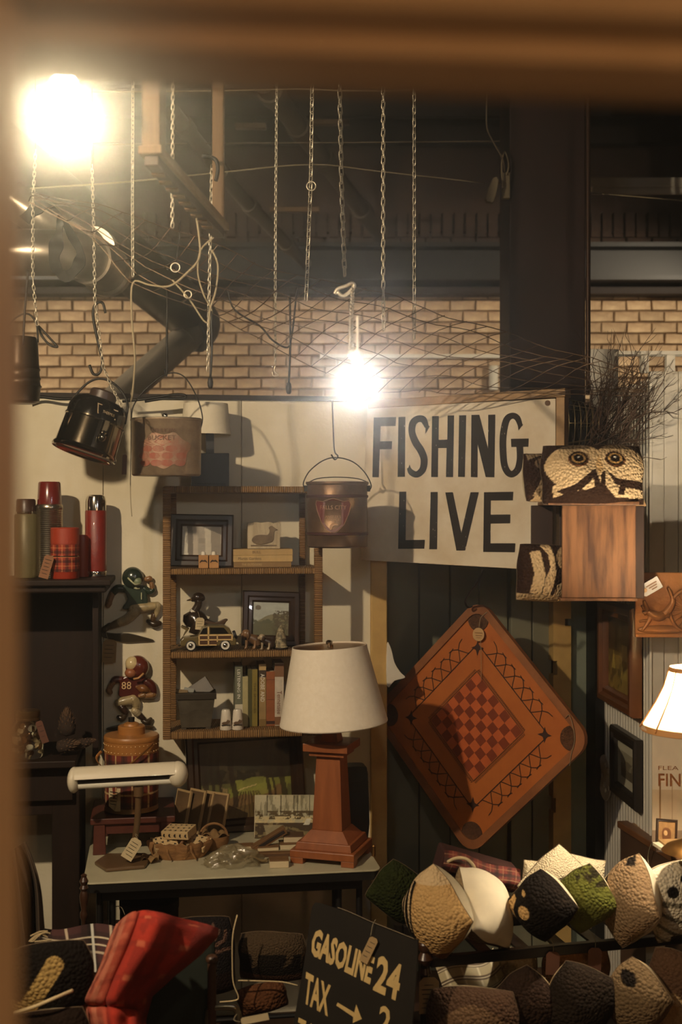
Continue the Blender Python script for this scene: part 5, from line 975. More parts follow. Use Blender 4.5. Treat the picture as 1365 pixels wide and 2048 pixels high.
for i in range(22):
    a = r_.uniform(0, 6.3); rr = r_.uniform(0, 1)
    obj('bead', M().ell((-14 + 22 * rr * math.cos(a), 14 * rr * math.sin(a), 5 + r_.uniform(0, 16)), 4, 4, 4, 8, 5).xf(fx), [chrome, mat('bead_dark', (50, 40, 30), .1, coat=1)][i % 2], t, smooth=True)
def leaf(u, v): return fx @ Vector((20 + 50 * u, -4 + 20 * (v - .5) * math.sin(math.pi * min(1, u + .1)), 8 + 14 * math.sin(u * 5) * (1 - u) + 4 * math.sin(v * 6)))
obj('paper_fold', M().grid(leaf, 12, 6), mat('bag_paper', (130, 110, 74), .6), t, smooth=True)
tag(obj('dried_leaf', M().grid(lambda u, v: TT(300, 1728) + TN * .02 + Vector(((u - .5) * .06, (v - .5) * .05, .004 + .02 * abs(math.sin(u * 5 + v * 4)))), 8, 8), mat('burlap'), smooth=True), 'crumpled dry leaf lying left of the bark basket', 'leaf')
tag(obj('metal_pin', M().lathe([(.01, 0), (4, 0), (4, 18), (5, 19), (3, 22), (.01, 23)], 12, Matrix.Translation(TT(748, 1712)) @ Matrix.Scale(K4, 4)), mat('brass'), smooth='auto'), 'small brass pin standing at the right end of the table', 'pin')
# ---------------------------------------------------------------- fishing sign
a_, b_ = P(735, 1000, 4.56), P(1115, 1000, 4.22); SG = PL(a_, b_ - a_)
t = thing('fishing_sign', 'large white wooden sign reading FISHING LIVE in dark hand-painted letters', 'sign', SG.pt(925, 1135, -.02))
sgm = mat('sign_white', (224, 212, 188), .6, var=(196, 176, 142), nscale=6, namt=.4, bump=.08, bscale=60)
TLp, TRp, BRp, BLp = SG.pt(735, 816), SG.pt(1112, 797), SG.pt(1112, 1142), SG.pt(722, 1120)
v = [q - SG.n * o for q in (TLp, TRp, BRp, BLp) for o in (0, .03)]
obj('board', M()._a(v, [(0, 2, 4, 6), (1, 7, 5, 3), (0, 1, 3, 2), (2, 3, 5, 4), (4, 5, 7, 6), (6, 7, 1, 0)]), sgm, t, bevel=.002)
def onsign(pts, off): return [SG.pt(x, y, off) for x, y in pts]
v = [q - SG.n * o for q in onsign([(736, 801), (1131, 776), (1131, 793), (736, 817)], .006) for o in (0, .07)]
obj('top_rail', M()._a(v, [(0, 2, 4, 6), (1, 7, 5, 3), (0, 1, 3, 2), (2, 3, 5, 4), (4, 5, 7, 6), (6, 7, 1, 0)]), mat('rail_wood', (172, 134, 84), .6, var=(140, 106, 62), nscale=8, stretch=(2, 8, 8)), t, bevel=.002)
v = [q - SG.n * o for q in onsign([(1113, 794), (1130, 794), (1128, 1135), (1112, 1140)], 0) for o in (0, .05)]
obj('side_rail', M()._a(v, [(0, 2, 4, 6), (1, 7, 5, 3), (0, 1, 3, 2), (2, 3, 5, 4), (4, 5, 7, 6), (6, 7, 1, 0)]), mat('rail_wood'), t, bevel=.002)
lt = mat('sign_black', (40, 31, 23), .7, spec=.2, var=(30, 23, 17), nscale=30)
def S2(x, y): return (720 + x / 2.967, 760 + y / 2.967)
GL = dict(
 F=[[(83, 223), (216, 220), (213, 273), (124, 274), (121, 364), (192, 363), (190, 410), (119, 411), (113, 577), (75, 577)]],
 I=[[(230, 220), (271, 219), (268, 574), (225, 575)]],
 H=[[(430, 215), (470, 213), (468, 355), (520, 354), (522, 211), (560, 210), (554, 576), (512, 576), (516, 403), (466, 404), (464, 576), (424, 576)]],
 J=[[(590, 210), (632, 209), (624, 575), (584, 575)]],
 N=[[(663, 207), (710, 206), (762, 408), (763, 206), (805, 205), (799, 577), (748, 576), (700, 380), (699, 577), (660, 576)]],
 L=[[(235, 663), (276, 662), (272, 950), (387, 948), (383, 1001), (228, 1002)]],
 M=[[(421, 665), (463, 664), (459, 1004), (413, 1004)]],
 V=[[(508, 667), (553, 666), (603, 908), (658, 666), (707, 666), (626, 1011), (574, 1012)]],
 E=[[(738, 666), (912, 663), (909, 714), (779, 715), (777, 799), (895, 798), (893, 850), (777, 852), (776, 969), (924, 969), (921, 1022), (733, 1020)]])
def stroke(cl, wd):                           # letter stroke outline from a centre line, px
    q = sm([(x, y, 0) for x, y in cl], 5); L_, R_ = [], []; ws = np.interp(np.linspace(0, len(wd) - 1, len(q)), range(len(wd)), wd)
    for i, p_ in enumerate(q):
        t_ = (q[min(i + 1, len(q) - 1)] - q[max(i - 1, 0)]).normalized(); n_ = Vector((-t_.y, t_.x, 0)) * ws[i] / 2; L_.append(p_ + n_); R_.append(p_ - n_)
    return [(L_[i], L_[i + 1], R_[i + 1], R_[i]) for i in range(len(q) - 1)]
def letter(nm, polys, quads=()):
    m = M()
    for pl in polys: m.flat([SG.pt(*S2(*q_), .0012) for q_ in pl])
    for i, qd in enumerate(quads): m.flat([SG.pt(*S2(p_.x, p_.y), .0013 + .00001 * (i % 2)) for p_ in qd])
    obj('letter', m, lt, t, fix=False)
for k_ in 'FIHJNLMVE': letter(k_, GL[k_])
letter('S', [[(392, 260), (416, 275), (389, 322)], [(284, 535), (296, 500), (312, 548)]], stroke([(398, 280), (378, 236), (345, 231), (316, 256), (310, 310), (332, 370), (362, 416), (382, 470), (374, 530), (340, 560), (306, 548), (290, 520)], [24, 40, 40, 42, 40, 44, 44, 42, 40, 38, 36, 20]))
letter('G', [[(898, 349), (1003, 347), (1001, 396), (900, 398)], [(938, 268), (971, 262), (943, 300)]], stroke([(955, 276), (936, 226), (905, 212), (872, 236), (854, 310), (850, 400), (858, 500), (880, 548), (908, 558), (938, 530), (952, 470), (950, 396)], [26, 36, 36, 40, 40, 40, 40, 40, 38, 40, 40, 40]))
cm = M(); r_ = random.Random(5)
for i in range(46):
    x = r_.choice([100, 250, 300, 445, 535, 608, 690, 780, 850, 940, 255, 440, 560, 640, 760, 850]) + r_.uniform(-16, 16); y = r_.uniform(230, 560) if i % 2 else r_.uniform(680, 1000); a = r_.uniform(1, 3.2); b = r_.uniform(1.5, 7)
    cm.flat([SG.pt(*S2(x + dx * a, y + dy * b), .0016) for dx, dy in ((-1, -.3), (.2, -1), (1, .4), (-.1, 1))])
obj('paint_chips', cm, sgm, t, kind='stuff', fix=False)
obj('knot', M().lathe([(.01, 0), (.007, .0008), (.01, .0016)], 10, SG.m(1096, 806, .001) @ Matrix.Rotation(R(90), 4, 'X')), mat('knot', (96, 66, 38), .7), t)
# ---------------------------------------------------------------- carrom game board on its hook
BC = P(950, 1453, 4.6); ang = R(38); bu = Vector((math.cos(ang), -math.sin(ang), 0)); BP = PL(BC, bu, (0.03, 0.05, 1))
t = thing('game_board', 'square orange wooden game board hung by one corner below the sign', 'game board', BP.pt(945, 1705))
bw = mat('board_orange', (196, 114, 52), .45, var=(164, 86, 36), nscale=9, namt=.7, coat=.15); bf = mat('board_rim', (168, 108, 64), .5, var=(104, 60, 32), nscale=7)
fb = BP.m(952, 1452)
HS = .493                                     # half diagonal
def diamond(h, r, n=5):                       # rounded square standing on a corner, in plane x, z
    c_ = h - r * math.sqrt(2); o = []
    for a0, (cx_, cz_) in ((45, (0, c_)), (135, (-c_, 0)), (225, (0, -c_)), (315, (c_, 0))):
        o += [(cx_ + r * math.cos(R(a0 + 90 * i / n)), cz_ + r * math.sin(R(a0 + 90 * i / n))) for i in range(n + 1)]
    return o
o1, o2 = diamond(HS, .07), diamond(HS - .042, .052); n_ = len(o1)
m = M(); v = [(x, y, z) for o, y in ((o1, .012), (o1, -.012), (o2, -.012), (o2, .012)) for x, z in o]
obj('rim', m._a(v, [(j * n_ + i, j * n_ + (i + 1) % n_, ((j + 1) % 4) * n_ + (i + 1) % n_, ((j + 1) % 4) * n_ + i) for j in range(4) for i in range(n_)]).xf(fb), bf, t, smooth='auto')
obj('playing_surface', M().poly(o2, -.002, .006).xf(fb), bw, t)
fq = fb @ Matrix.Rotation(R(45), 4, 'Y')      # square-aligned frame: unit metres
e_ = .036; sq = (mat('square_dark', (134, 58, 28), .5, var=(112, 46, 22), nscale=20), mat('square_light', (204, 104, 52), .5, var=(180, 86, 42), nscale=20))
for i in range(8):
    for j in range(8): obj('square', M()._a([((i - 4 + a_) * e_, -.0028, (j - 4 + b_) * e_) for a_, b_ in ((0, 0), (1, 0), (1, 1), (0, 1))], [(0, 1, 2, 3)]).xf(fq), sq[(i + j) % 2], t, fix=False)
bl = mat('board_line', (52, 26, 14), .6)
def lines(nm, segs, w_): 
    m = M()
    for (x0, z0), (x1, z1) in segs:
        d_ = Vector((x1 - x0, 0, z1 - z0)); n_ = Vector((-d_.z, 0, d_.x)).normalized() * w_ / 2; a, b = Vector((x0, -.0032, z0)), Vector((x1, -.0032, z1)); m._a([a + n_, b + n_, b - n_, a - n_], [(0, 1, 2, 3)])
    obj(nm, m.xf(fq), bl, t, fix=False)
q = 4 * e_ + .004; lines('border_line', [((-q, -q), (q, -q)), ((q, -q), (q, q)), ((q, q), (-q, q)), ((-q, q), (-q, -q))], .003)
q2 = .222; lines('outer_line', [((-q2, -q2), (q2, -q2)), ((q2, -q2), (q2, q2)), ((q2, q2), (-q2, q2)), ((-q2, q2), (-q2, -q2))], .004)
segs = []; tri = []
for s_ in range(4):
    c_, n2 = [(1, 0), (0, 1), (-1, 0), (0, -1)][s_], [(0, 1), (-1, 0), (0, -1), (1, 0)][s_]
    for k_ in range(40):
        x = -q + 2 * q * (k_ + .5) / 40; a = lambda al, of: (c_[0] * al + n2[0] * of, c_[1] * al + n2[1] * of); tri.append((a(x - .003, q + .004), a(x, q + .013))); tri.append((a(x, q + .013), a(x + .003, q + .004)))
    segs = []
    for k_ in range(6):
        x = -.14 + k_ * .056; pp = [(-.018, .004), (-.006, .02), (.012, .048), (.03, .062), (.052, .066)]
        for (a0, b0), (a1, b1) in zip(pp, pp[1:]): segs.append((a(x + a0 - .01, q2 + b0 - .006), a(x + a1 - .01, q2 + b1 - .006))); segs.append((a(x - a0 + .01, q2 + b0 - .006), a(x - a1 + .01, q2 + b1 - .006)))
    lines('arches', segs, .0036)
lines('zigzag_border', tri, .0016)
netm = mat('pocket_net', (62, 38, 22), .9, var=(96, 62, 36), nscale=120, namt=.2, bump=.8, bscale=300)
for k_, (x, z) in enumerate(((0, HS - .085), (HS - .085, 0), (0, -HS + .085), (-HS + .085, 0))):
    obj('pocket', M().lathe([(.001, -.0012), (.034, -.0012), (.042, -.004), (.046, -.004), (.046, .004)], 22, fb @ Matrix.Translation((x, -.0015, z)) @ Matrix.Rotation(R(-90), 4, 'X')), netm, t, smooth='auto')
    obj('pocket_mark', M().poly([(x + a_ * .03 * 1.0, z + b_ * .03) for a_, b_ in ((0, 1), (.25, .25), (1, 0), (.25, -.25), (0, -1), (-.25, -.25), (-1, 0), (-.25, .25))], -.0036, -.003).xf(fb @ Matrix.Translation((-x * .27, 0, -z * .27))), bl, t)
hk = [P(966, 1140, 4.30), P(955, 1165, 4.33), P(938, 1188, 4.48), P(931, 1203, 4.56), P(936, 1214, 4.58), P(946, 1212, 4.58)]
small('black wire hook holding the top corner of the game board under the sign', 'black_hook', 'hook', hk, .004, iron)
t2 = thing('round_tag', 'round paper price tag hanging on string before the game board top', 'tag', BP.pt(958, 1284, .02))
obj('disc', M().lathe([(.01, 0), (13.5, 0), (13.5, 1), (.01, 1)], 24, BP.fr(958, 1269, .02) @ Matrix.Rotation(R(90), 4, 'X')), mat('tag_buff', (196, 156, 106), .8), t2)
obj('writing', M().box(-9, 9, -.6, 0, 2, 4).box(-7, 8, -.6, 0, -3, -1).box(-5, 6, -.6, 0, -7, -6).xf(BP.fr(958, 1269, .0215)), mat('tag_ink', (150, 108, 66), .8), t2, kind='stuff')
obj('string', M().tube(sm([BP.pt(975, 1224, .014), BP.pt(962, 1236, .02), BP.pt(959, 1255, .021)], 4), .0012, 5), cordw, t2, smooth=True)
obj('string_end', M().tube(sm([BP.pt(962, 1282, .021), BP.pt(963, 1320, .016), BP.pt(963, 1362, .012)], 4), .0011, 5), cordw, t2, smooth=True)
small('loop of white string tied on the right corner of the game board', 'string', 'string', [BP.pt(1132, 1436, .016), BP.pt(1139, 1430, .02), BP.pt(1146, 1450, .02), BP.pt(1150, 1480, .018), BP.pt(1143, 1510, .016), BP.pt(1140, 1532, .014)], .0013, cordw)
tag(obj('carved_bracket', M().poly(sm2(px([(775, 1288), (784, 1300), (790, 1325), (802, 1345), (812, 1356), (790, 1362), (775, 1372)], 775, 1372), 3), 0, 10).xf(WP.fr(775, 1372, .03)), white, bevel=.002), 'curved white carved bracket beside the left corner of the game board', 'bracket')
# ---------------------------------------------------------------- crate, twigs, basket
cr = mat('crate_wood', (142, 96, 58), .55, var=(74, 43, 23), nscale=3.5, namt=.22, stretch=(9, 9, .9), bump=.12)
crd = mat('crate_dark', (62, 38, 24), .6, var=(44, 27, 17), nscale=5, stretch=(9, 9, 1))
CRY = 3.93; CF = Matrix.Translation(P(1200, 1196, CRY)) @ Matrix.Rotation(R(-3), 4, 'Z') @ Matrix.Scale(CRY / F, 4)
t = thing('wooden_crate', 'upended brown wooden crate fixed to the post, under the owl pillow', 'crate', org(CF))
obj('front_board', M().box(-74, 72, 0, 12, 0, 186).xf(CF), cr, t, bevel=.002)
obj('side_board', M().box(60, 71, 12, 176, 2, 184).xf(CF), crd, t, bevel=.002)
obj('top_board', M().box(-104, 76, -16, 172, 186, 193).xf(CF), cr, t, bevel=.002); obj('bottom_board', M().box(-78, 74, -4, 172, -6, 0).xf(CF), cr, t, bevel=.002)
obj('back_board', M().box(-58, 60, 168, 176, 0, 186).xf(CF), crd, t, bevel=.002)
obj('wing_board', M().box(-120, -74, 150, 160, 92, 186).xf(CF), crd, t, bevel=.002)
obj('corner_strip', M().box(72, 92, 18, 26, -2, 184).xf(CF), crd, t, bevel=.002)
ZC = org(CF).z + 193.5 * CRY / F
tw = mat('twig', (84, 60, 42), .8, var=(50, 35, 25), nscale=40)
r_ = random.Random(21); t = thing('twig_bundle', 'bundle of bare branching twigs bursting from behind the owl pillow', 'twigs', P(1215, 905, 4.26))
for i in range(95):
    a = P(r_.gauss(1205, 26), r_.gauss(872, 16), 4.27 + r_.uniform(-.05, .07)); s_ = r_.random()
    L_ = r_.uniform(.12, .36) if i % 3 else r_.uniform(.25, .42); dr_ = Vector((.5 + r_.gauss(0, .2), r_.gauss(0, .2), .9 + r_.gauss(0, .15))).normalized()
    if i > 70: dr_ = Vector((r_.gauss(.3, .7), r_.gauss(0, .3), r_.gauss(.1, .5))).normalized(); L_ *= .55
    pts = [a]; d_ = dr_.copy()
    for q_ in range(6): d_ = (d_ + Vector((r_.gauss(0, .16), r_.gauss(0, .12), r_.gauss(0, .14)))).normalized(); pts.append(pts[-1] + d_ * L_ / 6)
    m = M().tube(pts, [.0026, .0024, .0021, .0018, .0015, .0012, .0006], 4)
    for q_ in (2, 3, 4, 5):
        b = pts[q_]; dd = (d_ + Vector((r_.gauss(0, .7), r_.gauss(0, .5), r_.gauss(0, .6)))).normalized(); m.tube([b, b + dd * .03, b + dd * .055 + Vector((r_.gauss(0, .012), 0, .012))], [.0014, .001, .0005], 3)
    obj('twig', m, tw, t, smooth=True)
wb = thing('wire_basket', 'dark rounded wire basket lying on the crate behind the owl pillow', 'basket', P(1165, 900, 4.3)); wm = mat('basket_wire', (150, 130, 92), .4, .7)
bc = P(1168, 850, 4.32)
bf_ = lambda a, h: bc + Vector(((-.02 + h * .1) , 0, 0)) + Vector((.3 * h * 0, .085 * math.cos(a) * (1 - .25 * h), .085 * math.sin(a) * (1 - .25 * h)))
for h in np.linspace(-.5, .6, 6): obj('hoop', M().tube([bf_(a, h) for a in np.linspace(0, 2 * math.pi, 25)[:-1]], .0013, 5, close=True), wm, wb, smooth=True)
for a in np.linspace(0, 2 * math.pi, 9)[:-1]: obj('rib', M().tube([bf_(a, h) for h in np.linspace(-.5, .6, 6)], .0013, 5), wm, wb, smooth=True)
tag(obj('dark_cloth', M().grid(lambda u, v: P(1125 + 90 * u, 905 - 95 * v * (.75 + .25 * math.sin(u * 3)), 4.40 + .02 * math.sin(u * 9) * math.sin(v * 6)), 16, 12).grid(lambda u, v: P(1125 + 90 * u, 905 - 95 * v * (.75 + .25 * math.sin(u * 3)), 4.43 + .02 * math.sin(u * 9) * math.sin(v * 6)), 16, 12), mat('dark_green_cloth', (34, 32, 24), .9), smooth=True), 'dark cloth bundled behind the wire basket on the crate', 'cloth')
tag(obj('white_board', M().box(-29, 27, 0, 4, -101, 32).xf(FR(1211, 730, 5.0, ry=1)), white, bevel=.002), 'small white board standing right of the oxblood column', 'board')
tag(obj('white_rail', M().box(P(640, 0, 8.2).x, P(1019, 0, 8.2).x, 8.2, 8.235, zat(716, 8.2), zat(708, 8.2)), white, bevel=.003), 'thin white rail along the brick wall left of the column', 'rail')
tag(obj('paper_roll', M().lathe([(.01, 0), (9, 0), (9.5, 48), (.01, 48)], 16, FR(988, 780, 8.2)), white, smooth='auto'), 'white upright paper roll against the brick wall by the column', 'roll')
# ---------------------------------------------------------------- pillows
loopb = lambda nm, sc=105, st=1: mat(nm, rough=.95, vcol=True, bump=st, bscale=sc, btype='voronoi', spec=.1, var=(242, 238, 232), nscale=60, namt=.9)
hook = loopb('hooked_wool'); hookd = loopb('hooked_wool_fine', 190, .8); cloth = mat('pillow_cloth', rough=.9, vcol=True, bump=.25, bscale=25, spec=.1)
def pillow(label, fr, w_, h_, th, front, back=(206, 192, 160), n=30, pinch=.1, group=None, fur=None, squash=0, nm='pillow', cat='pillow', rd=.32):
    """front(Paint): x right, z up around the frame origin (px); hooked face looks to -y, plain cloth behind"""
    t = thing(nm, label, cat, fr @ Vector((0, 0, -h_ / 2)), group)
    def pos(u, v, s_):
        a, b = 2 * u - 1, 2 * v - 1; q_ = max(0, (1 - a * a) * (1 - b * b)); y = s_ * th / 2 * q_ ** .47
        x = w_ / 2 * a * math.sqrt(1 - rd * b * b) * (1 - pinch * (1 - b * b) + .02 * math.sin(5 * b)); z = h_ / 2 * b * math.sqrt(1 - rd * a * a) * (1 - pinch * (1 - a * a)) - squash * (1 - a * a) * max(0, b)
        return fr @ Vector((x, y + 2.2 * math.sin(a * 4 + b * 3), z))
    p = Paint(n * 2, n * 2); front(p); m = p.mesh(lambda u, v: pos(u, v, -1)); obj('hooked_face', m, fur or hook, t, smooth=True, fix=False)
    p = Paint(n, n).fill(back); p.noise(6, .85, 1.08); m = p.mesh(lambda u, v: pos(1 - u, v, 1)); ob = obj('back_cloth', m, cloth, t, smooth=True, fix=False)
    ed = [(0, i / 24) for i in range(24)] + [(i / 24, 1) for i in range(24)] + [(1, 1 - i / 24) for i in range(24)] + [(1 - i / 24, 0) for i in range(24)]
    obj('seam', M().tube([pos(u, v, 0) for u, v in ed], .0012, 5, close=True), mat('seam_cord', (96, 78, 56), .9), t, smooth=True)
    return t
DKB, CRM = (46, 30, 21), (206, 178, 136)
def owl(p):
    p.fill(DKB); U, V = p.u, p.v
    p.ell(.33, .60, .30, .40, CRM).ell(.74, .60, .27, .40, CRM).poly([(.08, .28), (.5, .6), (.54, .32), (.1, .1)], CRM).poly([(.57, .32), (.6, .6), (.99, .4), (.99, .08), (.7, .1)], CRM)
    p.poly([(.46, .52), (.5, .55), (.55, .3), (.55, .1), (.42, .08), (.49, .26)], DKB).poly([(.6, .52), (.56, .5), (.545, .3), (.55, .08), (.68, .1), (.6, .28)], DKB)
    p.poly([(.12, .2), (.3, .3), (.5, .56), (.46, .36), (.36, .22), (.2, .14)], DKB).poly([(.6, .54), (.72, .4), (.99, .36), (.99, .22), (.8, .26), (.7, .3)], DKB).poly([(.3, .1), (.34, .24), (.4, .2), (.38, .08)], DKB).poly([(.72, .14), (.74, .28), (.8, .26), (.79, .14)], DKB).poly([(.5, .58), (.54, .82), (.58, .58), (.54, .44)], (196, 160, 110))
    for x in (.345, .7): p.ell(x, .72, .1, .135, (104, 66, 36)).ell(x, .73, .088, .115, (34, 24, 18)).ell(x, .735, .07, .09, (180, 140, 84)).ell(x, .735, .048, .065, (26, 18, 14)).ell(x, .755, .014, .018, (230, 220, 200))
    p.put((V > .9) & (abs(U - .52) > .05), DKB, .8)
pillow('hooked owl pillow with two big round eyes lying on the crate', Matrix.Translation((org(CF).x, CRY - .05, ZC)) @ Matrix.Rotation(R(-10), 4, 'X') @ Matrix.Scale(3.9 / F, 4) @ Matrix.Translation((-14, 26, 58)), 212, 128, 70, owl, n=44, pinch=.03, rd=.12)
def striped(p):
    p.fill(DKB); U, V = p.u, p.v
    p.poly([(.05, .85), (.5, .95), (.6, .6), (.3, .4), (.15, .1), (.4, .05), (.6, .5), (.8, .9), (.4, 1), (.05, 1)], (150, 128, 98)).poly([(.1, 0), (.5, 0), (.9, .5), (.85, .7), (.45, .25)], (176, 148, 108)).ell(.55, .75, .35, .14, (120, 98, 74))
pillow('brown and grey hooked pillow peeping out left of the owl pillow', Matrix.Translation((P(1086, 0, 4.0).x, 4.02, ZC)) @ Matrix.Rotation(R(28), 4, 'Z') @ Matrix.Rotation(R(-8), 4, 'X') @ Matrix.Scale(4.2 / F, 4) @ Matrix.Translation((0, 0, 46)), 78, 98, 44, striped, n=22, pinch=.05, rd=.15)
def badger(p):
    p.fill(DKB); U, V = p.u, p.v
    p.poly([(.16, .86), (.36, .9), (.44, .5), (.4, .12), (.2, .14), (.24, .5)], CRM).poly([(.36, .98), (.56, 1), (.62, .8), (.66, .5), (.56, .1), (.42, .14), (.44, .4), (.54, .6), (.5, .84)], CRM).ell(.82, .78, .16, .2, (178, 150, 112)).ell(.83, .76, .08, .12, DKB).poly([(.62, .1), (.9, .1), (1, .55), (.86, .4), (.7, .3)], CRM).put((V < .12), (190, 164, 124), .8)
pillow('brown and cream striped hooked pillow wedged left of the crate', FR(1088, 1146, 4.0, rz=12, ry=3), 118, 120, 52, badger, n=30, pinch=.05, rd=.15)
swing_tag('cream paper label sticking out under the right end of the owl pillow', Matrix.Translation(P(1276, 1008, 4.05)) @ Matrix.Scale(4.05 / F, 4), 30, 20, -22, mat('tag_buff'), 0)
# ---------------------------------------------------------------- plaque, pictures and lamp on the right
fx = FR(1324, 1209, 4.0, rz=-4); t = thing('relief_plaque', 'embossed copper plaque of a hub-and-spoke wheel and horse, above the lit shade', 'plaque', org(fx))
cop = mat('copper', (170, 114, 60), .42, .35, var=(122, 76, 38), nscale=9, bump=.3, bscale=60)
obj('panel', M().box(-52, 80, 0, 10, -65, 64).box(-52, 80, -3, 0, -66, -58).xf(fx), cop, t, bevel=.003)
wc = (52, -12)
obj('wheel', M().tube([fx @ Vector((wc[0] + 36 * math.cos(a), -4, wc[1] + 42 * math.sin(a))) for a in np.linspace(0, 2 * math.pi, 33)[:-1]], .0055, 8, close=True), cop, t, smooth=True)
for k_ in range(20): a = k_ * math.pi / 10; obj('spoke', M().tube([fx @ Vector((wc[0] + 5 * math.cos(a), -3, wc[1] + 5 * math.sin(a))), fx @ Vector((wc[0] + 35 * math.cos(a), -2, wc[1] + 41 * math.sin(a)))], .0016, 5), cop, t)
obj('hub', M().ell((wc[0], -4, wc[1]), 6, 4, 6, 12, 8).xf(fx), cop, t, smooth=True)
hs = [([(-36, -18), (-28, -14), (-18, -20), (-6, -24), (6, -20), (16, -22)], [5, 5, 9, 10, 8, 5]), ([(-20, -20), (-26, -34), (-38, -52)], [6, 4, 2.5]), ([(-28, -14), (-32, -2), (-35, 8)], [6, 5, 3]), ([(-26, -16), (-34, -10), (-40, -2)], [3, 2.5, 2]), ([(4, -20), (14, -10), (22, 4), (20, 18)], [8, 8, 6, 4]), ([(20, 16), (16, 26), (12, 34)], [4, 4, 3]), ([(-44, -34), (-34, -32), (-26, -32)], [2, 2.5, 3])]
hm = M()
for pts, rad in hs:
    pp = sm([(x, -3, z) for x, z in pts], 4); rr = [max(1, q_.x) * fx.to_scale().x for q_ in sm([(r, 0, 0) for r in rad], 4)]; hm.tube([fx @ p_ for p_ in pp], rr, 10)
obj('horse_and_driver', hm, cop, t, smooth=True, kind='stuff')
obj('ground_relief', M().ell((0, -1, -50), 48, 5, 9).xf(fx), cop, t, smooth=True)
t2 = swing_tag('white paper price tag stuck on the copper plaque corner', FR(1302, 1174, 3.96), 44, 25, -30, mat('tag_white', (222, 214, 200), .7), 0)
obj('tag_writing', M().box(-8, 16, -.3, .2, 3, 5).box(-4, 14, -.3, .2, -2, 0).box(0, 12, -.3, .2, -7, -5).xf(FR(1302, 1174, 3.958) @ Matrix.Rotation(R(-30), 4, 'Y')), mat('tag_ink'), t2, kind='stuff')
obj('eyelet', M().lathe([(.01, 0), (4.5, 0), (4.5, 1), (.01, 1)], 16, FR(1302, 1174, 3.957) @ Matrix.Rotation(R(-30), 4, 'Y') @ Matrix.Translation((-13, 0, 0)) @ Matrix.Rotation(R(90), 4, 'X')), mat('tag_buff'), t2)
def rp(y, z): return Vector((1.078 + (4.9 - y) * .051 - .006, y, z))
RU = Vector((.051, -1, 0)).normalized()
def RPF(x, y, k):                             # frame on the return wall centred where that sight line meets it
    o = RP.pt(x, y, .006); return Matrix.Translation(o) @ Matrix((RU, -RP.n, Vector((0, 0, 1)))).transposed().to_4x4() @ Matrix.Scale(k, 4)
p = Paint(50, 60).fill((70, 58, 34)); U, V = p.u, p.v
p.put(V < .55, (104, 88, 44)).put((V < .5) & (fbm(U * 8, V * 7) > .45), (142, 118, 58)).put((V > .5) & (fbm(U * 9, V * 4) > .55), (50, 42, 26)).poly([(.55, .45), (.75, .45), (.75, .66), (.55, .66)], (206, 188, 130), .8).poly([(.15, .3), (.22, .55), (.3, .3)], (180, 158, 76)).poly([(.5, .2), (.62, .5), (.75, .2)], (160, 140, 70), .8).noise(9, .7, 1.25)
a, b = RP.pt(1219, 1300), RP.pt(1290, 1300); wf_ = (b - a).length; zc = (CZ - (1205 - CY) / F * 4.6 + CZ - (1408 - CY) / F * 4.72) / 2
fx = RPF(1250, 1300, 1); fx = Matrix.Translation((0, 0, zc - org(fx).z)) @ fx @ Matrix.Translation((0, -.02, 0))
picture('framed_painting', 'large brown framed landscape hung on the beadboard return wall', fx, wf_ * .97, .40, .062, p, mat('brown_frame', (112, 66, 32), .4, var=(80, 45, 22), nscale=8, coat=.2), .045)
p = Paint(30, 50).fill((190, 184, 160)); U, V = p.u, p.v
p.put((abs(U - .5) < .32) & (abs(V - .5) < .3), (150, 144, 120)).put((abs(U - .5) < .32) & (V > .2) & (V < .42), (84, 78, 62)).put((abs(U - .5) < .32) & (V >= .42) & (V < .62) & (fbm(U * 9, V * 9) > .5), (110, 102, 82))
a, b = RP.pt(1237, 1530), RP.pt(1289, 1530); fx = RPF(1259, 1533, 1) @ Matrix.Translation((0, -.012, 0))
picture('framed_picture', 'black framed print with pale mat hung below the brown framed landscape', fx, (b - a).length * .98, .262, .05, p, mat('black_frame', (32, 25, 20), .4), .03)
fx = RPF(1216, 1555, 1); t = thing('wall_plate', 'pale oval embossed plate on the beadboard wall beside the black post', 'plate', org(fx))
obj('plate', M().lathe([(.01, -.004), (.06, -.005), (.075, -.012), (.09, -.014), (.092, -.01), (.07, -.002)], 30, fx @ Matrix.Rotation(R(-90), 4, 'X') @ Matrix.Scale(1, 4)), white, t, smooth='auto')
for k_ in range(8): obj('relief', M().ell((.05 * math.cos(k_ * .785), -.008, .05 * math.sin(k_ * .785)), .014, .005, .012, 10, 6).xf(fx), white, t, smooth=True)
# lamp with flared shade, lit from inside
LP = P(1385, 1368, 3.5); t = thing('lit_lamp', 'glowing lamp with flared cream shade and scalloped trim at the right edge', 'lamp', P(1385, 1700, 3.5))
fx = Matrix.Translation(P(1385, 1458, 3.5)) @ Matrix.Scale(3.5 / F, 4)
prof = [(101, 0), (99, 4), (88, 22), (70, 52), (54, 84), (46, 112), (44, 120)]
shm = mat('silk_shade', (240, 222, 188), .8, trans=0); nt = shm.node_tree; tr = nt.nodes.new('ShaderNodeBsdfTranslucent'); tr.inputs[0].default_value = C(236, 206, 158); mx = nt.nodes.new('ShaderNodeMixShader'); mx.inputs[0].default_value = .5
nt.links.new(nt.nodes['Principled BSDF'].outputs[0], mx.inputs[1]); nt.links.new(tr.outputs[0], mx.inputs[2]); nt.links.new(mx.outputs[0], nt.nodes['Material Output'].inputs['Surface'])
trim_ = mat('shade_trim', (190, 134, 74), .7)
m = M(); nseg = 48
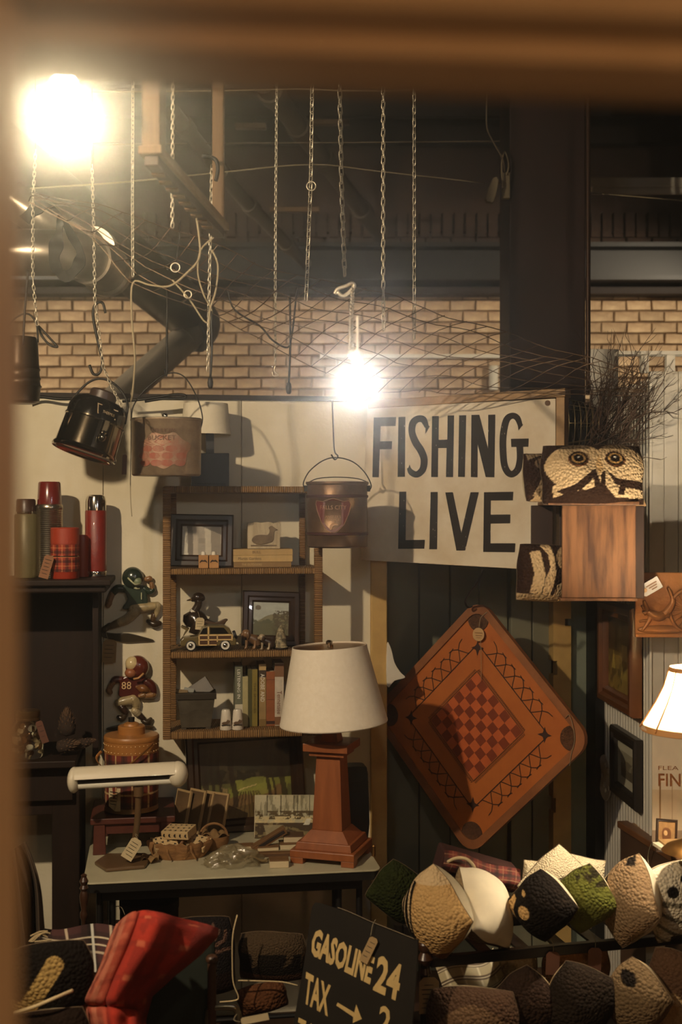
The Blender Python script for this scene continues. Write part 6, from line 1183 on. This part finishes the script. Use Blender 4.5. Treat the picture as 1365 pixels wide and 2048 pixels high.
m.grid(lambda u, v: fx @ Vector((np.interp(v * 6, range(7), [q_[0] for q_ in prof]) * (1 - .035 * abs(math.sin(4 * math.pi * u))) * math.cos(2 * math.pi * u), np.interp(v * 6, range(7), [q_[0] for q_ in prof]) * (1 - .035 * abs(math.sin(4 * math.pi * u))) * math.sin(2 * math.pi * u), np.interp(v * 6, range(7), [q_[1] for q_ in prof]))), 64, 18, True)
obj('shade', m, shm, t, smooth=True)
for r0, z0, z1, nm in ((100.5, -4, 8, 'bottom_trim'), (45, 114, 124, 'top_trim')): obj(nm, M().lathe([(r0 - 1, z0), (r0, z0 + 1), (r0 - (4 if z0 < 0 else 1), z1), (r0 - (6 if z0 < 0 else 2), z1)], 48, fx, cap=False), trim_, t, smooth='auto')
for k_ in range(8):
    a = R(22.5 + 45 * k_ + 8); obj('rib', M().tube([fx @ Vector(((r0 + .5) * math.cos(a), (r0 + .5) * math.sin(a), z)) for r0, z in prof], .0022, 6), trim_, t, smooth=True)
obj('stem', M().tube([fx @ Vector((0, 0, -245)), fx @ Vector((0, 0, 10))], .014, 14).lathe([(60, -245), (50, -235), (16, -220), (.01, -200)], 24, fx), mat('brass'), t, smooth='auto')
lb_ = mat('lamp_bulb_glow', (255, 255, 255), emit=(1, .82, .58), estr=1900)
obj('bulb', M().ell(LP + Vector((0, 0, -.0)), .022, .022, .03, 14, 9), lb_, t, smooth=True)
# chest top with leather front, sign print, small framed things on it
a, b, c_, d_ = P(1242, 1640, 4.5), P(1400, 1742, 3.874), P(1400, 2048, 3.6), P(1236, 1900, 4.5)
CP = PL(a, (b.x - a.x, b.y - a.y, 0)); t = thing('leather_panel', 'brown upholstered chest front with wooden edge rail below the pictures', 'chest', (a.x, a.y, 0))
zc_ = P(1242, 1648, 4.5).z; ae, be = Vector((a.x, a.y, 0)), Vector((b.x, b.y, 0)); u_ = (be - ae).normalized(); nn = CP.n
def cb(x0, x1, o0, o1, z0, z1): 
    m = M(); v = [ae + u_ * x + nn * o + Vector((0, 0, z)) for x in (x0, x1) for o in (o0, o1) for z in (z0, z1)]; return m._a(v, [(0, 1, 3, 2), (4, 6, 7, 5), (0, 4, 5, 1), (2, 3, 7, 6), (0, 2, 6, 4), (1, 5, 7, 3)])
Lc = (be - ae).length; zt_ = .735
zt_ = P(1242, 1642, a.y).z
obj('front', cb(0, Lc, 0, -.03, .02, zt_ - .02), mat('leather_brown', (88, 62, 42), .6, var=(66, 45, 30), nscale=14, bump=.2, bscale=200), t)
obj('edge_rail', cb(-.005, Lc, .012, -.03, zt_ - .024, zt_), mat('rail_brown', (110, 72, 42), .45), t, bevel=.003)
obj('top', cb(.02, Lc, -.03, -.5, zt_ - .02, zt_ - .004), mat('chest_top', (150, 112, 70), .5), t)
wire('pale string looped over the chest edge rail', [CP.pt(1300, 1745, .02), CP.pt(1297, 1715, .02), CP.pt(1303, 1690, .025), CP.pt(1312, 1683, .02)], .0022, cordw, 'string', 'string')
def CT(x, o): p_ = ae + u_ * x - nn * o; return Vector((p_.x, p_.y, zt_ - .003))
fx = FR(1372, 1560, 4.12, rz=-3); t = thing('print_poster', 'white poster reading FLEA FIN with a painted table scene, behind the lamp', 'poster', fx @ Vector((0, 0, -125)))
p = Paint(80, 120).fill((226, 212, 188)); U, V = p.u, p.v
p.put(V < .42, (214, 190, 154)).put((abs(U - .12) < .008) & (V < .5), (150, 110, 66)).put((abs(U - .3) < .006) & (V < .5), (176, 140, 96)).poly([(.52, .02), (.58, .02), (.6, .36), (.54, .36)], (150, 104, 62)).poly([(.5, .36), (1, .36), (1, .38), (.5, .38)], (120, 78, 44)).ell(.6, .53, .07, .06, (170, 112, 58)).ell(.62, .45, .05, .06, (190, 150, 100)).put((V < .1), (104, 70, 44), .7).noise(8, .9, 1.06)
p.put((fbm(U * 25, V * 25) > .6) & (U > .5) & (V > .4) & (V < .58), (130, 84, 40), .7)
obj('print', sheet(p, 132, 250, fx, -.6), vmatte, t, fix=False); obj('board', M().box(-66, 66, 0, 4, -125, 125).xf(fx), mat('canvas_edge'), t)
pk = mat('poster_ink', (150, 90, 42), .6)
obj('poster_word', txt('FLEA', w=40, h=8).xf(fx @ Matrix.Translation((-34, -1.2, 24))), pk, t, label='word FLEA'); obj('poster_word', txt('FINDS', w=84, h=26, bold=.01).xf(fx @ Matrix.Translation((-12, -1.2, 0))), pk, t, label='word FINDS')
p = Paint(30, 40).fill((150, 112, 68)); U, V = p.u, p.v; p.ell(.5, .55, .3, .25, (100, 62, 34)).ell(.45, .6, .12, .1, (190, 150, 100)).noise(12, .6, 1.3)
fx = FR(1334, 1672, 3.98, rz=-6, rx=-10, ry=3); picture('flower_print', 'small dark framed flower print standing on the chest behind the pillows', fx, 42, 66, 5, p, gilt, 6)
tag(obj('small_book', M().box(-30, 40, 0, 60, 0, 7).xf(FR(1360, 1706, 3.82, rz=10)), mat('canvas_edge'), bevel=.001), 'pale small book lying on the chest by the flower print', 'book')
tag(obj('small_book', M().box(-28, 36, 0, 50, 0, 6).xf(FR(1362, 1697, 3.84, rz=4)), mat('rail_wood'), bevel=.001), 'tan small book lying on top of the pale one on the chest', 'book')
# ---------------------------------------------------------------- black rack with pillows, lower right
RA, RB = onz(880, 1922, .593), onz(1400, 1873, .593); RU_ = (RB - RA).normalized(); RN_ = Vector((-RU_.y, RU_.x, 0)); RAng = math.atan2(RU_.y, RU_.x)
t = thing('black_rack', 'black iron bed-like rack with two rails carrying the hooked pillows', 'rack', RA * 1 - Vector((0, 0, .593)), None, RAng)
RF = Matrix.Translation(RA) @ Matrix.Rotation(RAng, 4, 'Z'); RL = (RB - RA).length
rk = mat('rack_black', (24, 19, 16), .4, .3)
obj('front_rail', M().box(-.03, RL, -.012, .012, -.014, .016).xf(RF), rk, t, bevel=.003)
obj('back_rail', M().box(-.03, RL, .26, .285, -.014, .016).xf(RF), rk, t, bevel=.003)
for i in range(7): obj('slat', M().box(.02 + i * .12, .06 + i * .12, .012, .26, -.010, -.002).xf(RF), rk, t)
obj('lower_deck', M().box(-.03, RL, -.05, .3, -.285, -.27).xf(RF), rk, t)
for y in (0, .272):
    for x in (-.045, RL): obj('post', M().tube([RF @ Vector((x, y, -.59)), RF @ Vector((x, y, .02))], .014, 12), rk, t, smooth='auto')
obj('turned_knob', M().lathe([(.01, -.04), (.02, -.03), (.012, -.01), (.024, .012), (.012, .03), (.02, .04), (.022, .055), (.012, .07), (.001, .073)], 18, RF @ Matrix.Translation((-.045, 0, 0))), mat('knob_brown', (60, 36, 22), .35, coat=.3), t, smooth='auto')
swing_tag('buff paper tag with lines of writing hung from the rack knob', Matrix.Translation(RF @ Vector((-.042, -.03, -.085))) @ Matrix.Rotation(R(5), 4, 'Z') @ Matrix.Scale(3.48 / F, 4), 40, 72, 0, mat('tag_tan'), 6, [RF @ Vector((-.045, -.026, -.01)), RF @ Vector((-.043, -.028, -.036))])
for x_, y_, lab in ((1186, 1905, 'dark red paper tag hung over the middle of the front rail'), (1093, 1925, 'brown paper tag hung left of the middle on the front rail')):
    p_ = RF.inverted() @ onz(x_, 1895, .593); swing_tag(lab, Matrix.Translation(RF @ Vector((p_.x, -.022, -.03))) @ Matrix.Scale(3.55 / F, 4), 27, 46, 2, mat('tag_dark'), 0, [RF @ Vector((p_.x, -.02, -.015)), RF @ Vector((p_.x + .004, -.018, .02)), RF @ Vector((p_.x - .006, -.016, .045))])
def RP_(x, y, d, rx=0, ry=0, rz=0): return FR(x, y, d, 0, 0, rz) @ Matrix.Rotation(R(ry), 4, 'Y') @ Matrix.Rotation(R(rx), 4, 'X')
TAN = (196, 158, 104); GRY = (104, 88, 66); BLK = (24, 19, 15)
GP = 'hooked pillows on the black rack'
def RQ(x, y, d, lean, yaw, roll): return FR(x, y, d, 0, lean, 0) @ Matrix.Rotation(R(yaw), 4, 'Z') @ Matrix.Rotation(R(roll), 4, 'Y')
# pillows stand on a corner: (u, v) = (0, 1) is the top corner of the face, (0, 0) the left one
def f1(p):
    p.fill(TAN); s_ = p.u + p.v; p.put(s_ < .86, BLK).put((s_ < .8) & (np.sin(s_ * 26 + (p.v - p.u) * 4) > .45), CRM).put((p.v - p.u > .62), CRM).put((p.u - p.v > .72), (104, 72, 46))
pillow('tan hooked pillow with black and white stripes, leftmost on the rack', RQ(875, 1824, 3.50, -4, -50, 45), 156, 156, 112, f1, n=36, group=GP, pinch=.03, rd=.2)
def f2(p): p.fill(GRY); p.put(p.v - p.u > .6, (150, 128, 96)).put(p.u - p.v > .4, (74, 60, 44)).noise(7, .7, 1.2)
pillow('grey hooked pillow leaning over with its cream cloth back showing', RQ(968, 1814, 3.56, -30, -114, 45), 150, 150, 100, f2, (226, 212, 182), n=34, group=GP, pinch=.03, rd=.2)
def f3(p): p.fill((218, 202, 168)); p.poly([(.1, .2), (.12, .2), (.5, .85), (.47, .85)], DKB)
pillow('big cream pillow rising behind the black dog-face pillow', RQ(1116, 1770, 3.80, 4, 8, 42), 128, 128, 70, f3, n=28, group=GP, fur=hookd, pinch=.03, rd=.15)
pillow('small cream pillow corner behind the green pillow', RP_(1160, 1782, 3.86, 0, 14, 12), 92, 150, 60, lambda p: p.fill((218, 202, 168)), n=20, group=GP, fur=hookd, rd=.15)
pillow('cream pillow corner standing left of the big cream pillow', RP_(1075, 1785, 3.86, 0, 4, 5), 70, 138, 50, lambda p: p.fill((212, 196, 162)), n=20, group=GP, fur=hookd, rd=.12)
def f4(p):
    p.fill((26, 21, 17)); p.ell(.36, .34, .12, .12, TAN).poly([(.02, .3), (.1, .34), (.2, .14), (.36, .06), (.3, 0), (.04, .06)], TAN).ell(.14, .55, .05, .04, TAN)
pillow('black hooked pillow with tan snout patches in the middle of the rack', RQ(1086, 1810, 3.52, -3, -26, 45), 118, 118, 112, f4, n=36, group=GP, pinch=.03, rd=.22)
def f5(p): p.fill((86, 88, 36)); p.put((p.v - p.u > .45) & (fbm(p.u * 9, p.v * 14) > .5), (40, 36, 20)).noise(6, .8, 1.15)
pillow('moss green hooked pillow right of the black one', RQ(1170, 1796, 3.6, 8, -24, 45), 112, 112, 100, f5, n=30, group=GP, pinch=.03, rd=.2)
def f6(p):
    p.fill((132, 108, 80)); p.ell(.2, .3, .24, .2, (208, 190, 152)).ell(.22, .42, .12, .08, BLK).ell(.3, .08, .13, .1, BLK).poly([(.02, .97), (.2, .95), (.16, .84), (.04, .86)], BLK)
pillow('grey-brown hooked pillow with cream cloth back and black eye spot', RQ(1262, 1800, 3.6, 11, -68, 45), 152, 152, 96, f6, (222, 208, 178), n=36, group=GP, pinch=.03, rd=.2)
def f7(p):
    p.fill((212, 200, 174)); U, V = p.u, p.v; p.put((abs(np.sin(U * 6 + V * 14 + 1.2 * np.sin(U * 5))) > .9) & (V < .6), (116, 108, 88)).ell(.35, .72, .1, .07, BLK).ell(.62, .82, .08, .05, BLK).ell(.2, .6, .06, .05, (116, 108, 88)).put((V < .12) & (U > .2), (60, 52, 42))
pillow('white hooked pillow with grey stripes and black dots, right edge of the rack', RP_(1352, 1800, 3.6, 0, -14, 14), 138, 170, 86, f7, n=32, group=GP)
t = thing('plaid_blanket', 'folded dark red plaid blanket behind the leftmost pillows', 'blanket', P(955, 1765, 3.88)); fx = FR(956, 1740, 3.88, rz=6, ry=17)
pp = Paint(120, 60); plaid_can(pp, 0, 6, 3, (112, 44, 34), (44, 24, 18), (168, 128, 92)); U, V = pp.u, pp.v
obj('top_fold', pp.mesh(lambda u, v: fx @ Vector((-80 + 160 * u, -22 * math.sin(math.pi * v) - 12, -24 + 48 * v + 3 * math.sin(u * 8)))), vmatte, t, smooth=True, fix=False)
obj('back_fold', M().box(-80, 80, -12, 50, -24, 23).xf(fx), mat('plaid_dark', (60, 28, 22), .9), t, bevel=.006)
obj('fringe', M().tube(sm([fx @ Vector(q_) for q_ in ((-72, -30, 6), (-60, -40, 20), (-40, -42, 24), (-20, -40, 12), (-14, -36, -6))], 5), .006, 6), mat('fringe_cream', (196, 174, 132), .9), t, smooth=True)
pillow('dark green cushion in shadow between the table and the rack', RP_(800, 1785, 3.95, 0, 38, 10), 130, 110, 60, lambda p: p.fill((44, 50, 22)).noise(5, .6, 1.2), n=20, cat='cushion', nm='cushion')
GL2 = 'hooked pillows on the lower deck of the rack'
for x, y, d, w_, h_, th, ry, rz, c, lab, fn in (
    (945, 2046, 3.42, 190, 150, 110, 0, -6, (74, 54, 40), 'round brown hooked pillow at the lower left of the rack', lambda p: p.ell(.5, .35, .42, .5, (104, 80, 58))),
    (1054, 2004, 3.48, 124, 124, 92, 45, -16, (46, 33, 25), 'dark brown pointed pillow on the lower deck', None),
    (1160, 2002, 3.46, 140, 146, 100, 24, 4, (38, 30, 23), 'nearly black shaggy pillow in the middle of the lower deck', None),
    (1152, 1942, 3.68, 140, 110, 60, 4, 0, (158, 112, 66), 'tan curly hooked pillow behind the shaggy black one', None),
    (1272, 1996, 3.46, 130, 140, 96, 38, -40, (112, 92, 66), 'grey-brown hooked pillow with dark oval on the lower deck', lambda p: p.ell(.25, .8, .16, .09, BLK)),
    (1345, 1985, 3.5, 110, 180, 80, 10, -30, (84, 60, 42), 'brown and cream pillow at the lower right of the rack', lambda p: p.ell(.6, .3, .3, .28, (178, 148, 106))),
    (1030, 1935, 3.72, 90, 80, 50, 10, 0, (196, 178, 142), 'cream fleece pillow peeping below the front rail', None)):
    pillow(lab, RP_(x, y, d, 0, ry, rz), w_, h_, th, (lambda p, c=c, fn=fn: (p.fill(c), fn and fn(p))), n=26, group=GL2, back=(170, 150, 116), pinch=.04, rd=.25)
pp = Paint(60, 40).fill((186, 172, 136)); pp.put(abs(pp.u * 4 % 1 - .5) < .06, (226, 214, 184)).put(abs(pp.v * 3 % 1 - .5) < .16, (74, 52, 38), .9).put(abs(pp.v * 3 % 1 - .5) < .04, (226, 214, 184))
tag(obj('striped_throw', pp.mesh(lambda u, v: FR(945, 1955, 3.66, rz=8, ry=-16) @ Vector((-62 + 124 * u, -20 * math.sin(u * 3) + 30 * v * v, -28 + 62 * v + 8 * math.sin(u * 6)))), vmatte, smooth=True, fix=False), 'cream and brown striped throw folded under the left end of the rack', 'throw')
fx = FR(1312, 1914, 3.66); t = thing('lace_card', 'small white card with a row of rings below the front rail', 'card', org(fx)); obj('card', M().box(-19, 19, 0, 2, -24, 24).xf(fx), white, t)
for k_ in range(5): obj('ring', M().tube([fx @ Vector((-13 + k_ * 6.5 + 3.4 * math.cos(a), -.8, -8 + 3.6 * math.sin(a))) for a in np.linspace(0, 6.28, 13)[:-1]], .0008, 4, close=True), ink, t)
# ---------------------------------------------------------------- black gasoline sign
g0, g1, g2 = P(632, 1806, 3.42), P(838, 1884, 3.30), P(585, 2080, 3.30); GS = PL(g0, g1 - g0, g0 - g2)
t = thing('gasoline_sign', 'black leaning price sign reading GASOLINE 24 in cream capitals', 'sign', GS.pt(700, 2080))
gm_ = mat('sign_dark', (24, 20, 15), .75, spec=.15, var=(32, 27, 20), nscale=9)
outl = sm2([(640, 1806), (700, 1826), (770, 1854), (828, 1877), (836, 1886), (832, 1960), (822, 2080), (818, 2160), (700, 2160), (570, 2160), (585, 2060), (608, 1930), (622, 1830), (628, 1809)], 3)
k = len(outl); v = [GS.pt(x, y) for x, y in outl] + [GS.pt(x, y) - GS.n * .012 for x, y in outl]
obj('panel', M()._a(v, [tuple(range(k)), tuple(reversed(range(k, 2 * k)))] + [(i, i + k, (i + 1) % k + k, (i + 1) % k) for i in range(k)]), gm_, t)
gl_ = mat('letter_cream', (196, 164, 98), .55, var=(168, 138, 78), nscale=40)
def gword(nm, s, bl, ex, ez, bold=.02):
    m = txt(s, w=1, h=1, bold=bold); m.v = [GS.pt(bl[0] + (p_.x + .5) * ex[0] + (p_.z + .5) * ez[0], bl[1] + (p_.x + .5) * ex[1] + (p_.z + .5) * ez[1], .0012) for p_ in m.v]; obj(nm, m, gl_, t, fix=False, label='cream word ' + s)
gword('sign_word', 'GASOLINE', (619, 1909), (121, 61), (11, -55), .045); gword('sign_word', '24', (746, 1980), (49, 23), (12, -72), .035); gword('sign_word', 'TAX', (606, 2005), (50, 28), (7, -62), .035)
gword('sign_word', '2', (752, 2068), (24, 11), (10, -60), .02); gword('sign_word', 'TOTAL', (588, 2090), (80, 40), (10, -56), .02)
obj('arrow', M()._a([GS.pt(x, y, .0012) for x, y in ((673, 2011), (676, 2005), (709, 2025), (713, 2009), (724, 2038), (706, 2046), (707, 2034))], [tuple(range(7))]), gl_, t, fix=False)
t2 = swing_tag('narrow brown tag tied on string at the top of the gasoline sign', GS.fr(738, 1900, .012), 19, 52, 8, mat('tag_tan'), 4, [GS.pt(752, 1839, .004), GS.pt(746, 1850, .012), GS.pt(742, 1872, .012)])
wire('fine wire twisted along the top edge of the gasoline sign', [GS.pt(676, 1815, .004), GS.pt(700, 1824, .006), GS.pt(740, 1842, .006), GS.pt(775, 1856, .006), GS.pt(830, 1878, .004)], .0012, mat('grey_cord'), 'sign_wire', 'wire')
# ---------------------------------------------------------------- chair with red blanket and cushions, lower left
t = thing('green_chair', 'dark green backed chair under the red plaid blanket', 'chair', P(360, 2048, 3.2) * 1)
t.location.z = 0; INV[t.name] = Matrix.Translation(t.location).inverted()
obj('back_panel', M().box(-112, 58, 0, 14, -260, 130).xf(FR(372, 2010, 3.22, rz=4)), mat('chair_green', (30, 38, 28), .7, var=(22, 28, 21), nscale=12), t, bevel=.01)
obj('post', M().tube([P(424, 2300, 3.2), P(424, 1925, 3.2)], .012, 12).add(M().ell(P(424, 1918, 3.2), .017, .017, .013, 14, 8)), mat('chair_wood', (70, 46, 30), .4), t, smooth='auto')
obj('post', M().tube([P(250, 2300, 3.25), P(250, 1900, 3.25)], .012, 12), mat('chair_wood'), t, smooth='auto')
obj('seat', M().box(-150, 90, -20, 180, -330, -300).xf(FR(372, 2000, 3.22, rz=4)), mat('chair_green'), t, bevel=.01)
for x, y in ((-140, -10), (80, -10), (-140, 170), (80, 170)): obj('leg', M().tube([FR(372, 2000, 3.22, rz=4) @ Vector((x, y, -325)), FR(372, 2000, 3.22, rz=4) @ Vector((x, y, -325)) * 1 - Vector((0, 0, (FR(372, 2000, 3.22) @ Vector((0, 0, -325))).z - .002))], .014, 10), mat('chair_wood'), t)
Lb = [(236, 1850), (222, 1880), (205, 1930), (180, 1975), (163, 2002), (176, 2040), (200, 2100)]
Tm = [(275, 1824), (268, 1850), (250, 1900), (224, 1960), (210, 1998), (214, 2040), (225, 2100)]
Tc = [(335, 1832), (330, 1850), (318, 1900), (290, 1950), (268, 1992), (262, 2040), (270, 2100)]
Rb = [(434, 1858), (432, 1872), (398, 1908), (346, 1950), (302, 1990), (288, 2040), (290, 2100)]
def blk(u, v):
    r_ = []
    for L_ in (Lb, Tm, Tc, Rb):
        x = v * 6; i = min(5, int(x)); f_ = x - i; r_.append(Vector((L_[i][0] * (1 - f_) + L_[i + 1][0] * f_, L_[i][1] * (1 - f_) + L_[i + 1][1] * f_, 0)))
    q_ = sm(r_, 12); w_ = u * (len(q_) - 1); i = min(len(q_) - 2, int(w_)); p_ = q_[i].lerp(q_[i + 1], w_ - i)
    dd = 3.2 - .2 * math.sin(math.pi * u) ** .8 + .016 * math.sin(u * 17 + v * 5) * (u > .05) * (u < .95) - .05 * math.sin(math.pi * min(1, v * 1.4)) + .035 * math.exp(-((u - .36) / .03) ** 2) + .03 * math.exp(-((v - .69 - .1 * u) / .03) ** 2) - .1 * (v > .5) * (v - .5)
    return P(p_.x, p_.y, dd)
pp = Paint(72, 80).fill((176, 48, 28)); U, V = pp.u, pp.v
pp.put((U < .33), (176, 92, 68), .6).put((abs(U - .06) < .045) | (abs(U - .2) < .035), (214, 140, 110), .6).put(abs(U - .36) < .012, (60, 18, 14), .8).put((U > .45) & (fbm(U * 6, V * 7) > .55), (120, 30, 20), .5).put(abs(U - .13) < .02, (96, 40, 32), .5).put(abs(V * 5 % 1 - .5) < .12, (120, 34, 24), .4).put((abs(V * 5 % 1 - .5) < .12) & (abs(U * 3 % 1 - .5) < .1), (206, 110, 76), .7).put((abs(V * 5 % 1 - .1) < .1) & (U < .3), (206, 120, 92), .4).put((U > .86), (128, 48, 40), .6).put(abs(U - .7) < .03, (140, 40, 26), .6)
m = pp.mesh(blk); bt = obj('red_blanket', m, mat('fuzzy_blanket', rough=.95, vcol=True, bump=.4, bscale=300, var=(225, 215, 210), nscale=60), smooth=True, fix=False); so = bt.modifiers.new('thick', 'SOLIDIFY'); so.thickness = .012; so.offset = 0
tag(bt, 'bright red plaid blanket draped over the back of the green chair', 'blanket')
def antl(p):
    p.fill((30, 26, 26)); p.put(p.v < .3, (44, 28, 22), .6)
    for a_ in ([(.66, .62), (.7, .8), (.72, .92)], [(.69, .72), (.8, .86)], [(.68, .66), (.86, .74), (.9, .84)], [(.6, .6), (.56, .8)], [(.72, .6), (.92, .62)]):
        for (x0, y0), (x1, y1) in zip(a_, a_[1:]):
            tt_ = np.clip(((p.u - x0) * (x1 - x0) + (p.v - y0) * (y1 - y0)) / ((x1 - x0) ** 2 + (y1 - y0) ** 2), 0, 1); p.put(np.hypot(p.u - x0 - tt_ * (x1 - x0), p.v - y0 - tt_ * (y1 - y0)) < .022, (104, 78, 66))
t = pillow('dark cushion with an antler motif and pale piping behind the green chair', FR(402, 1912, 3.5, rz=6, ry=-3), 150, 176, 70, antl, n=34, cat='cushion', nm='cushion', fur=hookd)
def bear(p):
    p.fill((26, 21, 17)); p.put((p.v > .62) & (p.u > .05), (74, 60, 44)).poly([(.2, .7), (.34, .7), (.3, .4), (.2, .3), (.24, .5)], (74, 60, 44)).poly([(.7, .7), (.84, .7), (.8, .44), (.68, .32), (.74, .52)], (74, 60, 44)).poly([(.94, .7), (1, .7), (1, .4), (.95, .3)], (74, 60, 44)).put(p.v < .2, (66, 44, 32))
pillow('dark cushion with an animal silhouette behind the gasoline sign', FR(545, 1912, 3.6, rz=-4), 150, 108, 60, bear, n=30, cat='cushion', nm='cushion', fur=hookd)
for lab, pts in (('pale piping cord down the edge of the antler cushion', [P(475, 1830, 3.46), P(466, 1870, 3.45), P(465, 1920, 3.45), P(467, 1965, 3.45), P(477, 1993, 3.45), P(470, 2001, 3.45), P(440, 2004, 3.45)]), ('pale piping cord along the bottom of the animal cushion', [P(476, 1961, 3.52), P(520, 1962, 3.52), P(565, 1964, 3.52), P(596, 1971, 3.52)]), ('thin white string loop hanging below the table left side', [P(224, 1855, 3.9), P(222, 1830, 3.9), P(228, 1815, 3.9), P(242, 1814, 3.9), P(250, 1830, 3.9)])):
    small(lab, 'cord_piping', 'cord', pts, .0022 if 'piping' in lab else .0012, mat('fringe_cream') if 'piping' in lab else cordw)
pillow('rust brown woven cushion below the animal cushion', FR(525, 1995, 3.58, ry=-14), 110, 64, 50, lambda p: p.fill((92, 58, 36)).noise(14, .6, 1.3), n=18, cat='cushion', nm='cushion')
t = thing('metal_tube_frame', 'bent metal tube chair frame at the bottom, left of the gasoline sign', 'chair frame', Vector((P(445, 2040, 3.2).x, 3.2, 0)))
obj('tube', M().tube(sm([P(416, 2300, 3.2), P(416, 2080, 3.2), P(417, 2030, 3.2), P(428, 2016, 3.2), P(460, 2014, 3.2), P(474, 2022, 3.2), P(478, 2060, 3.2), P(476, 2300, 3.2)], 5), .0085, 10), mat('old_tube', (150, 140, 116), .3, .9), t, smooth=True)
swing_tag('cream tag tied on the bent metal tube by the gasoline sign', FR(510, 2038, 3.17), 56, 14, -11, paper, 0, [P(474, 2028, 3.18), P(468, 2040, 3.17), P(482, 2044, 3.17)])
pp = Paint(100, 60); plaid_can(pp, 0, 2, 1.6, (74, 42, 40), (40, 26, 24), (206, 186, 158)); pp.put((abs(pp.v - .72) < .02) | (abs(pp.v - .58) < .02), (206, 190, 160)).put(abs(pp.u - .62) < .014, (210, 206, 190)).put(abs(pp.u - .92) < .02, (180, 130, 116))
tag(obj('plaid_throw', pp.mesh(lambda u, v: P(92 + 160 * u - 20 * v * (1 - u), 1925 - 72 * v + (1 - v) * 40 * u + 6 * math.sin(u * 7), 3.32 + .22 * v + .02 * math.sin(u * 12))), vmatte, smooth=True, fix=False), 'dark maroon plaid throw with white stripes beside the red blanket', 'throw')
fm = M(); r_ = random.Random(3)
for i in range(14):
    a = P(96 + r_.uniform(-4, 10), 1862 + i * 4.2, 3.4); fm.tube(sm([a, a + Vector((-.02, -.01, r_.uniform(-.01, .012))), a + Vector((-.045, -.015, r_.uniform(-.02, .01)))], 3), .002, 4)
tag(obj('throw_fringe', fm, mat('fringe_cream'), kind='stuff'), 'knotted fringe at the left edge of the maroon plaid throw', 'fringe')
def feather(p):
    p.fill((24, 20, 17)); p.ell(.0, .12, .3, .2, (150, 122, 74)); a, b = (.22, .14), (.6, .74); tt_ = np.clip(((p.u - a[0]) * (b[0] - a[0]) + (p.v - a[1]) * (b[1] - a[1])) / ((b[0] - a[0]) ** 2 + (b[1] - a[1]) ** 2), 0, 1); p.put(np.hypot(p.u - a[0] - tt_ * (b[0] - a[0]), (p.v - a[1] - tt_ * (b[1] - a[1])) * .9) < .105, (166, 138, 84))
pillow('black hooked pillow with a tan feather shape at the lower left corner', FR(96, 1955, 3.08, rz=10, ry=-6), 190, 150, 80, feather, n=44, pinch=.05)
small('pale braided edge below the feather pillow', 'braid', 'trim', [P(30, 2026, 3.0), P(70, 2013, 2.98), P(105, 1998, 2.98), P(145, 1981, 3.02)], .005, mat('fringe_cream'))
pillow('dark brown cushion filling the lower left corner under the braid', FR(96, 2078, 3.02, ry=-8), 190, 130, 90, lambda p: p.fill((34, 24, 18)).noise(8, .7, 1.2), n=18, cat='cushion', nm='cushion')
def coat(u, v): return P(8 + 44 * u + 56 * v * u + (8 * math.sin(v * 5) if u > .6 else 0), 1712 + 200 * v - 30 * u * (1 - v), 3.55 - .05 * math.sin(u * 14 + v * 2) - .03 * math.sin(u * 31))
tag(obj('hanging_coat', M().grid(coat, 40, 16), mat('coat_brown', (70, 54, 38), .8, var=(52, 40, 28), nscale=6), smooth=True), 'brown coat hanging in folds at the lower left by the post', 'coat')
t = thing('turned_spindle', 'turned dark wood spindle standing beneath the table left corner', 'spindle', Vector((P(168, 1830, 3.9).x, 3.9, 0)))
fx = FR(168, 1830, 3.74); obj('spindle', M().lathe([(4, -560), (5, -10), (8, -4), (8, 4), (5, 10), (8, 26), (9, 40), (6, 48), (9, 54), (6, 60), (9, 68), (5, 76), (6, 80), (.01, 84)], 16, fx), mat('knob_brown'), t, smooth='auto')
tag(obj('round_box', M().lathe([(.01, 0), (.1, 0), (.102, .002), (.102, .07), (.104, .072), (.104, .1), (.1, .104), (.01, .106)], 32, Matrix.Translation(Vector((P(297, 1800, 4.2).x, 4.22, .44)))), mat('hat_box', (34, 26, 21), .6, var=(24, 19, 16), nscale=9), smooth='auto'), 'dark round hat box under the table behind the red blanket', 'box')
tag(obj('low_bench', M().box(-.2, .2, -.12, .1, .39, .44).box(-.18, -.14, -.1, .1, 0, .39).box(.14, .18, -.1, .1, 0, .39).xf(Matrix.Translation((P(312, 1800, 4.2).x, 4.2, 0))), darkwood, bevel=.004), 'dark low bench under the table carrying the round hat box', 'bench')
